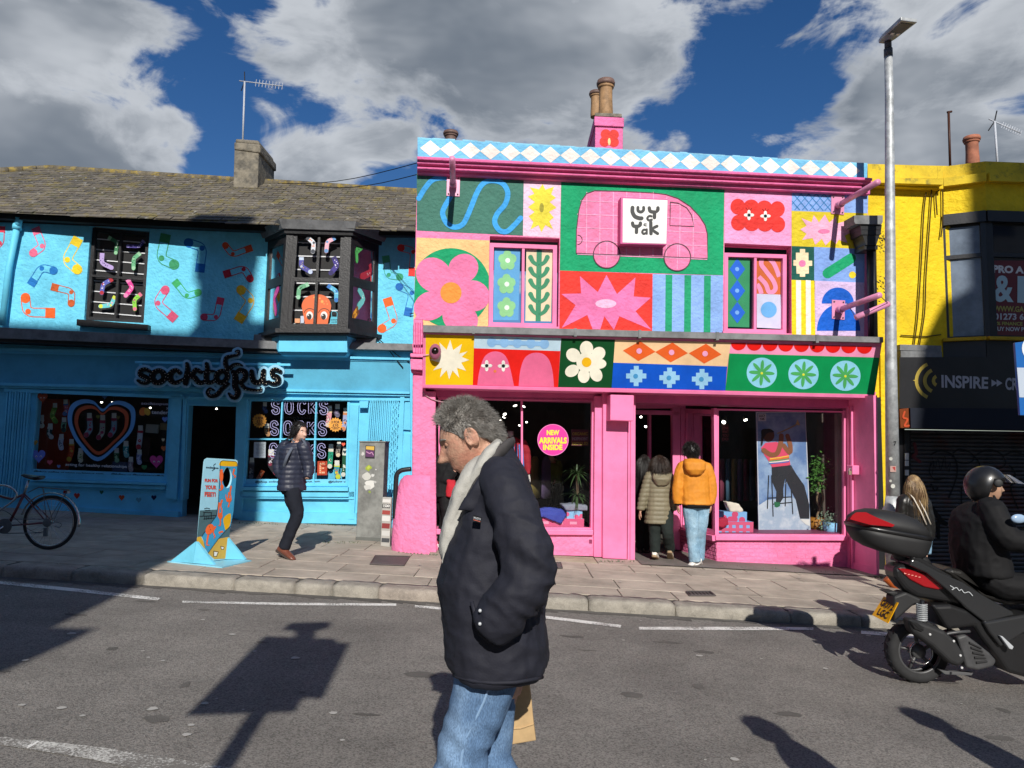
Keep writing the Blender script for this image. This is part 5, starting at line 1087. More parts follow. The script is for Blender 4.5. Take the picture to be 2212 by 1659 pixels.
for x, y_ in ((1070, 464), (1433, 476), (1798, 490)):
 f('painted_disc', ell(x, y_, 132, 132, 36), .006, '#92d8f2', zJ)
 for k in range(8):
  a = R(-86 + 45 * k); f('painted_leaf', ell(x + 60 * math.cos(a), y_ + 60 * math.sin(a), 52, 15, 14, rot=-86 + 45 * k), .009 + k * 2e-4, '#4fb062', zJ)
 f('painted_dot', ell(x, y_ + 4, 11, n=12), .012, '#e8e83c', zJ)
rough_pink = PINK
bevel(prism('pilaster', PP, [(892, 700), (919, 705), (919, 845), (941, 845), (943, 1196), (889, 1192)], -.3, .14, rough_pink, pink), .02)
for pts, d in (([(893, 690), (913, 690), (913, 745), (893, 745)], .3), ([(890, 742), (913, 742), (913, 765), (892, 762)], .24), ([(886, 763), (914, 764), (914, 772), (886, 771)], .3), ([(886, 775), (913, 776), (913, 800), (887, 798)], .26), ([(887, 797), (912, 799), (912, 806), (888, 804)], .2)): bevel(prism('console', PP, pts, .0, d, PINK, pink), .012)
prism('console', PP, [(894, 690), (903.5, 676), (913, 690)], .0, .3, PINK, pink)
for x in (897, 902, 907): prism('console_groove', PP, rect(x, 697, x + 2, 762), .28, .312, '#c85088', pink)
b = MB(); n = 14; base_p = ground(848, 1168, KERB);
prof = [zK(*q) for q in ((22, 1395), (30, 1250), (48, 1080), (70, 950), (100, 860), (135, 820), (165, 810))]
V = []; F = []
for i, (u, v) in enumerate(prof):
 c = PP.p(930, v, .05); e = PP.p(u, v, .05); r_ = (c - e).length
 for k in range(n + 1):
  a = math.pi * k / n * .5; V.append(c - PP.e1 * (r_ * math.cos(a)) + PP.n * (min(.5, r_ * .6) * math.sin(a)))
bot = [Vector((v.x, v.y, v.z - .25)) for v in V[:n + 1]]
V = bot + V
for i in range(len(prof)):
 for k in range(n): F.append((i * (n + 1) + k, i * (n + 1) + k + 1, (i + 1) * (n + 1) + k + 1, (i + 1) * (n + 1) + k))
mesh('buttress', V, F, PINK, pink, smooth=True)
prism('lintel', PP, [zK(400, 20), zL(2165, 60), zL(2110, 195), zK(430, 108)], -.6, -.12, '#e06ea4', pink)
lw = glazed('display_window', PP, [zK(440, 105), zK(1852, 118), zK(1840, 1312), zK(455, 1300)], pink, PK, .018, (.535,), (), d=-.22, th=.1, glassmat='shop_glass')
prism('window_post', PP, [zK(1853, 100), zK(1920, 100), zK(1918, 1548), zK(1842, 1545)], -.3, -.02, PK, pink)
prism('stall_riser', PP, [zK(400, 1345), zK(1838, 1350), zK(1836, 1540), zK(400, 1500)], -.4, -.06, PINK, pink); bevel(prism('window_sill', PP, [zK(400, 1296), zK(1840, 1305), zK(1838, 1352), zK(400, 1345)], -.4, .0, PK, pink), .01)
prism('vent_grille', PP, [zK(1800, 1390), zK(1828, 1391), zK(1827, 1428), zK(1800, 1427)], -.06, -.055, '#8a3a60', pink)
bevel(prism('pillar', PP, [zK(1925, 60), zK(2150, 60), zK(2142, 1572), zK(1922, 1560)], -.5, .06, PK, pink), .012)
for a, c in ((2152, 2172), (2176, 2218)): prism('pillar_strip', PP, [zK(a, 60), zK(c, 60), zK(c - 6, 1574), zK(a - 6, 1572)], -.5, .03 if a < 2160 else .05, PK, pink)
bevel(prism('pillar_capital', PP, [zK(1992, 86), zK(2205, 92), zK(2202, 325), zK(1990, 318)], 0, .32, PK, pink), .012)
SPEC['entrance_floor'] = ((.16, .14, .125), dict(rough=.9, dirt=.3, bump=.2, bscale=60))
fl = [ground(*zL(175, 1440), KERB + .004), ground(*zL(850, 1478), KERB + .004)]; fl = [Vector((fl[0].x, 10.45, 0)), Vector((5.4, 10.6, 0)), Vector((5.4, 13, 0)), Vector((fl[0].x, 13, 0))]
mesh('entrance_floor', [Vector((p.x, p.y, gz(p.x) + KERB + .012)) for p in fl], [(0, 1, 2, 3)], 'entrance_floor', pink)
DD = -1.15
dp = lambda u, v, d=DD: PP.p(*zL(u, v), d)
for q, m in (([(480, 190), (545, 190), (545, 1365), (485, 1360)], PK), ([(548, 190), (592, 190), (585, 1330), (548, 1365)], PK), ([(178, 205), (540, 212), (540, 248), (178, 240)], PK), ([(178, 150), (590, 150), (590, 192), (178, 192)], PK)): bevel(prism('door_frame', PP, [zL(*x) for x in q], DD - .12, DD, m, pink), .01)
prism('door_frame', PP, [zL(285, 245), zL(305, 245), zL(305, 620), zL(285, 620)], DD - .5, DD - .4, PK, pink)
RS = -.16
side = Patch(dp(592, 195), PP.p(*zL(822, 205), RS), PP.p(*zL(832, 1235), RS), dp(560, 1188))
sw = glazed('side_window', side, U, pink, PK, .035, (), (), d=-.05, th=.06, glassmat='shop_glass')
rw2 = glazed('display_window', PP, [zL(850, 195), zL(1912, 215), zL(1912, 1252), zL(850, 1245)], pink, PK, .012, (), (), d=RS - .06, th=.07, glassmat='shop_glass')
bevel(prism('corner_post', PP, [zL(822, 190), zL(850, 190), zL(853, 1248), zL(832, 1245)], RS - .1, RS + .03, PK, pink), .006)
bevel(prism('window_sill', PP, [zL(836, 1245), zL(1930, 1248), zL(1930, 1288), zL(840, 1285)], RS - .4, RS + .07, PK, pink), .008)
sl_ = Patch(dp(560, 1190), PP.p(*zL(836, 1243), RS + .04), PP.p(*zL(840, 1288), RS + .04), dp(560, 1215)); patch_box('window_sill', sl_, 0, 0, 1, 1, -.1, .06, PK, pink)
ris = prism('stall_riser', PP, [zL(844, 1286), zL(1925, 1286), zL(1925, 1530), zL(846, 1478)], RS - .3, RS, PK, pink)
rq = [zL(844, 1286), zL(1925, 1286), zL(1925, 1526), zL(846, 1476)]
for r_ in range(6):
 nb = 14; off = .5 if r_ % 2 else 0
 for k in range(nb + 1):
  s0, s1 = max(0, (k - off) / nb + .003), min(1, (k + 1 - off) / nb - .003)
  if s1 - s0 > .01: prism('brick', PP, sub(rq, s0, r_ / 6 + .012, s1, (r_ + 1) / 6 - .012), RS, RS + .003 + .003 * random.random(), PINK, ris)
spr = Patch(dp(545, 1215), PP.p(*zL(842, 1288), RS), PP.p(*zL(846, 1478), RS), dp(555, 1385)); sr = patch_box('stall_riser', spr, 0, 0, 1, 1, -.1, 0, '#c85a90', pink)
for r_ in range(6):
 for k in range(6):
  off = .5 if r_ % 2 else 0; s0, s1 = max(0, (k - off) / 5 + .012), min(1, (k + 1 - off) / 5 - .012)
  if s1 - s0 > .03: patch_box('brick', spr, s0, r_ / 6 + .02, s1, (r_ + 1) / 6 - .02, 0, .006, PINK, sr)
ret = Patch(PP.p(*zL(1922, 95), RS), PP.p(*zL(2140, 85), .54), PP.p(*zL(2166, 1568), .5), PP.p(*zL(1930, 1525), RS)); mesh('window_return', ret.c, [(0, 1, 2, 3)], PK, pink)
for s0, s1, d in ((.0, .12, .02), (.18, .24, .03)): patch_box('return_strip', ret, s0, .06, s1, .99, 0, d, PK, pink)
patch_box('return_strip', ret, .18, .955, 1, 1, 0, .02, PK, pink)
prism('pilaster', PP, [zL(2141, 85), zL(2172, 85), zL(2190, 1572), zL(2167, 1568)], -.3, .54, PK, pink)
lk = thing('shutter_lock', 'small pink lock box with a hanging padlock on the shop return', 'lock', PP.p(*zL(1990, 740), .05))
bevel(prism('lock_box', PP, [zL(1968, 665), zL(2026, 665), zL(2026, 742), zL(1968, 740)], .0, .16, PK, lk), .008); mb = MB(); q = PP.p(*zL(1950, 725), .12); mb.box(q, (.05, .03, .06)); mb.build('padlock', '#9a8a70:metal', lk)
mb = MB(); mb.tube([q + Vector((-.018, 0, .03)), q + Vector((-.015, 0, .06)), q + Vector((.015, 0, .06)), q + Vector((.018, 0, .03))], .006, 6); mb.build('shackle', '#b0b0b0:metal', lk)
cc = thing('security_camera', 'dark dome security camera on the yellow square of the sign board', 'camera', PF.p(*zI(238, 300), .0))
p = PF.p(*zI(238, 300), .05); mb = MB(); mb.ball(p, (.085, .07, .115), 16, 10); mb.build('housing', '#a8607c:gloss', cc, smooth=True)
mb = MB(); mb.ball(p + PF.n * .045 + Vector((.0, 0, .02)), .055, 14, 10); mb.build('dome', '#1a0c0c:gloss', cc, smooth=True)
mb = MB(); pts = [PF.p(*zI(*q), .02) for q in ((118, 335), (180, 328))]; mb.tube(pts, .006, 5); mb.build('cable', '#f0b0cc', cc)
mb = MB(); mb.tube([PP.p(*q, .16) for q in (zK(300, 60), zK(330, 95), zK(380, 125), zK(440, 145), zK(490, 155))], .007, 5); mb.build('cable', '#c8a0a8', pink)
pin = thing('shop_interior', 'dark clothes shop interior behind the pink shop windows', 'interior', PP.w(2, gz(2) + KERB, -2), kind='structure')
a_, c_ = PP.p(945, 900, -.3), PP.p(1850, 900, -.3); zt, zb_ = 3.05, -.25
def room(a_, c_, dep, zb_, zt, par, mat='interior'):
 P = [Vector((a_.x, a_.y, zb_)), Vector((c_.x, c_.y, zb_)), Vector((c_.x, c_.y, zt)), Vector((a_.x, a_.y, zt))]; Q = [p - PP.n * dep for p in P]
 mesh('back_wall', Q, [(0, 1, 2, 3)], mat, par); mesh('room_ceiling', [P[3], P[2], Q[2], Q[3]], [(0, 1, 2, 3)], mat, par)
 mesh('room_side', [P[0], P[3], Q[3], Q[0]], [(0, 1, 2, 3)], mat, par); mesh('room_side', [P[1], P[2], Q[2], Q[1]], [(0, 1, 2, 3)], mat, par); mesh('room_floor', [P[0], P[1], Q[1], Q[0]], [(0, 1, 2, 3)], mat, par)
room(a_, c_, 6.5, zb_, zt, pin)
prism('window_deck', PP, [zK(450, 1270), zK(1850, 1285), zK(1850, 1330), zK(450, 1320)], -1.3, -.3, '#8a4468', pin); prism('window_deck', PP, [zL(870, 1225), zL(1915, 1225), zL(1915, 1265), zL(870, 1265)], -1.4, RS - .12, '#8a4468', pin)
prism('window_side_wall', PP, [zL(1840, 235), zL(1906, 235), zL(1906, 1245), zL(1850, 1245)], -.5, -.42, '#8a8478', pin); prism('window_back_wall', PP, [zL(1590, 235), zL(1870, 235), zL(1870, 1250), zL(1640, 1250)], -1.35, -1.3, '#57504a', pin)
for i, (u, v, zf, s, sy, d, w) in enumerate(((1132, 182, zK, 8, 3, -2, 'upper left one of the pair near the wire'), (1210, 188, zK, 8, 3, -2, 'upper right one of the pair near the wire'), (1040, 258, zK, 7, 4, -3, 'round one beside the grey haired man'), (1035, 288, zK, 6, 2, -3, 'second in the short row beside the grey haired man'), (995, 315, zK, 6, 2, -3, 'third in the short row beside the grey haired man'), (988, 336, zK, 5, 2, -3.2, 'lowest in the short row beside the grey haired man'), (1235, 330, zK, 4, 3, -3, 'small one above the mannequin'), (1175, 360, zK, 4, 3, -3, 'smallest one above the mannequin'),
  (217, 260, zL, 5, 4, -2.4, 'high above the shop doorway'), (260, 340, zL, 5, 4, -3, 'low one inside the doorway'), (598, 350, zL, 4, 2, -3, 'beside the door jamb'), (690, 345, zL, 6, 2, -3, 'above the orange jacket'), (790, 330, zL, 6, 2, -2.6, 'left of the pink corner post'), (905, 303, zL, 8, 7, -2, 'large round one right of the corner post'), (1082, 285, zL, 8, 4, -2, 'rightmost, left of the poster'))): spot(*zf(u, v), d, PP, 'lit shop spotlight, ' + w, s, sy, 25 if i % 2 else -20)
st2 = flat('window_sticker', PP, ell(1475, 494, 140, 142, 40), -.13, '#f0259a:print', lw, zK);
for s, x0, y0, x1, y1 in (('NEW', 1418, 405, 1532, 452), ('ARRIVALS', 1348, 470, 1600, 528), ('INSIDE', 1385, 535, 1560, 586)): text('lettering', PP, s, rect(x0, y0, x1, y1), -.125, '#f8e23a:print', lw, zK, .05)
stroke('sticker_rim', PP, ell(1475, 494, 137, 139, 40), 5, -.127, '#f58acb:print', lw, zK, k=1, closed=True)
hs = thing('hanging_sign', 'dark red shop notice with yellow lettering behind the left window', 'sign', PP.p(*zK(1715, 540), -.9))
prism('board', PP, [(1640, 400), (1795, 400), (1795, 550), (1640, 545)], -.93, -.9, '#5a1830:print', hs, zK)
for s, y0, c in (('ORGANIC', 425, '#a8962c'), ('INDEPENDENT', 470, '#9a8a9a'), ('RECYCLED', 512, '#a8962c')): text('lettering', PP, s, rect(1648, y0, 1788, y0 + 28), -.897, c + ':print', hs, zK, .03)
hs = thing('hanging_sign', 'narrow red neon style notice hanging behind the corner post', 'sign', PP.p(*zL(915, 470), -2))
prism('board', PP, [(885, 330), (945, 320), (950, 465), (888, 475)], -2.03, -2, '#3a1014:print', hs, zL)
for k, s in enumerate(('LOVE', 'WHAT', 'YOU', 'DO')): text('lettering', PP, s, rect(892, 345 + k * 30, 942, 368 + k * 30), -1.99, '#c85a5a:print', hs, zL, .02)
PCH = Plane((0, 14.2, 0), (1, .05, 0), (0, 0, 1))
ch2 = link('chimney', bpy.data.meshes.new('chimney'), pink)
def cb(pts, dep, m, nm='stack', d=0):
 fr = [PCH.p(*zV(*q), d) for q in pts]; bk = [p + Vector((0, dep, 0)) for p in fr]; return bevel(mesh(nm, fr + bk, [(0, 1, 2, 3), (7, 6, 5, 4), (0, 4, 5, 1), (1, 5, 6, 2), (2, 6, 7, 3), (3, 7, 4, 0)], m, ch2), .015)
cb([(360, 540), (480, 548), (478, 760), (356, 760)], 1.5, '#f07ab0:plaster'); cb([(356, 502), (484, 508), (484, 548), (356, 542)], 1.6, '#f07ab0:plaster', 'cap', .04); cb([(360, 486), (474, 490), (476, 506), (358, 502)], 1.5, 'render_old', 'flaunching')
for k, (x, y_, r) in enumerate(((405, 580, 22), (440, 582, 22), (400, 612, 22), (440, 614, 22), (420, 598, 24))): flat('painted_flower', PCH, ell(x, y_, r, n=18), .003 + k * 2e-4, '#e8443c:plaster', ch2, zV)
flat('painted_dot', PCH, ell(420, 612, 6, 16, 14), .006, '#f6d89a:plaster', ch2, zV)
SPEC['pot'] = ((.36, .21, .10), dict(rough=.7, dirt=.5, dscale=6, bump=.2)); SPEC['pot_dark'] = ((.17, .10, .08), dict(rough=.6, dirt=.4, dscale=6)); SPEC['pot_red'] = ((.38, .14, .08), dict(rough=.8, dirt=.35, dscale=6, bump=.2))
def pot(u, v0, v1, wpx, y_, par, mat, zf=zV, cap='pot_dark'):
 a, c = at(*zf(u, v1), y_), at(*zf(u, v0), y_); h = c.z - a.z; k = (zf(1, 0)[0] - zf(0, 0)[0]); r_ = wpx * k * y_ / FPX / 2; b = MB()
 b.lathe(a, [(r_ * .92, -.1), (r_ * .92, 0), (r_ * .85, h * .4), (r_ * .86, h * .74), (r_ * 1.02, h * .77), (r_ * 1.06, h * .82), (r_ * .92, h * .83)], 18); o = b.build('chimney_pot', mat, par, smooth=True); bevel(o, .004)
 b = MB(); b.lathe(a, [(r_ * .95, h * .83), (r_ * 1.15, h * .85), (r_ * 1.2, h * .93), (r_ * 1.12, h * .95), (r_ * 1.1, h), (r_ * .8, h)], 18); b.build('pot_rim', cap, o, smooth=True)
pot(405, 350, 488, 70, 14.5, ch2, 'pot'); pot(362, 398, 488, 52, 15.4, ch2, 'pot')
pot(1946 + 0, 570, 660, 58, 11.8, pink, 'pot_dark', zU)
# the yellow shop
PY = Plane((7.0, 11.6, 0), (1, .06, 0), (0, 0, 1))
YEL = '#f2cf22:plaster'
def ymoss(m, N, L, b, pos):
 src = b.inputs['Base Color'].links[0].from_socket; n = N.new('ShaderNodeTexNoise'); n.inputs['Scale'].default_value = 5; n.inputs['Detail'].default_value = 9; n.inputs['Roughness'].default_value = .75; L.new(pos, n.inputs['Vector'])
 mr = N.new('ShaderNodeMapRange'); mr.inputs[1].default_value = .54; mr.inputs[2].default_value = .66; mr.inputs[4].default_value = .8; L.new(n.outputs[0], mr.inputs[0])
 mx = N.new('ShaderNodeMix'); mx.data_type = 'RGBA'; mx.inputs[7].default_value = (.14, .12, .03, 1); L.new(mr.outputs[0], mx.inputs[0]); L.new(src, mx.inputs[6]); L.new(mx.outputs[2], b.inputs['Base Color'])
SPEC['yellow_mossy'] = ((.70, .50, .02), dict(rough=.8, bump=.5, bscale=26, dirt=.25, extra=ymoss))
SPEC['black_paint'] = ((.013, .013, .015), dict(rough=.4, dirt=.3, bump=.1))
SPEC['shutter'] = ((.06, .057, .057), dict(rough=.5, dirt=.4, dscale=4, c2=(.095, .03, .022), cscale=1.3, cmin=.5, cmax=.62))
yel = thing('yellow_shop', 'yellow rendered shop with a black bay window and shuttered front', 'shop', (8.0, 11.7, gz(8) + KERB))
UX = 2600
bfy = .28
b0 = PY.p(*zM(735, 300)); b1 = PY.p(*zM(1080, 300), bfy); e1_ = PY.e1
wall('wall', PY, [zM(128, 70), zM(820, 84), zM(820, 1640), zM(400, 1640), zM(400, 3500), zM(128, 3500)], [], YEL, yel)
topL, botL = zM(735, 84), zM(720, 1540)
def bay_pts(t_px, b_px, tf, bf_):
 wt, wb = PY.p(*zM(735, t_px)), PY.p(*zM(722, b_px)); ct, cb_ = PY.p(*zM(1080, tf), bfy), PY.p(*zM(1075, bf_), bfy)
 ft, fb_ = ct + PY.e1 * 4, cb_ + PY.e1 * 4
 z_t = (wt.z + ct.z) / 2; z_b = (wb.z + cb_.z) / 2
 for p in (wt, ct, ft): p.z = z_t
 for p in (wb, cb_, fb_): p.z = z_b
 cb_.x, cb_.y = ct.x, ct.y; fb_.x, fb_.y = ft.x, ft.y; wb.x, wb.y = wt.x, wt.y
 return Patch(wt, ct, cb_, wb), Patch(ct, ft, fb_, cb_)
bw = link('bay', bpy.data.meshes.new('bay'), yel)
for nm, (a, b_, c, d_), mat, g in (('parapet', (85, 185, 50, 170), 'yellow_mossy', 0), ('cornice', (185, 268, 165, 215), 'yellow_mossy', .1), ('frieze', (268, 480, 215, 455), YEL, 0), ('head_board', (480, 560, 455, 548), 'black_paint', .05), ('apron', (1480, 1640, 1480, 1640), 'black_paint', .02)):
 for S in bay_pts(a, b_, c, d_): patch_box(nm, S, -.0, 0, 1.0, 1, -.15, g, mat, bw)
prism('parapet', PY, [zM(120, 66), zM(740, 84), zM(738, 188), zM(120, 176)], -.3, .06, 'yellow_mossy', yel); band('cornice', PY, zz := (zM(120, 0)[0], zM(0, 176)[1], zM(0, 215)[1]), (zM(740, 0)[0], zM(0, 190)[1], zM(0, 235)[1]), 0, .22, 'yellow_mossy', yel); band('cornice', PY, (zM(120, 0)[0], zM(0, 215)[1], zM(0, 245)[1]), (zM(740, 0)[0], zM(0, 235)[1], zM(0, 268)[1]), 0, .12, YEL, yel)
SPEC['sky_tone_glass'] = ((.17, .21, .27), dict(rough=.15, dirt=.35, dscale=2.5, spec=.3))  # pane colour has the sky's blue-grey reflection painted in
SPEC['dark_pane'] = ((.012, .016, .026), dict(rough=.05, spec=.7))
C1, F1 = bay_pts(560, 1480, 548, 1475)
patch_box('frame_core', C1, 0, 0, 1, 1, -.12, -.06, 'black_paint', bw); patch_box('frame_core', F1, 0, 0, 1, 1, -.12, -.06, 'black_paint', bw)
for S, cols in ((C1, ((.06, .88),)), (F1, ((.03, .30), (.33, .62), (.65, .95)))):
 for s0, s1 in cols:
  for t0, t1, m in ((.02, .265, 'sky_tone_glass' if S is C1 else 'dark_pane'), (.3, .99, 'sky_tone_glass' if S is C1 else 'dark_pane')): patch_box('pane', S, s0, t0, s1, t1, -.06, -.05, m, bw)
 e = [0.0] + [x for c in cols for x in c] + [1.0]
 for k in range(0, len(e), 2): patch_box('mullion', S, e[k], 0, e[k + 1], 1, -.06, .0, 'black_paint', bw)
 for s0, s1 in cols: patch_box('transom', S, s0, .265, s1, .3, -.06, -.01, 'black_paint', bw); patch_box('bottom_rail', S, s0, .98, s1, 1, -.06, -.01, 'black_paint', bw)
for S in bay_pts(1478, 1500, 1478, 1508): patch_box('bay_sill', S, 0, 0, 1, 1, -.1, .1, '#c8a62a:plaster', bw)
PB2 = Plane(PY.w(0, 0, bfy - .05), PY.e1, PY.e2)
prism('poster', PB2, [zM(1105, 850), zM(1560, 850), zM(1560, 1465), zM(1110, 1455)], .0, .006, '#701c24:print', bw)
for s, q, c, bo in (('PRO A', [(1142, 885), (1394, 897), (1394, 956), (1142, 950)], '#e8e4e0', .05), ('&', [(1150, 970), (1310, 970), (1310, 1190), (1150, 1185)], '#b8d4d8', .03), ('WWW.GA', [(1150, 1215), (1394, 1222), (1394, 1268), (1150, 1262)], '#b0a850', .03), ('01273 6', [(1152, 1275), (1394, 1280), (1394, 1333), (1152, 1330)], '#c8ccd0', .03), ('0% FINANCE', [(1155, 1345), (1382, 1348), (1382, 1378), (1155, 1372)], '#a8a850', .03), ('BUY NOW P', [(1155, 1385), (1394, 1390), (1394, 1424), (1155, 1420)], '#c8ccd0', .03)): text('lettering', PB2, s, q, .01, c + ':print', bw, zM, bo)
flat('lettering', PB2, [(1342, 975), (1400, 978), (1400, 1195), (1340, 1190)], .01, '#b8d4d8:print', bw, zM)
for pts in ([(690, 90), (690, 180), (650, 240), (640, 400), (600, 960), (585, 1300), (525, 1640)], [(600, 300), (580, 480), (560, 880), (530, 1320), (495, 1580)], [(720, 190), (735, 300), (735, 520), (720, 660)], [(665, 190), (640, 250)], [(720, 200), (705, 280), (680, 310), (690, 480)]):
 mb = MB(); mb.tube([PY.p(*zM(*q), .05) for q in spline(pts, 4)], .011, 5); mb.build('cable', '#4a3a14', yel)
mb = MB(); mb.tube([PY.p(*zM(*q), .03) for q in spline([(395, 1455), (480, 1460), (600, 1465), (720, 1450)], 3)], .01, 5); mb.build('cable', '#5a4a1a', yel)
band('ledge', PY, (zM(390, 0)[0], zM(0, 1530)[1], zM(0, 1575)[1]), (zM(725, 0)[0], zM(0, 1540)[1], zM(0, 1590)[1]), 0, .2, 'lead', yel); band('ledge', PY, (zM(395, 0)[0], zM(0, 1580)[1], zM(0, 1640)[1]), (zM(730, 0)[0], zM(0, 1590)[1], zM(0, 1650)[1]), 0, .3, 'lead', yel)
prism('pier', PY, [zN(325, 80), zN(460, 80), zN(395, 1215), zN(352, 1600), zN(345, 1600)], -.2, .05, YEL, yel); prism('pier', PY, [zN(268, 385), zN(326, 385), zN(362, 1680), zN(295, 1680)], -.2, .12, 'black_paint', yel)
prism('pier', PY, [zN(440, 430), zN(500, 440), zN(500, 1300), zN(440, 1300)], -.2, .05, 'black_paint', yel); prism('shutter_guide', PY, [zN(498, 620), zN(536, 620), zN(536, 1659), zN(498, 1659)], -.2, .07, 'black_paint', yel)
for y0, y1 in ((788, 838), (843, 882), (910, 950)): prism('notice', PY, [zN(503, y0), zN(530, y0), zN(530, y1), zN(503, y1)], .07, .08, '#d8dcd8:print', yel)
fb = prism('fascia_board', PY, [zN(462, 95), zN(1900, 95), zN(1900, 470), zN(462, 465)], .0, .32, 'black_paint', yel)
prism('awning_box', PY, [zN(540, 462), zN(1900, 470), zN(1900, 632), zN(545, 608)], .0, .46, '#0c1526:cloth', yel); prism('awning_end', PY, [zN(462, 470), zN(541, 462), zN(545, 606), zN(470, 606)], .0, .42, '#7a3a14', yel)
stroke('sticker_mark', PY, [(500, 490), (490, 530), (520, 545), (500, 590), (530, 590)], 14, .43, '#c8502a', yel, zN)
LC = '#b4b4bc:print'
for s, q in (('INSPIRE', [(765, 222), (1105, 238), (1103, 325), (767, 316)]), ('CR', [(1228, 242), (1320, 246), (1320, 336), (1228, 332)])): text('lettering', PY, s, q, .325, LC, fb, zN, .03)
for x in (1128, 1165): flat('arrow_mark', PY, [(x, 256), (x + 42, 282), (x, 308)], .325, LC, fb, zN)
for r_, w in ((150, 30), (95, 32), (40, 30)):
 stroke('emblem_arc', PY, ell(735 + (150 - r_) * .1, 265, r_ * 1.0 if r_ > 40 else 38, r_ * .9 if r_ > 40 else 36, 20, 118, 242), w * .8, .325, '#b8a040:print', fb, zN, k=1, caps=False)
flat('emblem_arc', PY, [(558, 262), (590, 255), (590, 275)], .326, '#b8a040:print', fb, zN)
sh = link('roller_shutter', bpy.data.meshes.new('roller_shutter'), yel)
ns = 36; P0, P1 = PY.p(*zN(536, 620), -.05), PY.p(*zN(536, 1690), -.05); right = PY.e1 * 4.2
for k in range(ns):
 a, c = P0.lerp(P1, k / ns), P0.lerp(P1, (k + .94) / ns); b = MB(); V = []
 for t, d in ((0, 0), (.15, .018), (.5, .028), (.85, .018), (1, 0)): V.append(a.lerp(c, t) + PY.n * d)
 b.add(V + [v + right for v in V], [(i, i + 1, 6 + i, 5 + i) for i in range(4)]); b.build('slat', 'shutter', sh, smooth=True)
mesh('shutter_back', [P0 - PY.n * .02, P0 + right - PY.n * .02, P1 + right - PY.n * .02, P1 - PY.n * .02], [(0, 1, 2, 3)], 'black_board', sh)
for pts, w, c in (([(690, 800), (760, 770), (840, 800), (880, 880), (870, 980), (820, 1110)], 10, '#08080a'), ([(850, 790), (900, 760), (980, 790), (1000, 830), (960, 860), (880, 850), (850, 800)], 8, '#08080a'), ([(1000, 810), (1040, 860), (1035, 900)], 9, '#08080a'), ([(1020, 800), (1100, 765), (1190, 790), (1230, 860), (1180, 900), (1060, 890)], 8, '#08080a'), ([(1230, 800), (1290, 780), (1363, 800)], 9, '#08080a'), ([(690, 860), (680, 930), (720, 980), (790, 970)], 7, '#08080a'), ([(912, 1040), (910, 1150)], 9, '#08080a'), ([(1260, 880), (1300, 940), (1270, 1050), (1320, 1190)], 10, '#08080a'), ([(690, 1010), (720, 1060), (740, 1040)], 9, '#08080a'), ([(660, 1130), (760, 1270), (800, 1300)], 30, '#0a0808'), ([(740, 1290), (745, 1400)], 26, '#08080a'),
    ([(700, 820), (720, 900), (740, 830), (760, 910), (790, 810), (800, 900), (830, 860), (820, 930)], 4, '#0c0c0e'), ([(570, 720), (585, 790), (560, 810), (610, 850)], 22, '#6a2c30'), ([(690, 880), (710, 850), (700, 940)], 4, '#0c0c0e')): stroke('graffiti', PY, pts, w, -.018, c + ':paint', sh, zN, k=5)
PD = Plane(PP0 := (6.0, 11.15, 0), (1, .09, 0), (0, 0, 1)); dpn = thing('rainwater_pipe', 'black rainwater pipe with a hopper head between the pink and yellow shops', 'pipe', PD.p(1868, 730))
hp = [(18, 484), (250, 484), (250, 535), (240, 556), (28, 552), (18, 535)]; prism('hopper_trough', PD, hp, -.05, .24, 'lead', dpn, zM)
for t0, t1, w0, w1 in ((560, 600, 88, 82), (600, 640, 82, 78), (640, 725, 70, 42), (725, 760, 54, 54)):
 prism('hopper', PD, [(155 - w0, t0), (155 + w0, t0), (155 + w1, t1), (155 - w1, t1)], -.1, .1 + w0 * .0012, 'black_paint', dpn, zM)
b = MB(); b.tube([PD.p(*zM(157, 750), .06), PD.p(*zM(170, 1480), .06)], .07, 12); b.build('pipe', 'black_paint', dpn, smooth=True)
rg = random.Random(4)
for (cu, cv, n) in ((225, 690, 60), (205, 1060, 40)):
 b = MB(); c = PD.p(*zM(cu, cv), .1)
 for i in range(n):
  p = c + Vector((rg.gauss(.03, .05), rg.gauss(0, .04), rg.gauss(0, .1))); q = p + Vector((rg.uniform(-.04, .07), rg.uniform(-.04, .04), rg.uniform(-.05, .06))); r_ = Vector((.012, .01, .012)); b.add([p, p.lerp(q, .5) + r_, q, p.lerp(q, .5) - r_], [(0, 1, 2, 3)])
 tag(b.build('weeds', '#3a3a1c:dull', None, base=c), 'dry weeds sprouting from the hopper head' if n == 60 else 'dry weeds growing lower down behind the rainwater pipe', 'weeds', kind='stuff')
py_ = 13.0
mb = MB(); t = thing('roof_mast', 'thin bare brown pole above the yellow parapet', 'mast', at(*zV(1893, 720), py_)); mb.tube([at(*zV(1893, 720), py_), at(*zV(1886, 482), py_)], .022, 8); mb.tube([at(*zV(1880, 485), py_), at(*zV(1900, 482), py_)], .02, 6); mb.build('pole', '#4a2c20', t, smooth=True)
pot(1990, 592, 700, 60, 13.5, yel, 'pot_red', zV, 'pot_red') if 'pot' in globals() else None
aerial('tv_aerial', 'grey multi-element television aerial above the yellow parapet', at(*zV(2098, 700), 13.5), at(*zV(2085, 525), 13.5), at(*zV(2198, 575), 13.5), 9, '#c0c4cc', el=.13)
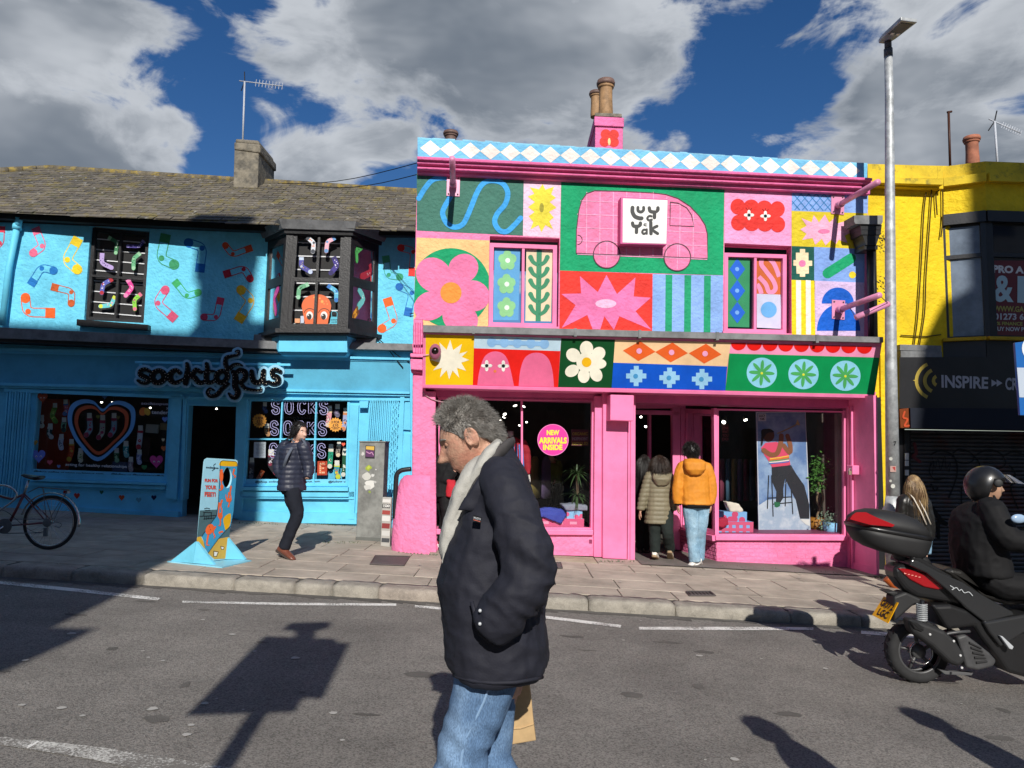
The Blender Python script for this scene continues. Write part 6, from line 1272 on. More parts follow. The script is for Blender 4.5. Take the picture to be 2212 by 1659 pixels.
# people
def fuse(name, mb, voxel, mat, parent, smooth=2, disp=None, sub_=0):
 me = bpy.data.meshes.new('tmp'); me.from_pydata([tuple(v) for v in mb.v], [], mb.f); me.update()
 o = bpy.data.objects.new('tmp', me); COL.objects.link(o)
 m = o.modifiers.new('r', 'REMESH'); m.mode = 'VOXEL'; m.voxel_size = voxel; m.adaptivity = 0
 if smooth: s = o.modifiers.new('s', 'SMOOTH'); s.factor = .5; s.iterations = smooth
 dg = bpy.context.evaluated_depsgraph_get(); dg.update(); ev = bpy.data.meshes.new_from_object(o.evaluated_get(dg))
 V = [v.co.copy() for v in ev.vertices]; Nn = [v.normal.copy() for v in ev.vertices]; F = [tuple(p.vertices) for p in ev.polygons]
 bpy.data.objects.remove(o); bpy.data.meshes.remove(me); bpy.data.meshes.remove(ev)
 if disp: V = [v + n * disp(v, n) for v, n in zip(V, Nn)]
 return mesh(name, V, F, mat, parent, smooth=True)
def loft(mb, rings, n=20, p=2.4):
 V = []; F = []
 for c, a, b in rings:
  c, a, b = Vector(c), Vector(a), Vector(b)
  for j in range(n):
   t = 2 * math.pi * j / n; ct, st = math.cos(t), math.sin(t)
   V.append(c + a * (math.copysign(abs(ct) ** (2 / p), ct)) + b * (math.copysign(abs(st) ** (2 / p), st)))
 m = len(rings)
 for i in range(m - 1):
  for j in range(n): F.append((i * n + j, i * n + (j + 1) % n, (i + 1) * n + (j + 1) % n, (i + 1) * n + j))
 F += [tuple(range(n))[::-1], tuple(range((m - 1) * n, m * n))]
 return mb.add(V, F)
def limb(mb, pts, rs, n=12, k=4):
 P = spline([(*p, r) for p, r in zip([tuple(Vector(q)) for q in pts], rs)], k); return mb.tube([q[:3] for q in P], [q[3] for q in P], n)
def gs_(x, m, s): return math.exp(-((x - m) / s) ** 2)
def head_points(rows=44, cols=72, female=False, heavy=0.0, nose=.034):
 V = []; F = []
 for i in range(rows + 1):
  ph = -math.pi / 2 + math.pi * i / rows
  for j in range(cols):
   t = (j / cols) * 2 - 1; th = math.pi * math.copysign(abs(t) ** 1.25, t)
   cx, cy, cz = math.cos(ph) * math.sin(th), math.cos(ph) * math.cos(th), math.sin(ph)
   x, y, z = cx * .076, cy * (.094 if cy > 0 else .1), cz * .117
   front = max(0.0, cy)
   if z < -.015:
    k = min(1, (-.015 - z) / .1); x *= 1 - .34 * k;
    if cy < 0: y *= 1 - .45 * k
    else: y = y * (1 - .02 * k) + .034 * k * front ** .5
   if cy > 0:
    y = min(y, .09 + (y - .09) * .35) if y > .09 else y
    w = front ** .5
    y += w * (.006 * gs_(z, .034, .014) * gs_(x, 0, .05) - .013 * (gs_(x, .031, .016) + gs_(x, -.031, .016)) * gs_(z, .012, .013) + .006 * (gs_(x, .045, .02) + gs_(x, -.045, .02)) * gs_(z, -.02, .02))
    if z > -.05:
     pr = max(0, min(1, (.03 - z) / .06)) ** 1.1 if z > -.03 else max(0, 1 - (-.03 - z) / .012)
     y += w * (nose if not female else .026) * pr * (gs_(x, 0, .011 + .006 * pr) + .25 * gs_(abs(x), .014, .007) * gs_(z, -.03, .012))
    y += w * (.007 * gs_(x, 0, .024) * (gs_(z, -.0585, .006) + 1.1 * gs_(z, -.0715, .0065)) - .005 * gs_(x, 0, .026) * gs_(z, -.065, .0035) + .011 * gs_(x, 0, .026) * gs_(z, -.103, .017) - .004 * gs_(x, 0, .03) * gs_(z, -.084, .008))
    y += heavy * .01 * gs_(z, -.05, .05)
   V.append((x, y, z))
 for i in range(rows):
  for j in range(cols): F.append((i * cols + j, i * cols + (j + 1) % cols, (i + 1) * cols + (j + 1) % cols, (i + 1) * cols + j))
 return V, F
class Head:
 def __init__(s, c, fwd, up=(0, 0, 1), scale=1.0):
  s.c = Vector(c); f = Vector(fwd).normalized(); u = Vector(up); u = (u - f * u.dot(f)).normalized(); r = f.cross(u).normalized()
  s.m = Matrix((r, f, u)).transposed(); s.k = scale; s.f, s.u, s.r = f, u, r
 def w(s, x, y, z): return s.c + s.m @ Vector((x, y, z)) * s.k
 def skull(s, th, ph, o=0.0):
  cx, cy, cz = math.cos(ph) * math.sin(th), math.cos(ph) * math.cos(th), math.sin(ph)
  return s.w(cx * (.078 + o), cy * ((.094 if cy > 0 else .1) + o), cz * (.119 + o)), (s.m @ Vector((cx / .078, cy / .1, cz / .119))).normalized()
def add_head(mb, hd, neck_base, neck_r=.055, female=False, detail=1.0, nose=.034):
 V, F = head_points(int(44 * detail), int(72 * detail), female, 0, nose); mb.add([hd.w(*v) for v in V], F)
 for sx in (-1, 1):
  rot = hd.m @ Matrix.Rotation(sx * .25, 3, 'Z') @ Matrix.Rotation(-.2, 3, 'X')
  V = []; Fq = []; n = 16
  mb.ball(hd.w(sx * .077, -.012, -.006), (.011 * hd.k, .02 * hd.k, .032 * hd.k), 12, 8, rot=rot)
  mb.tube([hd.w(sx * .086, -.012 + .019 * math.cos(t), -.004 + .031 * math.sin(t)) for t in [a * .45 for a in range(-2, 10)]], .0055 * hd.k, 6)
 limb(mb, [hd.w(0, -.03, -.03), hd.w(0, -.035, -.1), neck_base], [neck_r * .95, neck_r, neck_r * 1.15], 12)
def add_hand(mb, wrist, dr, palm_n, side, k=1.0, curl=.5):
 w = Vector(wrist); d = Vector(dr).normalized(); n = Vector(palm_n); n = (n - d * n.dot(d)).normalized(); s = d.cross(n) * side
 loft(mb, [(w, s * .024 * k, n * .018 * k), (w + d * .045 * k, s * .038 * k, n * .017 * k), (w + d * .085 * k, s * .042 * k, n * .014 * k), (w + d * .098 * k, s * .036 * k, n * .01 * k)], 12)
 for i, (o, l) in enumerate(((-.031, .068), (-.0105, .078), (.0105, .074), (.031, .058))):
  a = w + d * .09 * k + s * o * k; b = a + (d * (1 - .25 * curl) + n * .55 * curl) * l * .42 * k; c = b + (d * (1 - .8 * curl) + n * 1.0 * curl) * l * .33 * k; e = c + (d * (.8 - 1.1 * curl) + n * 1.1 * curl) * l * .28 * k
  mb.tube([a - d * .02 * k, a, b, c, e], [.0095 * k, .0095 * k, .009 * k, .008 * k, .0065 * k], 7)
 a = w + d * .03 * k - s * .028 * k; mb.tube([a, a - s * .022 * k + d * .022 * k + n * .008 * k, a - s * .03 * k + d * .052 * k + n * .018 * k, a - s * .028 * k + d * .075 * k + n * .024 * k], [.013 * k, .012 * k, .01 * k, .008 * k], 7)
def add_shoe(name, ankle, toe, mat, sole, parent, k=1.0, boot=0.0, sole_h=.025):
 a, t = Vector(ankle), Vector(toe); d = (t - a); d.z = d.z if abs(d.z) > .06 else d.z; L_ = d.length; d.normalize(); up = Vector((0, 0, 1)); up = (up - d * up.dot(d)).normalized(); s = d.cross(up)
 heel = a - d * .06 * k; g = -.075 * k
 def P(x, y): return a + d * x + up * y
 mb = MB(); ln = .215 * k
 loft(mb, [(P(-.072 * k, g + .03), s * .024 * k, up * .02), (P(-.06 * k, g + .05), s * .034 * k, up * .045), (P(-.01, g + .055), s * .038 * k, up * .05), (P(.06 * k, g + .045), s * .042 * k, up * .04), (P(.12 * k, g + .034), s * .046 * k, up * .03), (P(.17 * k, g + .026), s * .042 * k, up * .022), (P(.2 * k, g + .02), s * .025 * k, up * .014)], 14)
 mb.tube([P(-.01, g + .05), P(-.012, .0 + .02), P(-.015, .045 + boot)], [.045 * k, .043 * k, .045 * k], 12)
 sh = fuse(name, mb, .009, mat, parent, 3)
 mb = MB(); loft(mb, [(P(-.08 * k, g + .008), s * .022 * k, up * sole_h * .5), (P(-.065 * k, g + .006), s * .037 * k, up * sole_h * .55), (P(.0, g + .006), s * .038 * k, up * sole_h * .5), (P(.1 * k, g + .004), s * .048 * k, up * sole_h * .5), (P(.17 * k, g + .006), s * .044 * k, up * sole_h * .5), (P(.21 * k, g + .012), s * .022 * k, up * sole_h * .4)], 14, 3.2)
 mb.build('sole', sole, sh, smooth=True)
 return sh
def strands(name, hd, mat, parent, n, seed, mask, length, lift=.3, back=0.0, curl=.02, r=.0018, fall=None, seg=5, o=.004, sides=3):
 rg = random.Random(seed); mb = MB(); k = 0; tries = 0
 while k < n and tries < n * 20:
  tries += 1; th = rg.uniform(-math.pi, math.pi); ph = math.asin(rg.uniform(-.75, 1))
  if not mask(th, ph, rg): continue
  k += 1; p, nn = hd.skull(th, ph, o); ln = length * rg.uniform(.7, 1.25); d = nn * lift
  d = d + Vector((0, 0, -1)) * .15 + (-hd.f) * back + Vector((rg.gauss(0, .35), rg.gauss(0, .35), rg.gauss(0, .25)))
  if fall: d = fall(p, nn, th, ph, rg)
  d.normalize(); pts = [p - nn * .004]; q = p.copy(); ax = Vector((rg.gauss(0, 1), rg.gauss(0, 1), rg.gauss(0, 1))).normalized(); cu = rg.uniform(.4, 1.4) * curl
  for i in range(seg):
   q = q + d * ln / seg; d = (d + ax.cross(d) * cu * 10 * (ln if ln > .05 else .05) + Vector((0, 0, -.08 if ln < .1 else -.35)) - nn * .04).normalized(); pts.append(q.copy())
  mb.tube(pts, [r * (1 - .75 * i / seg) for i in range(seg + 1)], sides, caps=False)
 o_ = mb.build(name, mat, parent, smooth=True); tag(o_, kind='stuff'); return o_
def wrinkle(s1=6, a1=.006, s2=18, a2=.0025, squash=(1, 1, 1), seed=0.0):
 sq = Vector(squash); off = Vector((seed, seed * 1.7, seed * .3))
 def f(v, n):
  q = Vector((v.x * sq.x, v.y * sq.y, v.z * sq.z)) + off
  r1 = 1 - abs(noise.noise(q * s1)) * 2; r2 = 1 - abs(noise.noise(q * s2 + Vector((3, 1, 7)))) * 2
  return a1 * r1 + a2 * r2
 return f
def quilt(z0, step, amp, base=None):
 b = base or wrinkle(9, .003, 24, .0015)
 return lambda v, n: amp * (abs(math.sin(math.pi * (v.z - z0) / step)) ** .6 - .6) + b(v, n)
SPEC['skin'] = ((.54, .31, .215), dict(rough=.5, dirt=.22, dscale=38, bump=.3, bscale=130, spec=.35, c2=(.50, .235, .165), cscale=22)); SPEC['skin_pale'] = ((.62, .38, .29), dict(rough=.5, dirt=.1, dscale=14, spec=.35)); SPEC['skin_tan'] = ((.46, .27, .18), dict(rough=.5, dirt=.1, dscale=14, spec=.35))
SPEC['hair_grey'] = ((.34, .325, .30), dict(rough=.5, c2=(.13, .115, .10), cscale=34, cmin=.38, cmax=.62)); SPEC['hair_black'] = ((.012, .010, .009), dict(rough=.4)); SPEC['hair_brown'] = ((.03, .018, .012), dict(rough=.4)); SPEC['hair_blonde'] = ((.42, .29, .14), dict(rough=.38, c2=(.20, .12, .06), cscale=9, cmin=.4, cmax=.6)); SPEC['stubble'] = ((.16, .10, .075), dict(rough=.8))
def denim(m, N, L, b, pos):
 src = b.inputs['Base Color'].links[0].from_socket; mp = N.new('ShaderNodeMapping'); mp.inputs['Scale'].default_value = (1, 1, .25); L.new(pos, mp.inputs[0])
 n = N.new('ShaderNodeTexNoise'); n.inputs['Scale'].default_value = 420; n.inputs['Detail'].default_value = 3; L.new(mp.outputs[0], n.inputs['Vector'])
 mr = N.new('ShaderNodeMapRange'); mr.inputs[1].default_value = .35; mr.inputs[2].default_value = .65; mr.inputs[3].default_value = .72; mr.inputs[4].default_value = 1.3; L.new(n.outputs[0], mr.inputs[0])
 mx = N.new('ShaderNodeMix'); mx.data_type = 'RGBA'; mx.blend_type = 'MULTIPLY'; mx.inputs[0].default_value = 1; L.new(src, mx.inputs[6]); L.new(mr.outputs[0], mx.inputs[7]); L.new(mx.outputs[2], b.inputs['Base Color'])
SPEC['denim'] = ((.105, .185, .32), dict(rough=.9, dirt=.3, dscale=7, c2=(.17, .27, .42), cscale=4, extra=denim, spec=.15)); SPEC['denim_light'] = ((.20, .34, .46), dict(rough=.9, dirt=.25, dscale=6, c2=(.30, .45, .56), cscale=3.5, extra=denim, spec=.15))
SPEC['navy_nylon'] = ((.018, .019, .029), dict(rough=.72, dirt=.25, dscale=8, bump=.12, bscale=160, spec=.28)); SPEC['navy_puffer'] = ((.022, .026, .048), dict(rough=.5, dirt=.2, dscale=8, spec=.5)); SPEC['dark_trouser'] = ((.016, .018, .026), dict(rough=.9, spec=.15, dirt=.2, dscale=6, bump=.1, bscale=200)); SPEC['black_cloth'] = ((.010, .010, .011), dict(rough=.75, spec=.2, dirt=.2, dscale=8, bump=.1, bscale=160)); SPEC['leather'] = ((.012, .011, .010), dict(rough=.38, dirt=.2, dscale=9, bump=.15, bscale=70))
SPEC['scarf'] = ((.50, .49, .45), dict(rough=.95, dirt=.12, dscale=20, bump=.35, bscale=320, fine=.18)); SPEC['collar_grey'] = ((.06, .055, .055), dict(rough=.9, bump=.1, bscale=200)); SPEC['orange_cloth'] = ((.64, .235, .014), dict(rough=.7, dirt=.15, dscale=7, bump=.06, bscale=150)); SPEC['olive_puffer'] = ((.19, .165, .105), dict(rough=.6, dirt=.15, dscale=7)); SPEC['brown_leather'] = ((.17, .055, .032), dict(rough=.3, dirt=.35, dscale=12, bump=.08, bscale=60)); SPEC['green_cord'] = ((.008, .014, .012), dict(rough=.9)); SPEC['kraft'] = ((.50, .34, .17), dict(rough=.85, dirt=.2, dscale=9, bump=.12, bscale=25)); SPEC['sole_tan'] = ((.35, .24, .14), dict(rough=.8)); SPEC['white_rubber'] = ((.75, .74, .70), dict(rough=.7)); SPEC['sole_dark'] = ((.05, .035, .028), dict(rough=.8))
def eyes(hd, parent, col='#3a2a1e', r=.011, brow='hair_grey', open_=.6):
 for sx in (-1, 1):
  mb = MB(); mb.ball(hd.w(sx * .0315, .0695, .0115), r * hd.k, 12, 8); e = mb.build('eye', '#e6e0d8:gloss', parent, smooth=True)
  mb = MB(); mb.ball(hd.w(sx * .0315, .0762, .010), .0055 * hd.k, 10, 6); mb.build('iris', col + ':gloss', e, smooth=True)
  mb = MB(); mb.tube([hd.w(sx * x, y, z) for x, y, z in ((.016, .0855, .031), (.028, .0855, .036), (.042, .078, .034), (.05, .068, .029))], [.003, .0045, .004, .002], 6); mb.build('eyebrow', brow, parent, smooth=True)
 mb = MB(); mb.tube([hd.w(x, .0885 - abs(x) * .35, -.065 + abs(x) * .05) for x in (-.024, -.012, 0, .012, .024)], [.0012, .0022, .0025, .0022, .0012], 5); mb.build('mouth_line', '#6a3028:dull', parent)
Y0 = 2.54
def q(zf, u, v, y=Y0): return at(*zf(u, v), y)
hc = q(zO, 520, 470)
foot_z = gz(hc.x)
man = thing('person', 'grey haired man in a dark jacket and light scarf walking past with head bowed', 'person', (hc.x, Y0, foot_z))
HD = Head(hc, (-.87, -.03, -.47), (-.47, 0, .87), 1.03)
mb = MB(); nb = q(zO, 700, 760); add_head(mb, HD, nb, .062, nose=.046)
mb.ball(HD.w(0, -.02, -.085), (.05, .06, .05), 12, 8)
sh_n, sh_f = q(zO, 800, 790, Y0 - .17), q(zO, 800, 790, Y0 + .19); el_n, el_f = q(zP, 905, 205, Y0 - .29), q(zP, 900, 240, Y0 + .30); wr_n, wr_f = q(zP, 600, 560, Y0 - .2), q(zP, 810, 700, Y0 + .3)
hip_n, hip_f = q(zP, 600, 1000, Y0 - .1), q(zP, 680, 1000, Y0 + .1); kn_n, kn_f = q(zP, 385, 1640, Y0 - .1), q(zP, 625, 1650, Y0 + .09)
an_n = Vector((kn_n.x - .10, kn_n.y, foot_z + .1)); an_f = Vector((kn_f.x + .26, kn_f.y, foot_z + .16))
loft(mb, [(q(zO, 760, 800), (.08, 0, 0), (0, .13, 0)), (q(zO, 780, 1050), (.10, 0, 0), (0, .15, 0)), (q(zP, 640, 300), (.1, 0, 0), (0, .14, 0)), (q(zP, 630, 900), (.11, 0, 0), (0, .15, 0)), (q(zP, 630, 1060), (.1, 0, 0), (0, .13, 0))], 16)
for a, e, w in ((sh_n, el_n, wr_n), (sh_f, el_f, wr_f)): limb(mb, [a, e, w], [.05, .042, .03], 10)
for h, k_, a in ((hip_n, kn_n, an_n), (hip_f, kn_f, an_f)): limb(mb, [h, k_, a], [.08, .055, .04], 10)
add_hand(mb, wr_n, (-.4, .5, -.7), (.3, .8, 0), 1, .8, .6); add_hand(mb, wr_f, (0, 0, -1), (1, 0, 0), 1, 1, .9)
body = fuse('body', mb, .0052, 'skin', man, 1)
eyes(HD, man, brow='hair_grey')
for sx in (-1, 1): # lowered lids
 mb = MB(); mb.ball(HD.w(sx * .0315, .0690, .0140), (.0150, .0130, .0115), 12, 8, rot=HD.m); mb.build('eyelid', 'skin', man, smooth=True)
mb = MB(); V = []; F = []; rows, cols = 16, 40
def hairline(th):
 t = abs(th); return .80 if t < .35 else lerp(.80, .30, (t - .35) / .85) if t < 1.2 else lerp(.30, .02, (t - 1.2) / .2) if t < 1.4 else .02 if t < 1.75 else lerp(.02, -.5, min(1, (t - 1.75) / .7))
for i in range(rows + 1):
 for j in range(cols):
  th = -math.pi + 2 * math.pi * j / cols; lo = hairline(th); ph = lerp(lo, math.pi / 2, i / rows); b_ = .003 + .007 * min(1, i / 3) + .006 * noise.noise(Vector((th * 3, ph * 5, 2)))
  V.append(HD.skull(th, ph, b_)[0])
for i in range(rows):
 for j in range(cols): F.append((i * cols + j, i * cols + (j + 1) % cols, (i + 1) * cols + (j + 1) % cols, (i + 1) * cols + j))
mesh('hair_cap', V, F, 'hair_grey', man, smooth=True)
def mfall(p, nn, th, ph, r):
 side = max(0, min(1, (1.0 - ph) / .9)) if abs(th) > .8 else 0
 wav = Vector((r.gauss(0, .3), r.gauss(0, .3), r.gauss(0, .3))) + HD.r * .5 * noise.noise(Vector((th * 4, ph * 5, 1))) + HD.f * .7 * noise.noise(Vector((th * 3, ph * 4, 9)))
 top = nn * .75 - HD.f * .2 + HD.u * .2 if abs(th) > .5 or ph > .95 else nn * .5 + HD.u * .55 + HD.f * .15
 return top * (1 - side) + (nn * .2 - HD.u * .55 - HD.f * .55) * side + wav * .8
strands('hair', HD, 'hair_grey', man, 7500, 1, lambda th, ph, r: ph > hairline(th) + r.uniform(.0, .1), .029, curl=.13, r=.00085, o=.006, seg=6, fall=mfall)
rings = [(962, 1062, 1100, .06), (978, 1052, 1110, .10), (1000, 1040, 1122, .16), (1030, 1026, 1136, .205), (1075, 1008, 1150, .228), (1130, 992, 1160, .235), (1190, 966, 1168, .235), (1250, 952, 1166, .24), (1310, 962, 1170, .245), (1370, 966, 1178, .25), (1415, 970, 1180, .25), (1430, 980, 1174, .245), (1437, 1000, 1160, .23)]
mb = MB()
loft(mb, [((at(a, v, Y0) + at(b, v, Y0)) / 2, (at(b, v, Y0) - at(a, v, Y0)) / 2, Vector((0, hd_, 0))) for v, a, b, hd_ in rings], 28, 2.5)
limb(mb, [q(zO, 770, 770, Y0 - .10), q(zO, 840, 900, Y0 - .205), q(zO, 985, 1300, Y0 - .275), q(zP, 885, 170, Y0 - .295), q(zP, 780, 400, Y0 - .30), q(zP, 610, 590, Y0 - .275)], [.06, .07, .077, .079, .073, .06], 16)
limb(mb, [q(zO, 770, 770, Y0 + .12), q(zO, 850, 900, Y0 + .24), el_f, wr_f], [.07, .08, .072, .055], 14)
EL = q(zP, 900, 200, Y0 - .31)
def jdisp(v, n):
 base = wrinkle(4.5, .0045, 16, .0045, (1, 1, .5))(v, n) + wrinkle(11, .0035, 34, .0018, (.6, 1, 1.5), 4)(v, n)
 d = (v - EL).length; near = math.exp(-(d / .22) ** 2) if v.y < Y0 - .12 else .12
 s = (v.x - EL.x) * .55 + (v.z - EL.z) * .83; t = (v.x - EL.x) * .83 - (v.z - EL.z) * .55
 fold = near * .02 * (.5 - abs(noise.noise(Vector((s * 17, t * 4.5, v.y * 5)))) * 2)
 lowr = max(0, min(1, (1.02 - v.z) / .2)); fold += lowr * .017 * (.5 - abs(noise.noise(Vector((v.x * 4, v.y * 3, (v.z + .5 * (v.x - EL.x) ** 2) * 19)))) * 2)
 return base + fold
jk = fuse('jacket', mb, .0075, 'navy_nylon', man, 2, jdisp)
def on_side(u, v, zf=zP, y=Y0 - .26): return q(zf, u, v, y)
mb = MB(); mb.tube([q(zP, a, b, Y0 - c) for a, b, c in ((335, 955, .17), (360, 968, .2), (480, 1000, .245), (640, 1015, .255), (800, 1010, .255), (950, 985, .22), (1005, 970, .15))], .006, 6); mb.build('hem', 'navy_nylon', jk, smooth=True)
mb = MB(); path = [(520, 985, -.13), (585, 880, -.15), (650, 770, -.155), (740, 640, -.14), (830, 565, -.10), (875, 540, -.03)]
P = [q(zO, a, b, Y0 + c) for a, b, c in path] + [q(zO, a, b, Y0 - c) for a, b, c in path[::-1]]
P = [Vector(p) for p in spline([tuple(p) for p in P], 4)]
loft(mb, [(p, (P[min(i + 1, len(P) - 1)] - P[max(i - 1, 0)]).cross(Vector((0, 0, 1))).normalized() * .014, Vector((.012, 0, .032))) for i, p in enumerate(P)], 12)
fuse('collar', mb, .007, 'collar_grey', jk, 2, wrinkle(9, .003, 25, .001))
mb = MB(); loft(mb, [(q(zO, a, b, Y0 - .19 - c), Vector((.03, 0, .0)), Vector((0, .012, .0))) for a, b, c in ((500, 1105, 0), (560, 1010, .0), (640, 900, .005), (700, 780, .0))], 10); fuse('storm_flap', mb, .007, 'navy_nylon', jk, 2, wrinkle(9, .002))
def patch_on(name, pts, zf, y, mat, par, tx=None):
 P = [q(zf, a, b, y) for a, b in pts]; o = mesh(name, P, [tuple(range(len(P)))], mat, par); return P
PJ = Plane(q(zO, 590, 1185, Y0 - .262), (1, 0, 0), (0, 0, 1))
prism('badge', PJ, [(562, 1148), (632, 1168), (628, 1218), (558, 1196)], -.01, .004, 'black_cloth', jk, zO)
text('badge_lettering', PJ, 'MUSTO', [(566, 1158), (628, 1174), (626, 1192), (564, 1178)], .006, '#b8bcc0:print', jk, zO, .02); flat('badge_stripe', PJ, [(562, 1184), (622, 1200), (621, 1205), (561, 1189)], .006, '#c86a5a:print', jk, zO)
for u, v in ((533, 468), (532, 568)):
 mb = MB(); mb.ball(q(zP, u, v, Y0 - .345), .0055, 8, 6); mb.build('snap', '#c8ccd0:gloss', jk, smooth=True)
mb = MB(); mb.tube([q(zP, a, b, Y0 - c) for a, b, c in ((470, 400, .275), (490, 470, .285), (500, 560, .29), (540, 650, .29), (600, 700, .28), (670, 690, .28))], .007, 6); mb.build('pocket_edge', 'navy_nylon', jk, smooth=True)
mb = MB(); sc = [(800, 505, 30, .10), (730, 590, 60, .12), (640, 700, 85, .125), (560, 810, 110, .12), (500, 920, 118, .11), (455, 1060, 105, .10), (400, 1200, 88, .095), (355, 1330, 66, .09), (320, 1450, 42, .085), (305, 1550, 16, .08)]
C = [q(zO, a, b, Y0 - .03) for a, b, _, _ in sc]; px = .2453 * Y0 / FPX
loft(mb, [(c, (C[min(i + 1, len(C) - 1)] - C[max(i - 1, 0)]).cross(Vector((0, 1, 0))).normalized() * (sc[i][2] * px), Vector((0, sc[i][3] * 1.05, 0))) for i, c in enumerate(C)], 24, 2.2)
def sdisp(v, n):
 a = (v.x - C[5].x) * .92 + (v.z - C[5].z) * -.38; return .012 * (abs(math.sin(a * 42 + 2.2 * noise.noise(v * 5))) - .5) + .004 * noise.noise(v * 16) + .003 * noise.noise(v * 40)
fuse('scarf', mb, .007, 'scarf', man, 2, sdisp)
mb = MB(); ringp = [HD.w(.062 * math.cos(t), -.03 + .06 * math.sin(t), -.135 + .02 * math.sin(t)) for t in [2 * math.pi * k / 16 for k in range(17)]]; mb.tube(ringp, .03, 10); fuse('scarf_loop', mb, .008, 'scarf', man, 2, wrinkle(14, .005, 40, .001))
mb = MB(); limb(mb, [q(zP, 590, 900, Y0 - .085), q(zP, 535, 1160, Y0 - .10), q(zP, 425, 1420, Y0 - .105), q(zP, 390, 1600, Y0 - .105), Vector((an_n.x + .02, an_n.y, foot_z + .3)), Vector((an_n.x, an_n.y, foot_z + .07))], [.105, .094, .080, .079, .075, .072], 18)
limb(mb, [q(zP, 620, 900, Y0 + .085), q(zP, 625, 1200, Y0 + .09), q(zP, 625, 1450, Y0 + .09), kn_f, Vector((lerp(kn_f.x, an_f.x, .6), kn_f.y, foot_z + .35)), an_f], [.095, .078, .07, .07, .07, .066], 18)
loft(mb, [(q(zP, 600, 820), (.12, 0, 0), (0, .165, 0)), (q(zP, 600, 960), (.105, 0, 0), (0, .16, 0)), (q(zP, 590, 1050), (.07, 0, 0), (0, .11, 0))], 18)
KN = q(zP, 430, 1560, Y0 - .1)
def jd(v, n): d = (v - KN).length; return wrinkle(6, .005, 16, .002)(v, n) + math.exp(-(d / .13) ** 2) * .007 * math.sin((v.x * .5 + v.z) * 75 + 3 * noise.noise(v * 8))
jn = fuse('jeans', mb, .0075, 'denim', man, 2, jd)
mb = MB(); mb.tube([q(zP, a, b, Y0 - c) for a, b, c in ((600, 1050, .2), (560, 1160, .198), (490, 1310, .19), (430, 1430, .186), (395, 1560, .186), (385, 1650, .184))], .0035, 5); mb.build('side_seam', '#8fb0d4:cloth', jn)
add_shoe('shoe', an_n, an_n + Vector((-.2, 0, -.02)), 'brown_leather', 'sole_dark', man); add_shoe('shoe', an_f, an_f + Vector((-.17, 0, -.1)), 'brown_leather', 'sole_dark', man)
PBg = Plane(q(zP, 850, 1250, Y0 + .22), (1, 0, 0), (0, 0, 1))
bg = thing('paper_bag', 'plain brown paper bag hanging behind the walking man', 'bag', PBg.p(*zP(850, 1470)))
fr = [PBg.p(*zP(*x), 0) for x in ((740, 940), (900, 935), (912, 1060), (925, 1160), (940, 1320), (958, 1452), (850, 1470), (738, 1490), (735, 1250))]
mb = MB(); k = len(fr); bk = [p + Vector((.0, .09, 0)) for p in fr]; mb.add(fr + bk, [tuple(range(k)), tuple(range(2 * k - 1, k - 1, -1))] + [(i, k + i, k + (i + 1) % k, (i + 1) % k) for i in range(k)])
bevel(mb.build('bag', 'kraft', bg), .004)
mb = MB(); mb.tube([PBg.p(*zP(*x), .002) for x in ((765, 1362), (840, 1358), (940, 1325))], .003, 5); mb.build('fold', 'kraft', bg)
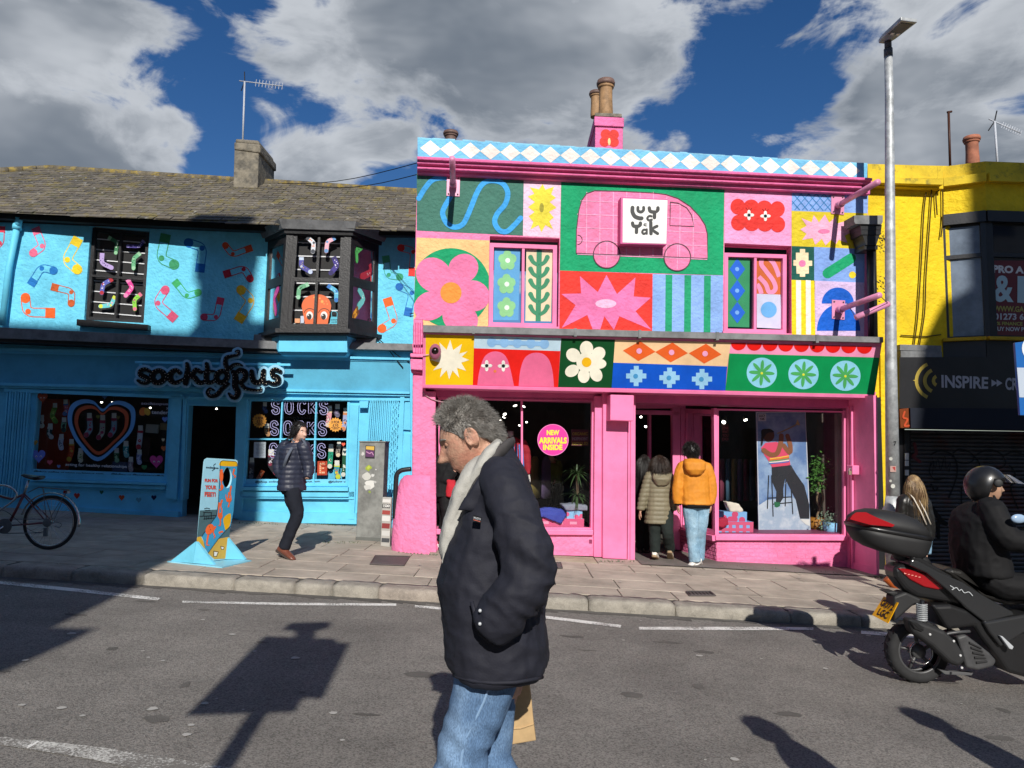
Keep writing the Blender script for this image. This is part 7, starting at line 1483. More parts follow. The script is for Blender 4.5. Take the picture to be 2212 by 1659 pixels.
def figure(name_label, P, y, zf, spec):
 J = {k: at(*zf(a[0], a[1]), y + (a[2] if len(a) > 2 else 0)) for k, a in P.items()}
 fx = (J['ankle_l'].x + J['ankle_r'].x) / 2; fy = (J['ankle_l'].y + J['ankle_r'].y) / 2; gnd = gz(fx) + (KERB if fy > KY else 0)
 t = thing('person', name_label, 'person', (fx, fy, gnd)); lat = Vector(spec['lat']).normalized(); fwd = Vector((-lat.y, lat.x, 0)) * spec.get('fside', 1); up = Vector((0, 0, 1))
 hd = Head(J['head'], spec['look'], spec.get('hup', (0, 0, 1)), spec.get('hs', 1.0)); fem = spec.get('female', False)
 sw = spec.get('sw', .19); vx = spec.get('voxel', .011)
 mb = MB(); add_head(mb, hd, J['neck'], .05 if fem else .058, fem, .75)
 rings = [(J['neck'], .06, .06), (J['chest'].lerp(J['neck'], .55), sw * .8, .09), (J['chest'], sw * .85, .11), (J['waist'], sw * .7, .095), (J['pelvis'], sw * .78, .11), (J['pelvis'] - up * .1, sw * .6, .09)]
 loft(mb, [(c, lat * a, fwd * b) for c, a, b in rings], 14)
 for s in 'lr':
  limb(mb, [J['sh_' + s], J['el_' + s], J['wr_' + s]], [.05, .04, .03], 8); limb(mb, [J['hip_' + s], J['kn_' + s], J['ankle_' + s]], [.075, .055, .042], 8)
  dr = (J['wr_' + s] - J['el_' + s]).normalized()
  if spec.get('hands', True): add_hand(mb, J['wr_' + s], dr, -lat if s == 'r' else lat, 1 if s == 'r' else -1, .95, .5)
 fuse('body', mb, .008, spec.get('skin', 'skin'), t, 1)
 k = spec.get('bulk', 1.25); g = MB(); hem = J['hem'] if 'hem' in J else J['pelvis']
 rr_ = [(J['neck'] - up * .01, .075, .075), (J['chest'].lerp(J['neck'], .72), sw * .75, .1), (J['chest'].lerp(J['neck'], .4), sw * 1.02, .125), (J['chest'], sw * 1.0, .14), (J['waist'], sw * .98, .14), (J['pelvis'], sw * 1.02, .15)]
 if (J['pelvis'] - hem).z > .03: rr_.append((hem, sw * spec.get('hemw', 1.1), .165))
 loft(g, [(c, lat * a * k / 1.25, fwd * b * k / 1.25) for c, a, b in rr_], 18)
 for s in 'lr': limb(g, [J['sh_' + s].lerp(J['neck'], .25), J['sh_' + s], J['el_' + s], J['wr_' + s].lerp(J['el_' + s], .06)], [.06 * k, .068 * k, .06 * k, .047 * k], 12)
 top = fuse('jacket', g, vx, spec['top'], t, 2, spec.get('tdisp', wrinkle(8, .006, 20, .002, seed=fx)))
 if spec.get('legs'):
  g = MB(); lk_ = spec.get('legk', 1.0)
  for s in 'lr': limb(g, [J['hip_' + s] + up * .06, J['hip_' + s].lerp(J['kn_' + s], .35), J['kn_' + s], J['kn_' + s].lerp(J['ankle_' + s], .5), J['ankle_' + s] + up * spec.get('cuff', .0)], [.098 * lk_, .095 * lk_, .074 * lk_, .07 * lk_, .066 * lk_ * spec.get('flare', 1)], 12)
  loft(g, [(J['pelvis'] + up * .05, lat * sw * .85, fwd * .13), (J['pelvis'] - up * .04, lat * sw * .88, fwd * .13), (J['pelvis'] - up * .12, lat * sw * .6, fwd * .1)], 14)
  fuse('trousers', g, .0105, spec['legs'], t, 2, wrinkle(9, .006, 22, .002, seed=fy))
 for s in 'lr':
  if spec.get('shoe'): add_shoe('shoe', J['ankle_' + s], J['toe_' + s], spec['shoe'], spec['sole'], t, 1.05, spec.get('boot', 0), spec.get('solh', .03))
 return t, J, hd, lat, fwd
def hair_cap(hd, mat, parent, lo, grow=.012, bumpy=.008, name='hair_cap', seed=0):
 V = []; F = []; rows, cols = 14, 36
 for i in range(rows + 1):
  for j in range(cols):
   th = -math.pi + 2 * math.pi * j / cols; ph = lerp(lo(th), math.pi / 2, i / rows); V.append(hd.skull(th, ph, grow + bumpy * noise.noise(Vector((th * 5 + seed, ph * 8, 2))) * 1.6)[0])
 for i in range(rows):
  for j in range(cols): F.append((i * cols + j, i * cols + (j + 1) % cols, (i + 1) * cols + (j + 1) % cols, (i + 1) * cols + j))
 return mesh(name, V, F, mat, parent, smooth=True)
def short_line(th): return .55 if abs(th) < .7 else .55 - .9 * min(1, (abs(th) - .7) / .6) if abs(th) < 1.4 else -.35 - .2 * min(1, (abs(th) - 1.4) / .8)
t, J, hd, lat, fwd = figure('dark haired man in a navy padded jacket with headphones strolling past the blue shop',
 dict(head=(378, 232), neck=(350, 330), chest=(315, 440), waist=(310, 600), pelvis=(300, 760), hem=(300, 815), sh_l=(225, 390, .06), sh_r=(425, 385, -.08), el_l=(168, 600, .0), el_r=(470, 590, -.05), wr_l=(262, 735, -.1), wr_r=(455, 700, -.12), hip_l=(285, 840, .07), hip_r=(310, 840, -.07), kn_l=(345, 1065, .03), kn_r=(360, 1060, -.09), ankle_l=(215, 1400, .05), ankle_r=(225, 1405, -.08), toe_l=(345, 1480, -.03), toe_r=(330, 1470, -.16)),
 9.35, zR, dict(lat=(.75, .62, 0), fside=-1, look=(.86, -.5, -.08), sw=.175, top='navy_puffer', tdisp=quilt(.3, .062, .009), legs='dark_trouser', shoe='brown_leather', sole='sole_dark', boot=.07, bulk=1.2, legk=.96, skin='skin_pale', hands=False, hs=1.05))
eyes(hd, t, brow='hair_black'); hair_cap(hd, 'hair_black', t, lambda th: short_line(th) + .12 * (abs(th) < .7), .014, .01); strands('hair', hd, 'hair_black', t, 500, 3, lambda th, ph, r: ph > short_line(th) and abs(th) > .9, .06, .5, .2, .03, .003)
V = []
mb = MB(); mb.tube([hd.w(.095 * math.cos(a), -.005, .02 + .115 * math.sin(a)) for a in [math.pi * k / 12 for k in range(13)]], .011, 8); hp = mb.build('headphone_band', 'black_cloth', t, smooth=True)
for sx in (-1, 1): mb = MB(); mb.lathe(hd.w(sx * .078, -.005, .0), [(.03, 0), (.042, .006), (.042, .028), (.034, .038)], 16, axis=hd.r * sx); mb.build('ear_cup', 'black_cloth', hp, smooth=True)
mb = MB(); mb.ball(hd.w(0, .055, -.082), (.05, .035, .03), 12, 8, rot=hd.m); mb.build('beard', 'stubble', t, smooth=True)
bp_ = thing('backpack', 'grey backpack on the back of the man with headphones', 'backpack', J['waist'] - fwd * .2)
mb = MB(); c = J['chest'].lerp(J['waist'], .35) - fwd * .2; loft(mb, [(c + Vector((0, 0, .2)), lat * .10, fwd * .05), (c + Vector((0, 0, .12)), lat * .14, fwd * .085), (c - Vector((0, 0, .12)), lat * .15, fwd * .1), (c - Vector((0, 0, .22)), lat * .12, fwd * .07)], 16); fuse('sack', mb, .012, '#59606e:cloth', bp_, 2, wrinkle(8, .004))
for s in 'lr':
 a = J['sh_' + s].lerp(J['neck'], .45) + Vector((0, 0, .075)); lo = J['chest'].lerp(J['waist'], .7) + lat * (.145 if s == ('r' if (J['sh_r'] - J['sh_l']).dot(lat) > 0 else 'l') else -.145)
 mb = MB(); P_ = [a - fwd * .12, a + Vector((0, 0, .012)), a + fwd * .13 - Vector((0, 0, .05)), lo + fwd * .16 + Vector((0, 0, .1)), lo + fwd * .06 - Vector((0, 0, .04))]; mb.tube([tuple(x) for x in spline([tuple(x) for x in P_], 5)], .019, 8, flat=.45); mb.build('strap', '#59606e:cloth', bp_, smooth=True)
t, J, hd, lat, fwd = figure('woman in an olive green quilted coat entering the pink shop',
 dict(head=(372, 650), neck=(375, 715), chest=(370, 800), waist=(368, 920), pelvis=(365, 1030), hem=(360, 1140), sh_l=(292, 765), sh_r=(450, 770), el_l=(245, 910), el_r=(480, 915), wr_l=(215, 1040), wr_r=(480, 1045), hip_l=(330, 1060), hip_r=(420, 1060), kn_l=(335, 1230), kn_r=(440, 1220, -.1), ankle_l=(335, 1380), ankle_r=(460, 1360, .1), toe_l=(350, 1400, .2), toe_r=(465, 1395, .22)),
 10.95, zL, dict(lat=(1, .05, 0), look=(.1, 1, -.05), sw=.185, top='olive_puffer', tdisp=quilt(.1, .066, .011), legs='green_cord', shoe='#e8e2d6:paint', sole='sole_tan', bulk=1.22, hemw=1.12, legk=1.12, female=True, hands=True, hs=.95))
hair_cap(hd, 'hair_brown', t, lambda th: short_line(th), .016, .008); strands('hair', hd, 'hair_brown', t, 900, 5, lambda th, ph, r: ph > short_line(th) - .1, .20, .4, 0, .01, .004, o=.017, fall=lambda p, nn, th, ph, r: nn * .5 + Vector((r.gauss(0, .15), r.gauss(0, .1), -.6)), seg=6)
mb = MB(); loft(mb, [(J['neck'] + Vector((0, -.09, -.03)), lat * .13, fwd * .06), (J['neck'] + Vector((0, -.15, -.1)), lat * .14, fwd * .07), (J['neck'] + Vector((0, -.13, -.2)), lat * .09, fwd * .05)], 14); fuse('hood', mb, .012, 'olive_puffer', t, 2, wrinkle(10, .006)); mb = MB(); mb.tube([hd.w(.07 * math.cos(a), .02, .07 + .055 * math.sin(a)) for a in [math.pi * k / 8 for k in range(9)]], .006, 6); mb.build('hair_band', '#d8d4cc:gloss', t)
t, J, hd, lat, fwd = figure('woman with long dark hair in a black coat just inside the shop doorway',
 dict(head=(245, 640), neck=(240, 715), chest=(240, 800), waist=(240, 920), pelvis=(240, 1030), hem=(240, 1080), sh_l=(180, 770), sh_r=(310, 770), el_l=(170, 900), el_r=(320, 905), wr_l=(180, 1020), wr_r=(310, 1020), hip_l=(210, 1060), hip_r=(275, 1060), kn_l=(212, 1210), kn_r=(272, 1210), ankle_l=(215, 1345), ankle_r=(270, 1345), toe_l=(220, 1362, .2), toe_r=(275, 1362, .2)),
 11.7, zL, dict(lat=(1, .1, 0), look=(.2, 1, -.05), sw=.17, top='black_cloth', legs='black_cloth', shoe='black_cloth', sole='sole_dark', female=True, hs=.97))
hair_cap(hd, 'hair_black', t, lambda th: short_line(th), .016, .006); strands('hair', hd, 'hair_black', t, 900, 6, lambda th, ph, r: ph > short_line(th) - .1, .34, .4, 0, .006, .0042, o=.017, fall=lambda p, nn, th, ph, r: nn * .45 + Vector((r.gauss(0, .1), r.gauss(0, .08), -.8)), seg=7)
t, J, hd, lat, fwd = figure('man in an orange hooded jacket and pale jeans waiting at the shop door',
 dict(head=(632, 555), neck=(645, 640), chest=(660, 735), waist=(665, 850), pelvis=(672, 960), hem=(675, 985), sh_l=(560, 690), sh_r=(765, 700), el_l=(525, 850), el_r=(800, 850), wr_l=(525, 990), wr_r=(795, 985), hip_l=(625, 1010), hip_r=(725, 1010), kn_l=(640, 1220), kn_r=(712, 1215), ankle_l=(665, 1440), ankle_r=(700, 1420, .1), toe_l=(630, 1465, -.05), toe_r=(700, 1452, .25)),
 10.7, zL, dict(lat=(1, -.05, 0), look=(-.35, 1, .0), sw=.2, top='orange_cloth', legs='denim_light', shoe='#f0ece4:paint', sole='white_rubber', solh=.05, bulk=1.3, legk=1.1, flare=1.15, cuff=-.03, tdisp=wrinkle(6, .009, 16, .003)))
hair_cap(hd, 'hair_black', t, lambda th: short_line(th) - .05, .02, .02); strands('hair', hd, 'hair_black', t, 1100, 7, lambda th, ph, r: ph > short_line(th), .045, .9, 0, .12, .0035, seg=6, o=.016)
mb = MB(); loft(mb, [(J['neck'] + Vector((-.01, -.06, .05)), lat * .12, fwd * .09), (J['neck'] + Vector((0, -.14, -.0)), lat * .16, fwd * .1), (J['neck'] + Vector((0, -.17, -.1)), lat * .14, fwd * .08), (J['neck'] + Vector((.01, -.16, -.17)), lat * .08, fwd * .05)], 16); fuse('hood', mb, .012, 'orange_cloth', t, 2, wrinkle(9, .008))
mb = MB(); loft(mb, [(J['hem'] + Vector((0, 0, .03)), lat * .21, fwd * .16), (J['hem'] - Vector((0, 0, .05)), lat * .198, fwd * .15)], 20); mb.build('waistband', 'black_cloth', t, smooth=True)
for s in 'lr': mb = MB(); d = (J['wr_' + s] - J['el_' + s]).normalized(); mb.tube([J['wr_' + s] - d * .06, J['wr_' + s] + d * .005], .05, 12); mb.build('cuff', 'black_cloth', t, smooth=True)
t, J, hd, lat, fwd = figure('person in a dark jacket leaning in the recess of the left shop window',
 dict(head=(560, 560), neck=(530, 650), chest=(505, 740), waist=(495, 860), pelvis=(490, 970), hem=(490, 1000), sh_l=(440, 700, .1), sh_r=(560, 720, -.1), el_l=(440, 870, .05), el_r=(500, 870, -.12), wr_l=(560, 780, -.05), wr_r=(590, 770, -.15), hip_l=(470, 1000, .07), hip_r=(510, 1000, -.07), kn_l=(500, 1190, .05), kn_r=(520, 1180, -.1), ankle_l=(470, 1400, .05), ankle_r=(500, 1420, -.05), toe_l=(560, 1440, -.02), toe_r=(590, 1450, -.1)),
 10.68, zK, dict(lat=(.35, .94, 0), fside=-1, look=(.95, -.2, -.2), sw=.165, top='black_cloth', legs='black_cloth', shoe='#8a3028:paint', sole='white_rubber', hs=.95))
hair_cap(hd, 'hair_brown', t, short_line); eyes(hd, t, brow='hair_brown')
mb = MB(); c = at(*zK(560, 930), 10.5); loft(mb, [(c + Vector((0, 0, .12)), (.06, 0, 0), (0, .05, 0)), (c - Vector((0, 0, .12)), (.07, 0, 0), (0, .05, 0))], 14); rb_ = fuse('red_cloth', mb, .014, '#c02030:cloth', t, 2, wrinkle(9, .012))
t, J, hd, lat, fwd = figure('customer in an olive green top far inside the dark shop',
 dict(head=(1470, 640), neck=(1470, 700), chest=(1475, 740), waist=(1475, 800), pelvis=(1475, 865), hem=(1475, 880), sh_l=(1430, 715), sh_r=(1520, 715), el_l=(1420, 790), el_r=(1525, 790), wr_l=(1395, 820, -.2), wr_r=(1500, 850, -.1), hip_l=(1455, 880), hip_r=(1500, 880), kn_l=(1455, 980), kn_r=(1500, 980), ankle_l=(1455, 1075), ankle_r=(1500, 1075), toe_l=(1440, 1085, -.15), toe_r=(1490, 1085, -.15)),
 15.0, zK, dict(lat=(1, 0, 0), look=(-.6, -.6, -.3), sw=.18, top='#6a7020:cloth', legs='black_cloth', shoe='black_cloth', sole='sole_dark', hs=1))
hair_cap(hd, 'hair_brown', t, short_line)
t, J, hd, lat, fwd = figure('woman with long blonde hair in a black leather jacket and denim shorts walking away',
 dict(head=(565, 1015), neck=(560, 1085), chest=(575, 1170), waist=(585, 1290), pelvis=(590, 1395), hem=(590, 1415), sh_l=(490, 1140), sh_r=(640, 1150), el_l=(475, 1270), el_r=(675, 1290), wr_l=(500, 1390), wr_r=(680, 1410), hip_l=(560, 1440), hip_r=(640, 1440), kn_l=(520, 1610), kn_r=(610, 1640), ankle_l=(470, 1800), ankle_r=(590, 1840), toe_l=(420, 1860, -.0), toe_r=(570, 1870, .2)),
 9.75, zN, dict(lat=(1, -.2, 0), look=(-.25, 1, -.05), sw=.175, top='leather', shoe='#9a4a1c:paint', sole='sole_dark', boot=.22, female=True, hs=.95, skin='skin_pale', bulk=1.2))
mb = MB()
for s in 'lr': limb(mb, [J['hip_' + s] + Vector((0, 0, .06)), J['hip_' + s].lerp(J['kn_' + s], .35)], [.1, .098], 12)
loft(mb, [(J['pelvis'] + Vector((0, 0, .03)), lat * .15, fwd * .12), (J['pelvis'] - Vector((0, 0, .12)), lat * .13, fwd * .1)], 14); fuse('shorts', mb, .011, 'denim_light', t, 2, wrinkle(9, .005))
hair_cap(hd, 'hair_blonde', t, lambda th: short_line(th) - .1, .014, .006); strands('hair', hd, 'hair_blonde', t, 2000, 9, lambda th, ph, r: ph > short_line(th) - .15, .36, .4, 0, .004, .0026, o=.016, fall=lambda p, nn, th, ph, r: nn * .28 + Vector((r.gauss(.08, .07), r.gauss(-.05, .06), -.9)), seg=8)
for dx in (0, .05):
 mb = MB(); a = J['sh_l'].lerp(J['neck'], .35 + dx); mb.tube([a + Vector((0, -.04, .09)), a + Vector((.02 + dx, -.13, .02)), a + Vector((.09 + dx, -.17, -.16)), a + Vector((.16 + dx, -.16, -.32))], .009, 6); mb.build('bag_strap', '#d8cfc0:cloth', t, smooth=True)
for k, (hu, hv, lab) in enumerate(((1640, 1566, 'walker out of view whose shadow falls at the bottom of the road'), (1985, 1546, 'second walker out of view whose shadow falls near the scooter'))):
 g0 = ground(hu, hv); hp_ = g0 - LT * (1.70 / -LT.z); x, y_ = hp_.x, hp_.y; z0 = gz(x)
 t = thing('person', lab, 'person', (x, y_, z0)); hd = Head((x, y_, z0 + 1.66), (-1, -.1, -.1)); W_ = lambda a, b, c: Vector((x + a, y_ + b, z0 + c)); mb = MB(); jk_ = MB(); tr_ = MB()
 add_head(mb, hd, W_(.02, 0, 1.46), .055, False, .8); loft(mb, [(W_(.03, 0, 1.45), (.07, 0, 0), (0, .12, 0)), (W_(.03, 0, .9), (.1, 0, 0), (0, .14, 0))], 12)
 loft(jk_, [(W_(.02, 0, 1.5), (.07, 0, 0), (0, .08, 0)), (W_(.03, 0, 1.4), (.13, 0, 0), (0, .2, 0)), (W_(.03, 0, 1.1), (.15, 0, 0), (0, .21, 0)), (W_(.02, 0, .8), (.15, 0, 0), (0, .21, 0))], 16)
 for s in (-1, 1):
  wr, an = W_(-.1 * s, s * .27, .86), W_(.1 * s, s * .1, .1); limb(jk_, [W_(.03, s * .2, 1.4), W_(.06 * s, s * .27, 1.12), wr], [.07, .065, .05], 10); limb(mb, [W_(.06 * s, s * .27, 1.12), wr], [.04, .03], 8); add_hand(mb, wr, (-.2 * s, 0, -1), (0, -s, 0), s, .95, .5)
  limb(tr_, [W_(.03, s * .1, .9), W_(-.06 * s, s * .1, .5), an], [.11, .085, .07], 12); limb(mb, [W_(.03, s * .1, .9), W_(-.06 * s, s * .1, .5), an], [.07, .05, .04], 8); add_shoe('shoe', an, an + Vector((-.2, 0, -.01)), 'black_cloth', 'sole_dark', t)
 fuse('body', mb, .009, 'skin_pale', t, 1); fuse('jacket', jk_, .012, 'navy_nylon' if k else 'olive_puffer', t, 2, wrinkle(7, .007, 18, .003)); fuse('trousers', tr_, .012, 'denim', t, 2, wrinkle(8, .006)); hair_cap(hd, 'hair_brown', t, short_line); strands('hair', hd, 'hair_brown', t, 700, 30 + k, lambda th, ph, r: ph > short_line(th), .04, .6, .1, .05, .003); eyes(hd, t, brow='hair_brown')
# street things
SPEC['galv'] = ((.40, .42, .43), dict(rough=.55, metal=.35, dirt=.3, dscale=7, c2=(.52, .54, .55), cscale=10)); SPEC['galv_dark'] = ((.10, .105, .11), dict(rough=.6, dirt=.3))
LY = 10.45
def lp(u, v, zf=z1, dy=0): return at(*zf(u, v), LY + dy)
lamp = thing('street_lamp', 'tall galvanised lamp post with a flat LED head in front of the pink shop', 'street lamp', (lp(1934, 1240).x, LY, gz(lp(1934, 1240).x) + KERB))
base = lp(1936, 1260); base.z = gz(base.x) + KERB - .02
mb = MB(); mb.tube([base, lp(400, 1200, zN), lp(412, 1180, zN), lp(415, 1100, zN)], [.117, .117, .108, .094], 16); mb.build('base_column', 'galv', lamp, smooth=True)
mb = MB(); mb.tube([lp(415, 1110, zN), lp(400, 100, zN), lp(1630, 400, zV), lp(1626, 215, zV)], [.094, .079, .06, .058], 16); mb.build('column', 'galv', lamp, smooth=True)
mb = MB(); mb.tube([lp(1626, 245, zV), lp(1625, 212, zV)], .062, 14); mb.tube([lp(1625, 212, zV), lp(1624, 178, zV)], .05, 14); mb.build('spigot', 'galv_dark', lamp, smooth=True)
H0, H1 = lp(1612, 172, zV), lp(1716, 84, zV, -.5); ax = (H1 - H0).normalized(); sd = ax.cross(Vector((0, 0, 1))).normalized(); up_ = sd.cross(ax)
def slab(c0, c1, w0, w1, th, nm, mat, par, off=0.0):
 mb = MB(); V = []
 for c, w in ((c0, w0), (c0.lerp(c1, .25), lerp(w0, w1, .6)), (c1, w1)):
  for s_, t_ in ((-1, -1), (1, -1), (1, 1), (-1, 1)): V.append(c + sd * s_ * w + up_ * (t_ * th / 2 + off))
 mb.add(V, [(0, 1, 2, 3)[::-1], (8, 9, 10, 11)] + [(i * 4 + j, i * 4 + (j + 1) % 4, i * 4 + 4 + (j + 1) % 4, i * 4 + 4 + j) for i in (0, 1) for j in range(4)]); return bevel(mb.build(nm, mat, par), .012)
slab(H0 - ax * .06, H1, .07, .135, .06, 'lamp_head', 'galv', lamp); slab(H0.lerp(H1, .35), H0.lerp(H1, .92), .09, .105, .02, 'lens', '#6a6862:gloss', lamp, -.03)
for k in range(2): mb = MB(); mb.box(H0.lerp(H1, .42) - up_ * .042 + sd * (.045 if k else -.045), (.05, .05, .008)); mb.build('led_module', '#fbf6e8:gloss', lamp)
PLn = Plane((0, LY - .085, 0), (1, 0, 0), (0, 0, 1))
text('number', PLn, '7', [(422, 702), (440, 702), (440, 735), (422, 735)], .012, '#15181a:print', lamp, zN, .03)
for (u, v, r, c) in ((400, 830, 13, '#b8b8b0'), (415, 1028, 16, '#c8c8c0'), (398, 990, 10, '#b0b0a8')): flat('sticker', PLn, ell(u, v, r, n=12), .01, c + ':print', lamp, zN)
flat('sticker', PLn, rect(395, 882, 438, 925), .012, '#b8948c:print', lamp, zN); flat('sticker_mark', PLn, [(410, 890), (432, 888), (432, 918), (420, 905)], .014, '#a83030:print', lamp, zN)
PSgx = at(2290, 1200, 6.8).x
rsn = thing('road_sign', 'blue and white road sign board on a post at the right edge', 'sign', (PSgx, 6.8, gz(PSgx)))
PSg = Plane((0, 6.8, 0), (1, 0, 0), (0, 0, 1))
bevel(prism('board', PSg, [zN(1298, -10), (2340, 722), (2345, 900), zN(1336, 515)], -.03, 0, '#2866b0:gloss', rsn), .004); flat('white_band', PSg, [zN(1312, 170), (2338, 796), (2340, 862), zN(1330, 385)], .003, '#b8c4d4:print', rsn)
stroke('circle_mark', PSg, ell(2240, 752, 30, 28, 24), 5, .004, '#dfe6f0:print', rsn, k=1, closed=True); stroke('arrow_mark', PSg, [(2225, 765), (2240, 745), (2258, 765)], 4, .005, '#dfe6f0:print', rsn, k=1)
mb = MB(); x_ = PSg.p(2290, 900).x; mb.tube([(x_, 6.86, gz(x_)), (x_, 6.86, PSg.p(2290, 715).z)], .04, 12); mb.build('post', 'galv', rsn, smooth=True)
c0 = ground(795, 1168, KERB); yc = c0.y; PCb = Plane((0, yc, 0), (1, 0, 0), (0, 0, 1))
cab = thing('utility_cabinet', 'scuffed grey telecom cabinet with torn stickers beside the pink pillar', 'cabinet', c0)
SPEC['cabinet'] = ((.21, .215, .20), dict(rough=.6, dirt=.45, dscale=5, bump=.05))
cq = [zD(1492, 903), zD(1738, 903), (823.5, 1168), (769, 1166)]; bevel(prism('cabinet_body', PCb, cq, -.38, 0, 'cabinet', cab), .008); bevel(prism('cabinet_lid', PCb, [zD(1486, 895), zD(1744, 896), zD(1744, 908), zD(1486, 907)], -.4, .015, 'cabinet', cab), .006); prism('plinth', PCb, [(768, 1160), (824.5, 1162), (824.5, 1172), (768, 1170)], -.39, .012, '#6a6c68:paint', cab); prism('hinge', PCb, [zD(1686, 886), zD(1708, 886), zD(1708, 898), zD(1686, 898)], -.2, -.15, '#303030:paint', cab)
zc = lambda *a: zD(*a)
flat('poster', PCb, [(1550, 938), (1642, 942), (1638, 1066), (1546, 1062)], .003, '#1c1420:print', cab, zD); flat('poster_art', PCb, [(1556, 945), (1635, 948), (1632, 985), (1553, 975)], .004, '#d8b048:print', cab, zD); flat('poster_art', PCb, [(1553, 978), (1632, 988), (1630, 1050), (1550, 1046)], .004, '#5a2a5c:print', cab, zD); stroke('poster_art', PCb, [(1560, 1000), (1590, 1015), (1610, 1005), (1625, 1030)], 9, .006, '#c08ab0:print', cab, zD)
rg = random.Random(2)
for k, (u, v, r, c) in enumerate(((1577, 1158, 32, '#9aaa34'), (1580, 1150, 18, '#b8c44a'), (1560, 1235, 40, '#c8c8c0'), (1590, 1310, 52, '#d8d8d2'), (1570, 1340, 36, '#c8c8c2'), (1525, 1020, 20, '#c8c8c4'), (1590, 1385, 16, '#8a9a40'), (1640, 1290, 16, '#b8b8b4'), (1530, 1240, 16, '#c0c0bc'), (1650, 1170, 10, '#c8c8c8'), (1620, 1225, 18, '#d0d0cc'))): flat('torn_sticker', PCb, [(u + r * rg.uniform(.6, 1.2) * math.cos(a * .7), v + r * rg.uniform(.5, 1.1) * math.sin(a * .7)) for a in range(9)], .003 + k * 2e-4, c + ':print', cab, zD)
c1 = ground(835, 1181, KERB); PCs = Plane((0, c1.y, 0), (1, 0, 0), (0, 0, 1)); bo = thing('marker_post', 'short white concrete marker post plastered with stickers', 'post', c1)
bevel(prism('post', PCs, [(826, 1074), (846, 1075), (842, 1182), (822, 1180)], -.1, 0, '#b4b2ac:paint', bo), .008)
for k, (y0, y1, c) in enumerate(((1078, 1086, '#d8d8d4'), (1088, 1098, '#2a2a2a'), (1102, 1112, '#a04038'), (1114, 1126, '#d8d8d4'), (1130, 1142, '#8a3030'), (1146, 1158, '#c8c8c4'), (1162, 1172, '#404448'))): flat('sticker', PCs, [(827 - k * .4, y0), (844 - k * .4, y0 + 1), (843 - k * .4, y1), (826 - k * .4, y1 - 1)], .003, c + ':print', bo)
text('sticker_lettering', PCs, '1500!', [(828, 1089), (842, 1090), (842, 1096), (828, 1096)], .005, '#e8e8e4:print', bo, bold=.03)
hr_ = thing('hoop_rail', 'black tubular hoop rail beside the curved pink buttress', 'rail', ground(850, 1150, KERB)); yh = PP.p(850, 1100, .12).y
mb = MB(); mb.tube([at(*zD(*p), yh) for p in spline([(1832, 1640), (1838, 1420), (1848, 1240), (1870, 1195), (1910, 1175), (1990, 1165)], 4)], .035, 10); mb.build('rail', 'black_paint', hr_, smooth=True)
BL, BR = ground(*zS(385, 1528), KERB + .02), ground(*zS(782, 1478), KERB + .02)
PA = Plane(BL, BR - BL, (0, 0, 1)); ab_ = thing('standing_board', 'tall painted pavement board with octopuses standing outside the blue shop', 'sign', BL.lerp(BR, .5))
SPEC['board_blue'] = ((.36, .68, .80), dict(rough=.5, dirt=.12))
sil = [(392, 1525), (500, 250), (512, 215), (545, 197), (905, 218), (932, 232), (936, 262), (790, 1478)]
hol = ell(803, 446, 58, 132, 28, rot=4); wall('panel', PA, sil, [hol], 'board_blue', ab_, depth=.03, d=.0, zf=zS)
bkp = [PA.p(*zS(*x), -.03) for x in sil]; mesh('panel_edge', [PA.p(*zS(*x), 0) for x in sil] + bkp, [(i, (i + 1) % 8, 8 + (i + 1) % 8, 8 + i) for i in range(8)], '#b8e0ee:paint', ab_)
def bd(nm, pts, c, d=.002): return flat(nm, PA, pts, d, c + ':paint', ab_, zS)
bd('art_sky', [(520, 215), (712, 216), (682, 850), (455, 862)], '#9cd2e6'); bd('art_sea', [(455, 862), (682, 850), (665, 930), (590, 1030), (480, 1190), (422, 1200)], '#4a6a72'); bd('art_sand', [(422, 1200), (470, 1190), (520, 1290), (520, 1345), (415, 1250)], '#d8ae3c', .003)
sea = [(712, 300), (930, 305), (880, 880), (840, 1090), (690, 1220), (560, 1400), (520, 1340), (500, 1240), (480, 1190), (590, 1030), (665, 930), (690, 760)]
hc_ = [(803 + 60 * math.cos(a), 446 + 134 * math.sin(a)) for a in [2 * math.pi * k / 24 for k in range(24)]]
wall('art_sea', PA, sea, [hc_], '#3f9cc8:paint', ab_, d=.003, zf=zS)
bd('art_sun', spline([(716, 245), (745, 230), (905, 240), (925, 262), (920, 302), (712, 295)], 3, True), '#e8b41c', .004); bd('art_ball', spline([(842, 900), (780, 930), (752, 985), (765, 1060), (785, 1110), (830, 1060), (848, 980)], 4, True), '#e8b41c', .004); bd('art_sea', [(785, 1112), (840, 1060), (830, 1200), (690, 1225)], '#4a6a72', .0035)
bd('art_beach', [(690, 1222), (820, 1195), (792, 1470), (640, 1478), (560, 1405)], '#d0ac50', .004)
for P_ in ([(735, 350), (720, 430), (730, 520), (745, 570), (715, 605), (700, 590)], [(890, 345), (878, 400), (905, 430), (885, 450)], [(850, 560), (840, 640), (850, 720), (820, 740), (790, 700), (785, 660)], [(825, 640), (815, 720), (830, 760), (815, 815), (830, 800)], [(735, 735), (720, 800), (735, 870), (715, 940), (690, 920)], [(700, 770), (695, 850), (690, 930), (715, 975), (712, 1050), (690, 1050)], [(650, 1070), (625, 1130), (645, 1190), (630, 1215)], [(560, 1180), (545, 1290), (580, 1300)], [(740, 1130), (700, 1140), (715, 1165)]): stroke('art_tentacle', PA, P_, 20, .006, '#ee6a34:paint', ab_, zS, taper=[24] + [16] * (len(P_) - 2) + [6])
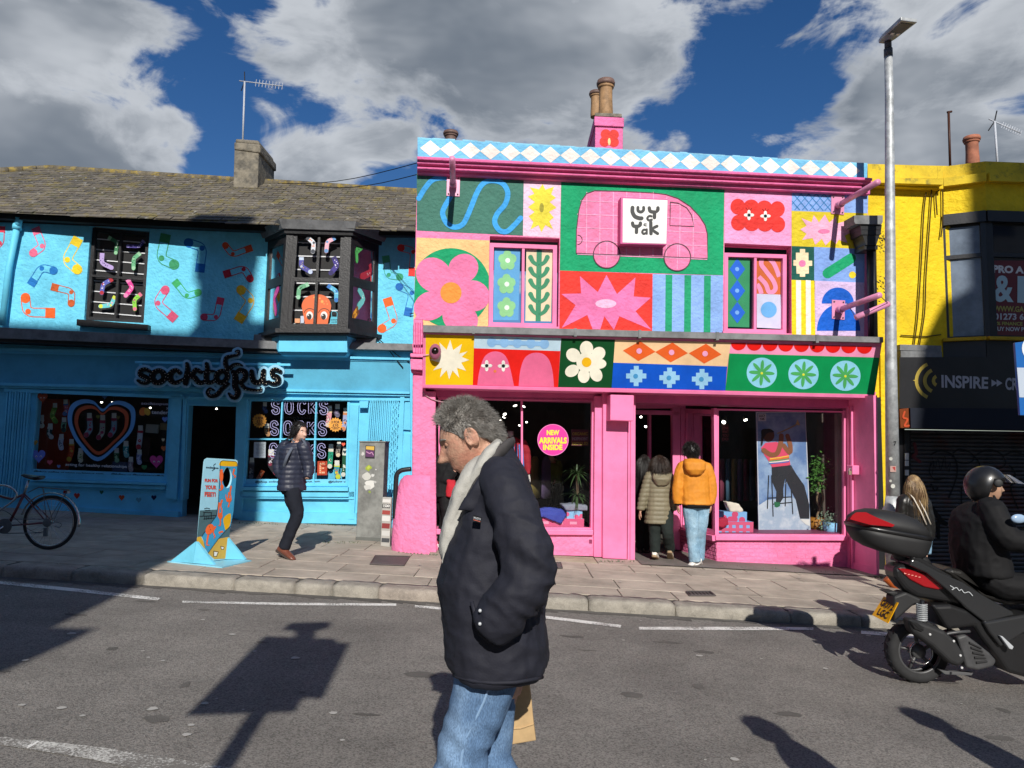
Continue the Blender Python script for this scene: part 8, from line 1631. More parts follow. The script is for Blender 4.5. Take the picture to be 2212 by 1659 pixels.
for c_ in (ell(728, 420, 24, 80, 18), ell(735, 560, 20, 30, 14), ell(822, 730, 34, 26, 16), ell(715, 930, 28, 40, 16), ell(580, 1100, 48, 72, 20, rot=25)): bd('art_octopus', c_, '#ee6a34', .0075)
for a in ((578, 1070), (590, 1105)): bd('art_eye', ell(*a, 5, n=8), '#1a1010', .009)
text('lettering', PA, 'socktopus', [(535, 300), (692, 312), (690, 345), (534, 335)], .005, '#10243a:paint', ab_, zS, .03); stroke('lettering_tail', PA, [(655, 270), (632, 290), (640, 330), (612, 358)], 7, .006, '#10243a:paint', ab_, zS)
for s_, y0, y1, x0, x1 in (('FUN FOR', 465, 505, 517, 684), ('YOUR', 545, 595, 522, 664), ('FEET!', 630, 688, 515, 655)): text('lettering_shadow', PA, s_, [(x0 + 3, y0 - 6), (x1 + 3, y0), (x1 + 3, y1), (x0 + 3, y1 - 4)], .0045, '#2a3a5a:paint', ab_, zS, .05); text('lettering', PA, s_, [(x0, y0 - 3), (x1, y0 + 3), (x1, y1 + 3), (x0, y1 - 1)], .006, '#e05a48:paint', ab_, zS, .03)
for seg in ([(455, 935), (655, 925)], [(500, 885), (605, 888)], [(520, 860), (585, 858)], [(515, 840), (545, 830), (580, 840)], [(520, 940), (510, 975)], [(545, 938), (540, 975)], [(570, 938), (568, 972)], [(600, 935), (598, 970)], [(510, 890), (505, 930)], [(600, 890), (600, 930)], [(505, 970), (640, 955)]): stroke('art_pier', PA, seg, 8, .006, '#18222a:paint', ab_, zS, k=1)
for q_ in ([(632, 1375), (690, 1385), (668, 1445), (630, 1445)], [(720, 1315), (765, 1325), (755, 1352), (728, 1355)]): stroke('art_deckchair', PA, q_ + [q_[0]], 7, .006, '#24282a:paint', ab_, zS, k=1); bd('art_deckchair', [lerp2(x, quad_at(q_, .5, .5), .25) for x in q_], '#e8e8e4', .005)
for P_ in ([(480, 1190), (590, 1030), (665, 930), (690, 760), (712, 300)], [(560, 1400), (690, 1222), (785, 1112), (845, 1060)], [(712, 300), (715, 250), (745, 230), (905, 240), (930, 265), (925, 305)]): stroke('art_outline', PA, P_, 5, .007, '#182028:paint', ab_, zS, k=1)
G = lambda u, v, up=KERB + .012: ground(*zS(u, v), up)
for top, ou in (((416, 1252), (100, 1500)), ((425, 1252), (650, 1545)), ((812, 1200), (1040, 1480))):
 a = PA.p(*zS(*top)); b_ = Vector((a.x, a.y, 0)); b_ = BL if top[0] < 500 else BR; c_ = G(*ou); t_ = (BR - BL).normalized() * .014
 mb = MB(); P_ = [a, b_, c_]; mb.add([x - t_ for x in P_] + [x + t_ for x in P_], [(0, 1, 2), (5, 4, 3), (0, 3, 4, 1), (1, 4, 5, 2), (2, 5, 3, 0)]); mb.build('fin', '#72c8e4:paint', ab_)
P_ = [G(42, 1502), G(740, 1578), G(1110, 1492), G(560, 1432)]; mb = MB(); mb.add(P_ + [p - Vector((0, 0, .02)) + Vector((0, 0, .004)) for p in P_], [(0, 1, 2, 3), (0, 4, 5, 1), (1, 5, 6, 2), (2, 6, 7, 3), (3, 7, 4, 0)]); mb.build('base_plate', '#8ed2e8:paint', ab_)
wc = at(*zE(386, 870), 8.9); BY = 8.9; SPEC['tyre'] = ((.02, .02, .021), dict(rough=.85, dirt=.3, dscale=12)); SPEC['chrome'] = ((.55, .55, .55), dict(rough=.22, metal=.9, dirt=.3, dscale=12)); SPEC['bike_red'] = ((.13, .015, .022), dict(rough=.3, coat=.4))
bike = thing('bicycle', 'dark red bicycle with chrome mudguards parked at the left kerbside', 'bicycle', (wc.x - .5, BY, gz(wc.x) + KERB))
bp3 = lambda u, v, dy=0: at(*zE(u, v), BY + dy)
rw_ = wc.z - gz(wc.x) - KERB
def circ(c, r, n=48): return [c + Vector((r * math.cos(2 * math.pi * k / n), 0, r * math.sin(2 * math.pi * k / n))) for k in range(n + 1)]
def wheel(c, r, spokes=28):
 w = link('wheel', bpy.data.meshes.new('wheel'), bike)
 mb = MB(); mb.tube(circ(c, r - .018), .019, 10, caps=False); mb.build('tyre', 'tyre', w, smooth=True); mb = MB(); mb.tube(circ(c, r - .042), .011, 8, caps=False); mb.build('rim', 'chrome', w, smooth=True)
 mb = MB(); mb.lathe(c - Vector((0, .05, 0)), [(.018, 0), (.028, .01), (.018, .03), (.018, .07), (.028, .09), (.018, .1)], 12, axis=(0, 1, 0)); mb.build('hub', 'chrome', w, smooth=True)
 for k in range(spokes):
  a = 2 * math.pi * k / spokes; sg_ = 1 if k % 2 else -1; a2 = a + sg_ * .35; mb = MB(); mb.tube([c + Vector((.025 * math.cos(a2), sg_ * .03, .025 * math.sin(a2))), c + Vector(((r - .045) * math.cos(a), 0, (r - .045) * math.sin(a)))], .0016, 4); mb.build('spoke', 'chrome', w)
 return w
wheel(wc, rw_); fc = wc + Vector((-1.04, 0, 0)); fc.z = gz(fc.x) + KERB + rw_; wheel(fc, rw_)
def bt(nm, pts, r, m, n=8): mb = MB(); mb.tube(pts, r, n); return mb.build(nm, m, bike, smooth=True)
bb_ = bp3(62, 895); sc_ = bp3(185, 655); hd_t = bp3(-420, 560); hd_b = bp3(-440, 690)
bt('seat_tube', [bb_, sc_], .017, 'bike_red'); bt('seat_post', [sc_, bp3(222, 545)], .014, 'chrome'); bt('down_tube', [bb_, hd_b], .019, 'bike_red'); bt('top_tube', [sc_, bp3(90, 690), hd_t], .016, 'bike_red'); bt('head_tube', [hd_t, hd_b], .02, 'bike_red'); bt('fork', [hd_b, bp3(-455, 760), fc], .014, 'chrome')
for s_ in (-1, 1): o_ = Vector((0, s_ * .055, 0)); bt('chain_stay', [bb_ + o_ * .4, wc + o_], .010, 'bike_red'); bt('seat_stay', [sc_ + o_ * .3, wc + o_], .008, 'bike_red')
bt('top_bar', spline([tuple(bp3(*x, -.12)) for x in ((-60, 590), (20, 583), (90, 605), (130, 650), (105, 700), (30, 755), (-30, 800))], 4), .012, 'chrome')
for s_ in (-1, 1): bt('handlebar', spline([tuple(hd_t + Vector((0, 0, .12))), tuple(hd_t + Vector((.0, s_ * .15, .16))), tuple(hd_t + Vector((.15, s_ * .26, .15))), tuple(hd_t + Vector((.25, s_ * .28, .13)))], 4), .012, 'chrome')
bt('stem', [hd_t, hd_t + Vector((0, 0, .13))], .013, 'chrome')
mg = [wc + Vector(((rw_ + .03) * math.cos(R(a)), 0, (rw_ + .03) * math.sin(R(a)))) for a in range(-8, 170, 6)]; mb = MB(); mb.tube(mg, .024, 8, flat=.3); mb.build('mudguard', 'chrome', bike, smooth=True)
mb = MB(); loft(mb, [(bp3(162, 500), (.005, 0, .0), (0, .02, .01)), (bp3(185, 508), (0, 0, .022), (0, .025, 0)), (bp3(235, 520), (0, 0, .028), (0, .05, 0)), (bp3(290, 528), (0, 0, .03), (0, .085, 0)), (bp3(328, 522), (0, 0, .022), (0, .07, 0))], 12); fuse('saddle', mb, .01, 'leather', bike, 2)
for s_ in (-.06, .06): bt('rack_rail', [bp3(215, 640, s_), bp3(300, 598, s_), bp3(530, 618, s_), bp3(545, 632, s_)], .006, 'galv_dark'); bt('rack_stay', [bp3(520, 620, s_), wc + Vector((0, s_, 0))], .004, 'galv_dark'); bt('rack_stay', [bp3(330, 602, s_), wc + Vector((0, s_, 0))], .004, 'galv_dark')
for u in (330, 400, 470, 530): bt('rack_bar', [bp3(u, 604 + (u - 330) * .07, -.06), bp3(u, 604 + (u - 330) * .07, .06)], .005, 'galv_dark')
mb = MB(); mb.box(bp3(515, 635), (.05, .06, .035)); mb.build('rear_reflector', '#8a1414:gloss', bike)
for c_, r_, m_ in ((wc + Vector((0, -.05, 0)), .05, 'galv_dark'), (bb_ + Vector((0, -.06, 0)), .09, 'galv_dark')): mb = MB(); mb.lathe(c_, [(r_, 0), (r_, .012), (r_ * .5, .02)], 24, axis=(0, -1, 0)); mb.build('chain_wheel', m_, bike)
bt('chain', [bb_ + Vector((0, -.065, .085)), wc + Vector((0, -.06, .045))], .005, 'galv_dark', 5); bt('chain', [bb_ + Vector((0, -.065, -.085)), bp3(350, 950, -.06), bp3(352, 965, -.06)], .005, 'galv_dark', 5); mb = MB(); mb.box(bp3(352, 945, -.07), (.04, .03, .1)); mb.build('derailleur', 'galv_dark', bike); bt('crank', [bb_ + Vector((0, -.08, 0)), bp3(-50, 960, -.09)], .011, 'chrome'); bt('pedal', [bp3(-60, 962, -.1), bp3(-60, 962, -.2)], .02, 'tyre'); bt('cable', spline([tuple(bp3(*x, -.06)) for x in ((0, 770), (70, 800), (230, 930), (330, 940), (400, 870), (470, 880), (460, 910), (420, 900))], 4), .003, 'black_cloth', 5)
SPEC['scoot_black'] = ((.012, .012, .013), dict(rough=.35, coat=.25, dirt=.15)); SPEC['scoot_matt'] = ((.016, .016, .017), dict(rough=.6, dirt=.2, dscale=10)); SPEC['scoot_grey'] = ((.028, .029, .031), dict(rough=.28, metal=.2, coat=.6)); SPEC['tail_red'] = ((.30, .006, .010), dict(rough=.12, coat=.6)); SPEC['alloy'] = ((.085, .085, .088), dict(rough=.45, metal=.4, dirt=.3, dscale=12))
SYc = 5.98; PSc = Plane((0, SYc - .17, 0), (1, 0, 0), (0, 0, 1)); gw = at(*zQ(545, 1348), 5.95)
sco = thing('motor_scooter', 'black maxi scooter with a top box and yellow number plate on the road', 'scooter', (gw.x + .6, SYc, gz(gw.x + .6)))
rad = gw.z - gz(gw.x)
def hull(nm, pts, d1, d0, mat, par=sco, bv=.025, zf=zQ, seg=3): return bevel(prism(nm, PSc, pts, d0, d1, mat, par, zf), bv, seg, 30)
def swheel(c, r, w_=.14):
 w = link('wheel', bpy.data.meshes.new('wheel'), sco); prof = [(r * .66, -w_ * .34), (r * .80, -w_ * .46), (r * .92, -w_ * .44), (r * .985, -w_ * .25), (r, 0), (r * .985, w_ * .25), (r * .92, w_ * .44), (r * .8, w_ * .46), (r * .66, w_ * .34)]; n = 56; V = []; F = []
 for pr, h in prof:
  for j in range(n): a = 2 * math.pi * j / n; V.append(c + Vector((pr * math.cos(a), h, pr * math.sin(a))))
 for i in range(len(prof) - 1):
  for j in range(n): F.append((i * n + j, i * n + (j + 1) % n, (i + 1) * n + (j + 1) % n, (i + 1) * n + j))
 mesh('tyre', V, F, 'tyre', w, smooth=True)
 for j in range(26):
  a = 2 * math.pi * j / 26; mb = MB()
  for s_ in (-1, 1): mb.tube([c + Vector((r * 1.001 * math.cos(a + o), s_ * w_ * t_, r * (1.001 - (.02 if t_ > .2 else 0)) * math.sin(a + o))) for o, t_ in ((0, .03), (.06, .15), (.05, .27), (.1, .38))], .0035, 4)
  mb.build('tread_groove', 'black_board', w)
 mb = MB(); mb.tube(circ(c - Vector((0, w_ * .3, 0)), r * .67, 40), .012, 8, caps=False); mb.tube(circ(c + Vector((0, w_ * .3, 0)), r * .67, 40), .012, 8, caps=False); mb.lathe(c - Vector((0, w_ * .3, 0)), [(r * .66, 0), (r * .66, w_ * .6)], 40, axis=(0, 1, 0)) if False else None; mb.build('rim', 'alloy', w, smooth=True)
 mb = MB(); mb.lathe(c - Vector((0, .05, 0)), [(.05, 0), (.06, .02), (.05, .1)], 20, axis=(0, 1, 0)); mb.build('hub', 'alloy', w, smooth=True)
 for j in range(5): a = 2 * math.pi * j / 5 + .3; mb = MB(); mb.tube([c + Vector((.04 * math.cos(a), -.02, .04 * math.sin(a))), c + Vector((r * .66 * math.cos(a + .15), -.02, r * .66 * math.sin(a + .15)))], [.022, .016], 6, flat=.7); mb.build('wheel_spoke', 'alloy', w, smooth=True)
 mb = MB(); mb.tube(circ(c - Vector((0, .065, 0)), r * .36, 32), .012, 6, caps=False, flat=.3); mb.build('brake_disc', 'chrome', w, smooth=True)
swheel(gw, rad); fw = gw + Vector((1.52, 0, 0)); fw.z = gz(fw.x) + rad; swheel(fw, rad, .12)
hull('muffler', [(492, 1138), (545, 1148), (640, 1178), (740, 1218), (815, 1285), (872, 1375), (886, 1425), (835, 1466), (775, 1440), (650, 1325), (520, 1232)], .10, -.02, 'scoot_matt', bv=.03); hull('muffler_cap', [(505, 1150), (545, 1158), (600, 1195), (585, 1225), (535, 1205)], .112, .09, 'scoot_black', bv=.006)
for k in range(3): hull('vent_slot', [(518 + k * 22, 1160 + k * 9), (530 + k * 22, 1163 + k * 9), (575 + k * 14, 1205 + k * 4), (562 + k * 14, 1202 + k * 4)], .118, .1, 'black_board', bv=.002)
for u, v in ((635, 1240), (795, 1285), (840, 1382), (850, 1465)): mb = MB(); mb.lathe(PSc.p(*zQ(u, v), .1), [(.009, 0), (.009, .008), (.003, .01)], 8, axis=(0, -1, 0)); mb.build('bolt', '#d0d0d0:gloss', sco)
ec = hull('engine_cover', [(820, 1258), (880, 1240), (960, 1300), (1045, 1368), (1092, 1420), (1070, 1462), (965, 1486), (885, 1470), (860, 1380)], .06, -.16, 'alloy', bv=.02)
for k in range(5): hull('cover_rib', [(905 + k * 12, 1290 + k * 34), (985 + k * 10, 1330 + k * 22), (990 + k * 10, 1342 + k * 22), (905 + k * 12, 1304 + k * 34)], .072, .05, 'scoot_matt', ec, .003)
hull('rear_fender', [(395, 985), (475, 955), (620, 1018), (560, 1040), (522, 1052), (430, 1135), (395, 1160)], -.06, -.2, 'scoot_matt', bv=.02)
for k in range(9): mb = MB(); mb.tube(circ_ := [PSc.p(*zQ(582, 1042 + k * 13), .02) + Vector((.036 * math.cos(t_), .036 * math.sin(t_), .006 * t_ / 6.28)) for t_ in [2 * math.pi * j / 12 for j in range(13)]], .006, 5); mb.build('spring_coil', 'galv', sco, smooth=True)
mb = MB(); mb.tube([PSc.p(*zQ(585, 1010), .02), PSc.p(*zQ(578, 1170), .02)], .018, 10); mb.build('damper', 'scoot_black', sco, smooth=True)
hull('tail_cowl', [(398, 790), (440, 772), (560, 770), (700, 830), (800, 930), (895, 1072), (760, 1030), (640, 1010), (545, 992), (470, 940), (410, 860)], -.05, -.25, 'scoot_black', bv=.04)
hull('tail_light', [(425, 797), (470, 798), (560, 815), (640, 842), (745, 934), (690, 940), (600, 922), (505, 872)], -.035, -.2, 'tail_red', bv=.012)
for k in range(5): mb = MB(); mb.box(PSc.p(*zQ(470 + k * 24, 830 + k * 6), -.034), (.016, .004, .006)); mb.build('led', '#f0a090:gloss', sco)
hull('side_panel', [(515, 735), (560, 745), (700, 820), (860, 890), (1010, 985), (1200, 1090), (1210, 1112), (1010, 1162), (900, 1078), (800, 985), (740, 930), (620, 830), (500, 775)], .01, -.3, 'scoot_grey', bv=.03); hull('tail_spoiler', [(500, 725), (545, 702), (640, 760), (800, 855), (770, 870), (620, 795)], .0, -.29, 'scoot_black', bv=.02)
stroke('script_mark', PSc, [(775, 912), (800, 930), (785, 940), (815, 925), (835, 945), (850, 938), (870, 960), (900, 955), (925, 980)], 5, .018, '#b8bcc0:print', sco, zQ)
hull('seat', [(730, 812), (790, 795), (860, 805), (930, 870), (1000, 945), (1130, 985), (1300, 985), (1400, 940), (1400, 1030), (1180, 1050), (1000, 1000), (860, 910)], -.02, -.32, 'leather', bv=.05)
hull('lower_fairing', [(650, 1045), (780, 1040), (895, 1078), (1005, 1162), (1280, 1110), (1500, 1100), (1500, 1520), (1290, 1535), (1160, 1500), (1100, 1410), (985, 1262), (940, 1190), (760, 1215)], -.01, -.33, 'scoot_black', bv=.03); hull('foot_board', [(1000, 1160), (1280, 1108), (1700, 1100), (1700, 1230), (1280, 1230), (1120, 1330), (1040, 1230)], .03, -.37, 'scoot_grey', bv=.02)
hull('front_shield', [(1700, 640), (1760, 600), (1900, 820), (1950, 1050), (1800, 1280), (1690, 1200), (1760, 1000)], .02, -.36, 'scoot_black', bv=.05); hull('windscreen', [(1640, 420), (1655, 415), (1770, 620), (1740, 640)], -.04, -.3, 'dark_glass', bv=.01)
mb = MB(); mb.tube([at(*zQ(1800, 900), SYc), fw], .03, 10); mb.build('fork', 'alloy', sco, smooth=True); mb = MB(); mb.tube([at(*zQ(1560, 560), SYc - .36), at(*zQ(1620, 580), SYc - .1), at(*zQ(1620, 580), SYc + .1), at(*zQ(1560, 560), SYc + .36)], .017, 8); mb.build('handlebar', 'scoot_matt', sco, smooth=True)
mb = MB(); mb.tube([at(*zQ(1290, 500), SYc - .4), at(*zQ(1420, 560), SYc - .33)], .01, 6); mb.build('mirror_stem', 'scoot_matt', sco); mb = MB(); mb.ball(at(*zQ(1235, 460), SYc - .4), (.06, .02, .035), 12, 8); mb.build('mirror', '#9ab4d0:gloss', sco, smooth=True)
hull('foot_peg', [(1110, 1250), (1130, 1255), (1205, 1325), (1195, 1345), (1175, 1340)], .06, .03, '#b8bcc0:gloss', bv=.006); hull('stand', [(700, 1480), (760, 1490), (930, 1500), (920, 1520), (740, 1512)], -.02, -.06, '#5a5a5c:metal', bv=.004); mb = MB(); mb.tube([PSc.p(*zQ(u, v), .06) for u, v in ((700, 1275), (760, 1235), (830, 1225), (905, 1220))], .012, 8); mb.build('hose', 'alloy', sco, smooth=True)
hull('number_bracket', [(335, 955), (400, 950), (520, 1000), (470, 1020)], -.1, -.22, 'scoot_matt', bv=.01)
pl = Patch(at(*zQ(325, 984), SYc + .07), at(*zQ(422, 1026), SYc - .13), at(*zQ(352, 1166), SYc - .13), at(*zQ(247, 1110), SYc + .07))
if pl.n.x > 0: pl.n = -pl.n
patch_box('number_plate', pl, 0, 0, 1, 1, -.006, 0, '#e8a80c:gloss', sco)
for s_, q_ in (('GU72', [(.1, .1), (.93, .1), (.93, .45), (.1, .45)]), ('LGC', [(.22, .53), (.85, .53), (.85, .88), (.22, .88)])): text('plate_lettering', pl, s_, q_, .003, '#0c0c0c:print', sco, bold=.025)
mb = MB(); loft(mb, [(at(*zQ(395, 680), SYc), (.02, 0, 0), (0, .05, 0)), (at(*zQ(500, 720), SYc), (.12, 0, .02), (0, .1, 0)), (at(*zQ(560, 770), SYc), (.1, 0, 0), (0, .1, 0))], 12); mb.build('rack', 'scoot_matt', sco, smooth=True)
tb = thing('top_box', 'black motorcycle top box with a red reflector on the scooter rack', 'box', at(*zQ(350, 700), SYc))
def lobe(nm, rows, mat, par, hw):
 mb = MB(); loft(mb, [((at(*zQ(u0, v0), SYc) + at(*zQ(u1, v1), SYc)) / 2, (at(*zQ(u1, v1), SYc) - at(*zQ(u0, v0), SYc)) / 2, Vector((0, h_, 0))) for u0, v0, u1, v1, h_ in rows], 32, 3.0); return mb.build(nm, mat, par, smooth=True)
lobe('tub', [(92, 500, 612, 592, .215), (100, 545, 608, 625, .215), (140, 605, 590, 680, .205), (215, 650, 560, 712, .19), (300, 680, 530, 722, .15)], 'scoot_matt', tb, .2); lobe('rim_band', [(86, 482, 614, 575, .222), (90, 508, 614, 600, .222)], 'scoot_black', tb, .2); lobe('lid', [(90, 484, 608, 575, .212), (108, 440, 580, 520, .2), (150, 408, 520, 462, .17), (210, 392, 430, 420, .11), (260, 392, 340, 402, .05)], 'scoot_matt', tb, .2)
PT = Plane(at(*zQ(250, 460), SYc - .2), (1, 0, 0), (0, .35, 1)); prism('reflector', PT, [(98, 464), (112, 436), (140, 416), (205, 416), (270, 448), (400, 502), (385, 515), (230, 500)], -.06, .008, 'tail_red', tb, zQ)
t, J, hd, lat, fwd = figure('scooter rider in a black jacket and open face helmet seated facing right',
 dict(head=(1028, 242), neck=(990, 345), chest=(965, 480), waist=(960, 660), pelvis=(1000, 830), sh_l=(1060, 420, -.19), sh_r=(1000, 420, .19), el_l=(1180, 600, -.3), el_r=(1150, 600, .3), wr_l=(1400, 570, -.32), wr_r=(1450, 570, .32), hip_l=(1030, 900, -.12), hip_r=(1030, 900, .12), kn_l=(1400, 930, -.2), kn_r=(1400, 930, .2), ankle_l=(1420, 1110, -.2), ankle_r=(1420, 1110, .2), toe_l=(1520, 1150, -.2), toe_r=(1520, 1150, .2)),
 SYc, zQ, dict(lat=(0, 1, 0), fside=-1, look=(1, -.3, -.05), sw=.2, top='black_cloth', legs='black_cloth', shoe='black_cloth', sole='sole_dark', bulk=1.5, legk=1.15, skin='skin_tan', tdisp=wrinkle(6, .009, 15, .004)))
eyes(hd, t, brow='hair_black')
hel = thing('crash_helmet', 'shiny black open face crash helmet with raised clear visor on the rider', 'helmet', hd.c); V = []; F = []; rows, cols = 22, 48
for i in range(rows + 1):
 for j in range(cols):
  th = -math.pi + 2 * math.pi * j / cols; lo = .36 if abs(th) < 1.5 else lerp(.36, -1.05, min(1, (abs(th) - 1.5) / .3)); ph = lerp(lo, math.pi / 2, i / rows); cx, cy, cz = math.cos(ph) * math.sin(th), math.cos(ph) * math.cos(th), math.sin(ph); V.append(hd.w(cx * .12, cy * (.125 if cy > 0 else .142) - .012, cz * .142 + .008))
for i in range(rows):
 for j in range(cols): F.append((i * cols + j, i * cols + (j + 1) % cols, (i + 1) * cols + (j + 1) % cols, (i + 1) * cols + j))
o = mesh('shell', V, F, 'scoot_black', hel, smooth=True); m = o.modifiers.new('s', 'SOLIDIFY'); m.thickness = .02; m.offset = -1
glass('visor_clear', (.75, .78, .8), gloss=1.6); V = []; F = []
for i in range(6):
 for j in range(13): th = -.95 + 1.9 * j / 12; r_ = .145 + .018 * i; V.append(hd.w(r_ * math.sin(th), r_ * math.cos(th) * 1.08, .085 - .009 * i + .02 * (1 - i / 5)))
for i in range(5):
 for j in range(12): F.append((i * 13 + j, i * 13 + j + 1, i * 13 + 14 + j, i * 13 + 13 + j))
mesh('visor', V, F, 'visor_clear', hel, smooth=True)
for s_ in (-1, 1): mb = MB(); mb.lathe(hd.w(s_ * .122, .035, .035), [(.034, 0), (.034, .008), (.026, .014), (.012, .016)], 20, axis=hd.r * s_); mb.build('visor_pivot', 'scoot_matt', hel, smooth=True)
mb = MB(); mb.tube([hd.w(-.07, .02, -.07), hd.w(-.04, .06, -.125), hd.w(.04, .06, -.125), hd.w(.07, .02, -.07)], .009, 6); mb.build('chin_strap', 'black_cloth', hel, smooth=True)
# window displays of the pink shop
DK = -.75
po = thing('display_poster', 'tall blue poster of a seated trumpet player standing in the right window', 'poster', PP.p(*zL(1410, 1228), DK))
def pf(nm, pts, c, d): return flat(nm, PP, pts, DK + d, c + ':print', po, zL)
SPEC['poster_bg'] = ((.10, .19, .40), dict(rough=.5, c2=(.30, .42, .60), cscale=3.2, cmin=.38, cmax=.68)); SPEC['poster_floor'] = ((.34, .43, .55), dict(rough=.5, c2=(.50, .56, .64), cscale=6))
prism('board', PP, [(1172, 222), (1580, 222), (1624, 1232), (1192, 1226)], DK - .03, DK, 'poster_bg', po, zL); flat('floor_cloth', PP, [(1186, 1000), (1260, 950), (1450, 930), (1606, 960), (1620, 1228), (1196, 1222)], DK + .002, 'poster_floor', po, zL); stroke('poster_rim', PP, [(1176, 226), (1196, 1222), (1618, 1228), (1578, 226), (1176, 226)], 6, DK + .004, '#d8dce4:print', po, zL, k=1)
for a_, c_ in (((1275, 750), (1265, 1020)), ((1300, 750), (1312, 1085)), ((1418, 790), (1412, 1000)), ((1458, 800), (1475, 1065)), ((1268, 935), (1465, 925)), ((1310, 985), (1470, 970))): stroke('stool', PP, [a_, c_], 9, DK + .004, '#16181c:print', po, zL, k=1)
pf('trousers', [(1300, 680), (1460, 662), (1500, 730), (1570, 830), (1612, 990), (1612, 1105), (1535, 1105), (1500, 950), (1450, 850), (1412, 775), (1395, 860), (1398, 930), (1370, 975), (1335, 965), (1340, 880), (1305, 800)], '#23262e', .006); pf('shoe', [(1322, 965), (1368, 970), (1370, 1000), (1345, 1012), (1325, 1005)], '#1f6a44', .008); pf('shoe', [(1535, 1108), (1612, 1110), (1618, 1168), (1580, 1150)], '#e0e0dc', .008)
pf('shirt', [(1212, 520), (1250, 478), (1340, 470), (1400, 500), (1440, 570), (1455, 660), (1310, 690), (1270, 620), (1240, 580)], '#e0486c', .006)
for k, c_ in enumerate(('#f0c23c', '#e8762c', '#4a9a5c', '#e8e4e0', '#4a70c0')): stroke('shirt_stripe', PP, [(1285 - k * 2, 610 + k * 10), (1360, 600 + k * 11), (1445, 585 + k * 12)], 9, DK + .008 + k * 2e-4, c_ + ':print', po, zL, k=3, caps=False)
for P_, w_ in (([(1235, 540), (1290, 575), (1345, 565), (1375, 480), (1380, 420)], 40), ([(1400, 500), (1450, 560), (1455, 500), (1430, 420)], 36)): stroke('arm', PP, P_, w_, DK + .009, '#8a5434:print', po, zL, k=4)
pf('head', ell(1275, 415, 48, 55, 20), '#5a3622', .007); pf('hair', spline([(1215, 420), (1215, 375), (1250, 362), (1300, 370), (1320, 390), (1270, 395), (1235, 440), (1225, 490), (1210, 500)], 4, True), '#120e10', .009); stroke('trumpet', PP, [(1350, 400), (1420, 370), (1500, 330), (1520, 315)], 10, DK + .010, '#a08a5c:print', po, zL, k=1); pf('trumpet_bell', [(1500, 320), (1515, 285), (1535, 330), (1520, 335)], '#c0a86c', .012); pf('emblem', rect(1190, 235, 1255, 298), '#c8ccd8', .004); text('emblem_lettering', PP, 'LUCY', rect(1197, 244, 1248, 264), DK + .006, '#101418:print', po, zL, .04); text('emblem_lettering', PP, 'YAK', rect(1201, 270, 1244, 290), DK + .006, '#101418:print', po, zL, .04)
def gift(label, q_, zf, d, dep, c1_, c2_, dots=0, ging=False):
 t_ = thing('gift_box', label, 'box', PP.p(*zf(*q_[3]), d)); prism('box', PP, q_, d - dep, d, c1_ + ':print', t_, zf)
 if ging:
  for k in range(1, 10, 2): flat('check', PP, sub(q_, k / 10, 0, (k + 1) / 10, 1), d + .002, c2_ + ':print', t_, zf)
  for k in range(0, 4, 2): flat('check', PP, sub(q_, 0, k / 4, 1, (k + 1) / 4), d + .003, c2_ + ':print', t_, zf)
 rg_ = random.Random(dots)
 for k in range(dots): flat('dot', PP, clip_poly(ell(*quad_at(q_, rg_.random(), rg_.random()), (q_[1][0] - q_[0][0]) * .14, n=14), q_), d + .002 + k * 1e-4, c2_ + ':print', t_, zf)
gift('pale blue gift box with red dots on top of the checked box', [(905, 1046), (1096, 1050), (1094, 1132), (905, 1128)], zL, -.45, .3, '#7fb4e6', '#d04870', 6); gift('large red and blue checked gift box beside the corner post', [(858, 1130), (1150, 1132), (1147, 1236), (858, 1232)], zL, -.4, .35, '#8ab4e8', '#d85a80', 0, True); gift('long pink checked gift box in the left window', [(1120, 1195), (1755, 1205), (1752, 1305), (1120, 1300)], zK, -.4, .35, '#f0a0c0', '#e05a88', 0, True); gift('blue gift box with pink blobs in the left window', [(1600, 1128), (1740, 1130), (1738, 1206), (1598, 1203)], zK, -.42, .3, '#8cc4ea', '#e05a88', 5)
def cloth(label, pts, zf, d, mat, th=.12): t_ = thing('folded_jumper', label, 'clothes', PP.p(*zf(*pts[-1]), d)); mb = MB(); fr = [PP.p(*zf(*x), d) for x in pts]; k = len(fr); mb.add(fr + [p - PP.n * th for p in fr], [tuple(range(k)), tuple(range(2 * k - 1, k - 1, -1))] + [(i, k + i, k + (i + 1) % k, (i + 1) % k) for i in range(k)]); fuse('fabric', mb, .012, mat, t_, 3, wrinkle(10, .01, 26, .003))
cloth('blue jumper draped over the pink checked box', [(1340, 1120), (1440, 1105), (1560, 1125), (1592, 1170), (1545, 1250), (1500, 1230), (1400, 1190), (1345, 1180)], zK, -.34, '#3a4aa8:cloth'); cloth('grey flecked jumper on the blue gift box', [(1560, 1080), (1680, 1072), (1790, 1090), (1785, 1125), (1600, 1130)], zK, -.38, '#8a90a0:cloth', .25); cloth('cream and red soft toy on the gift boxes', [(925, 965), (975, 975), (1030, 985), (1065, 1040), (1040, 1050), (960, 1045)], zL, -.45, '#e0d8c8:cloth'); cloth('red ribbon bundle beside the checked box', [(870, 1110), (930, 1100), (945, 1150), (900, 1180), (860, 1165)], zL, -.32, '#b02040:cloth')
mq = thing('shop_mannequin', 'mannequin in a red and blue striped jacket behind the grey haired man', 'mannequin', PP.p(*zK(1130, 1100), -1.0)); mp_ = lambda u, v, dy=0: PP.p(*zK(u, v), -1.0 + dy)
mb = MB(); mb.tube([mp_(1090, 480), mp_(1090, 415)], .055, 12); mb.build('neck', '#d8d4cc:gloss', mq, smooth=True)
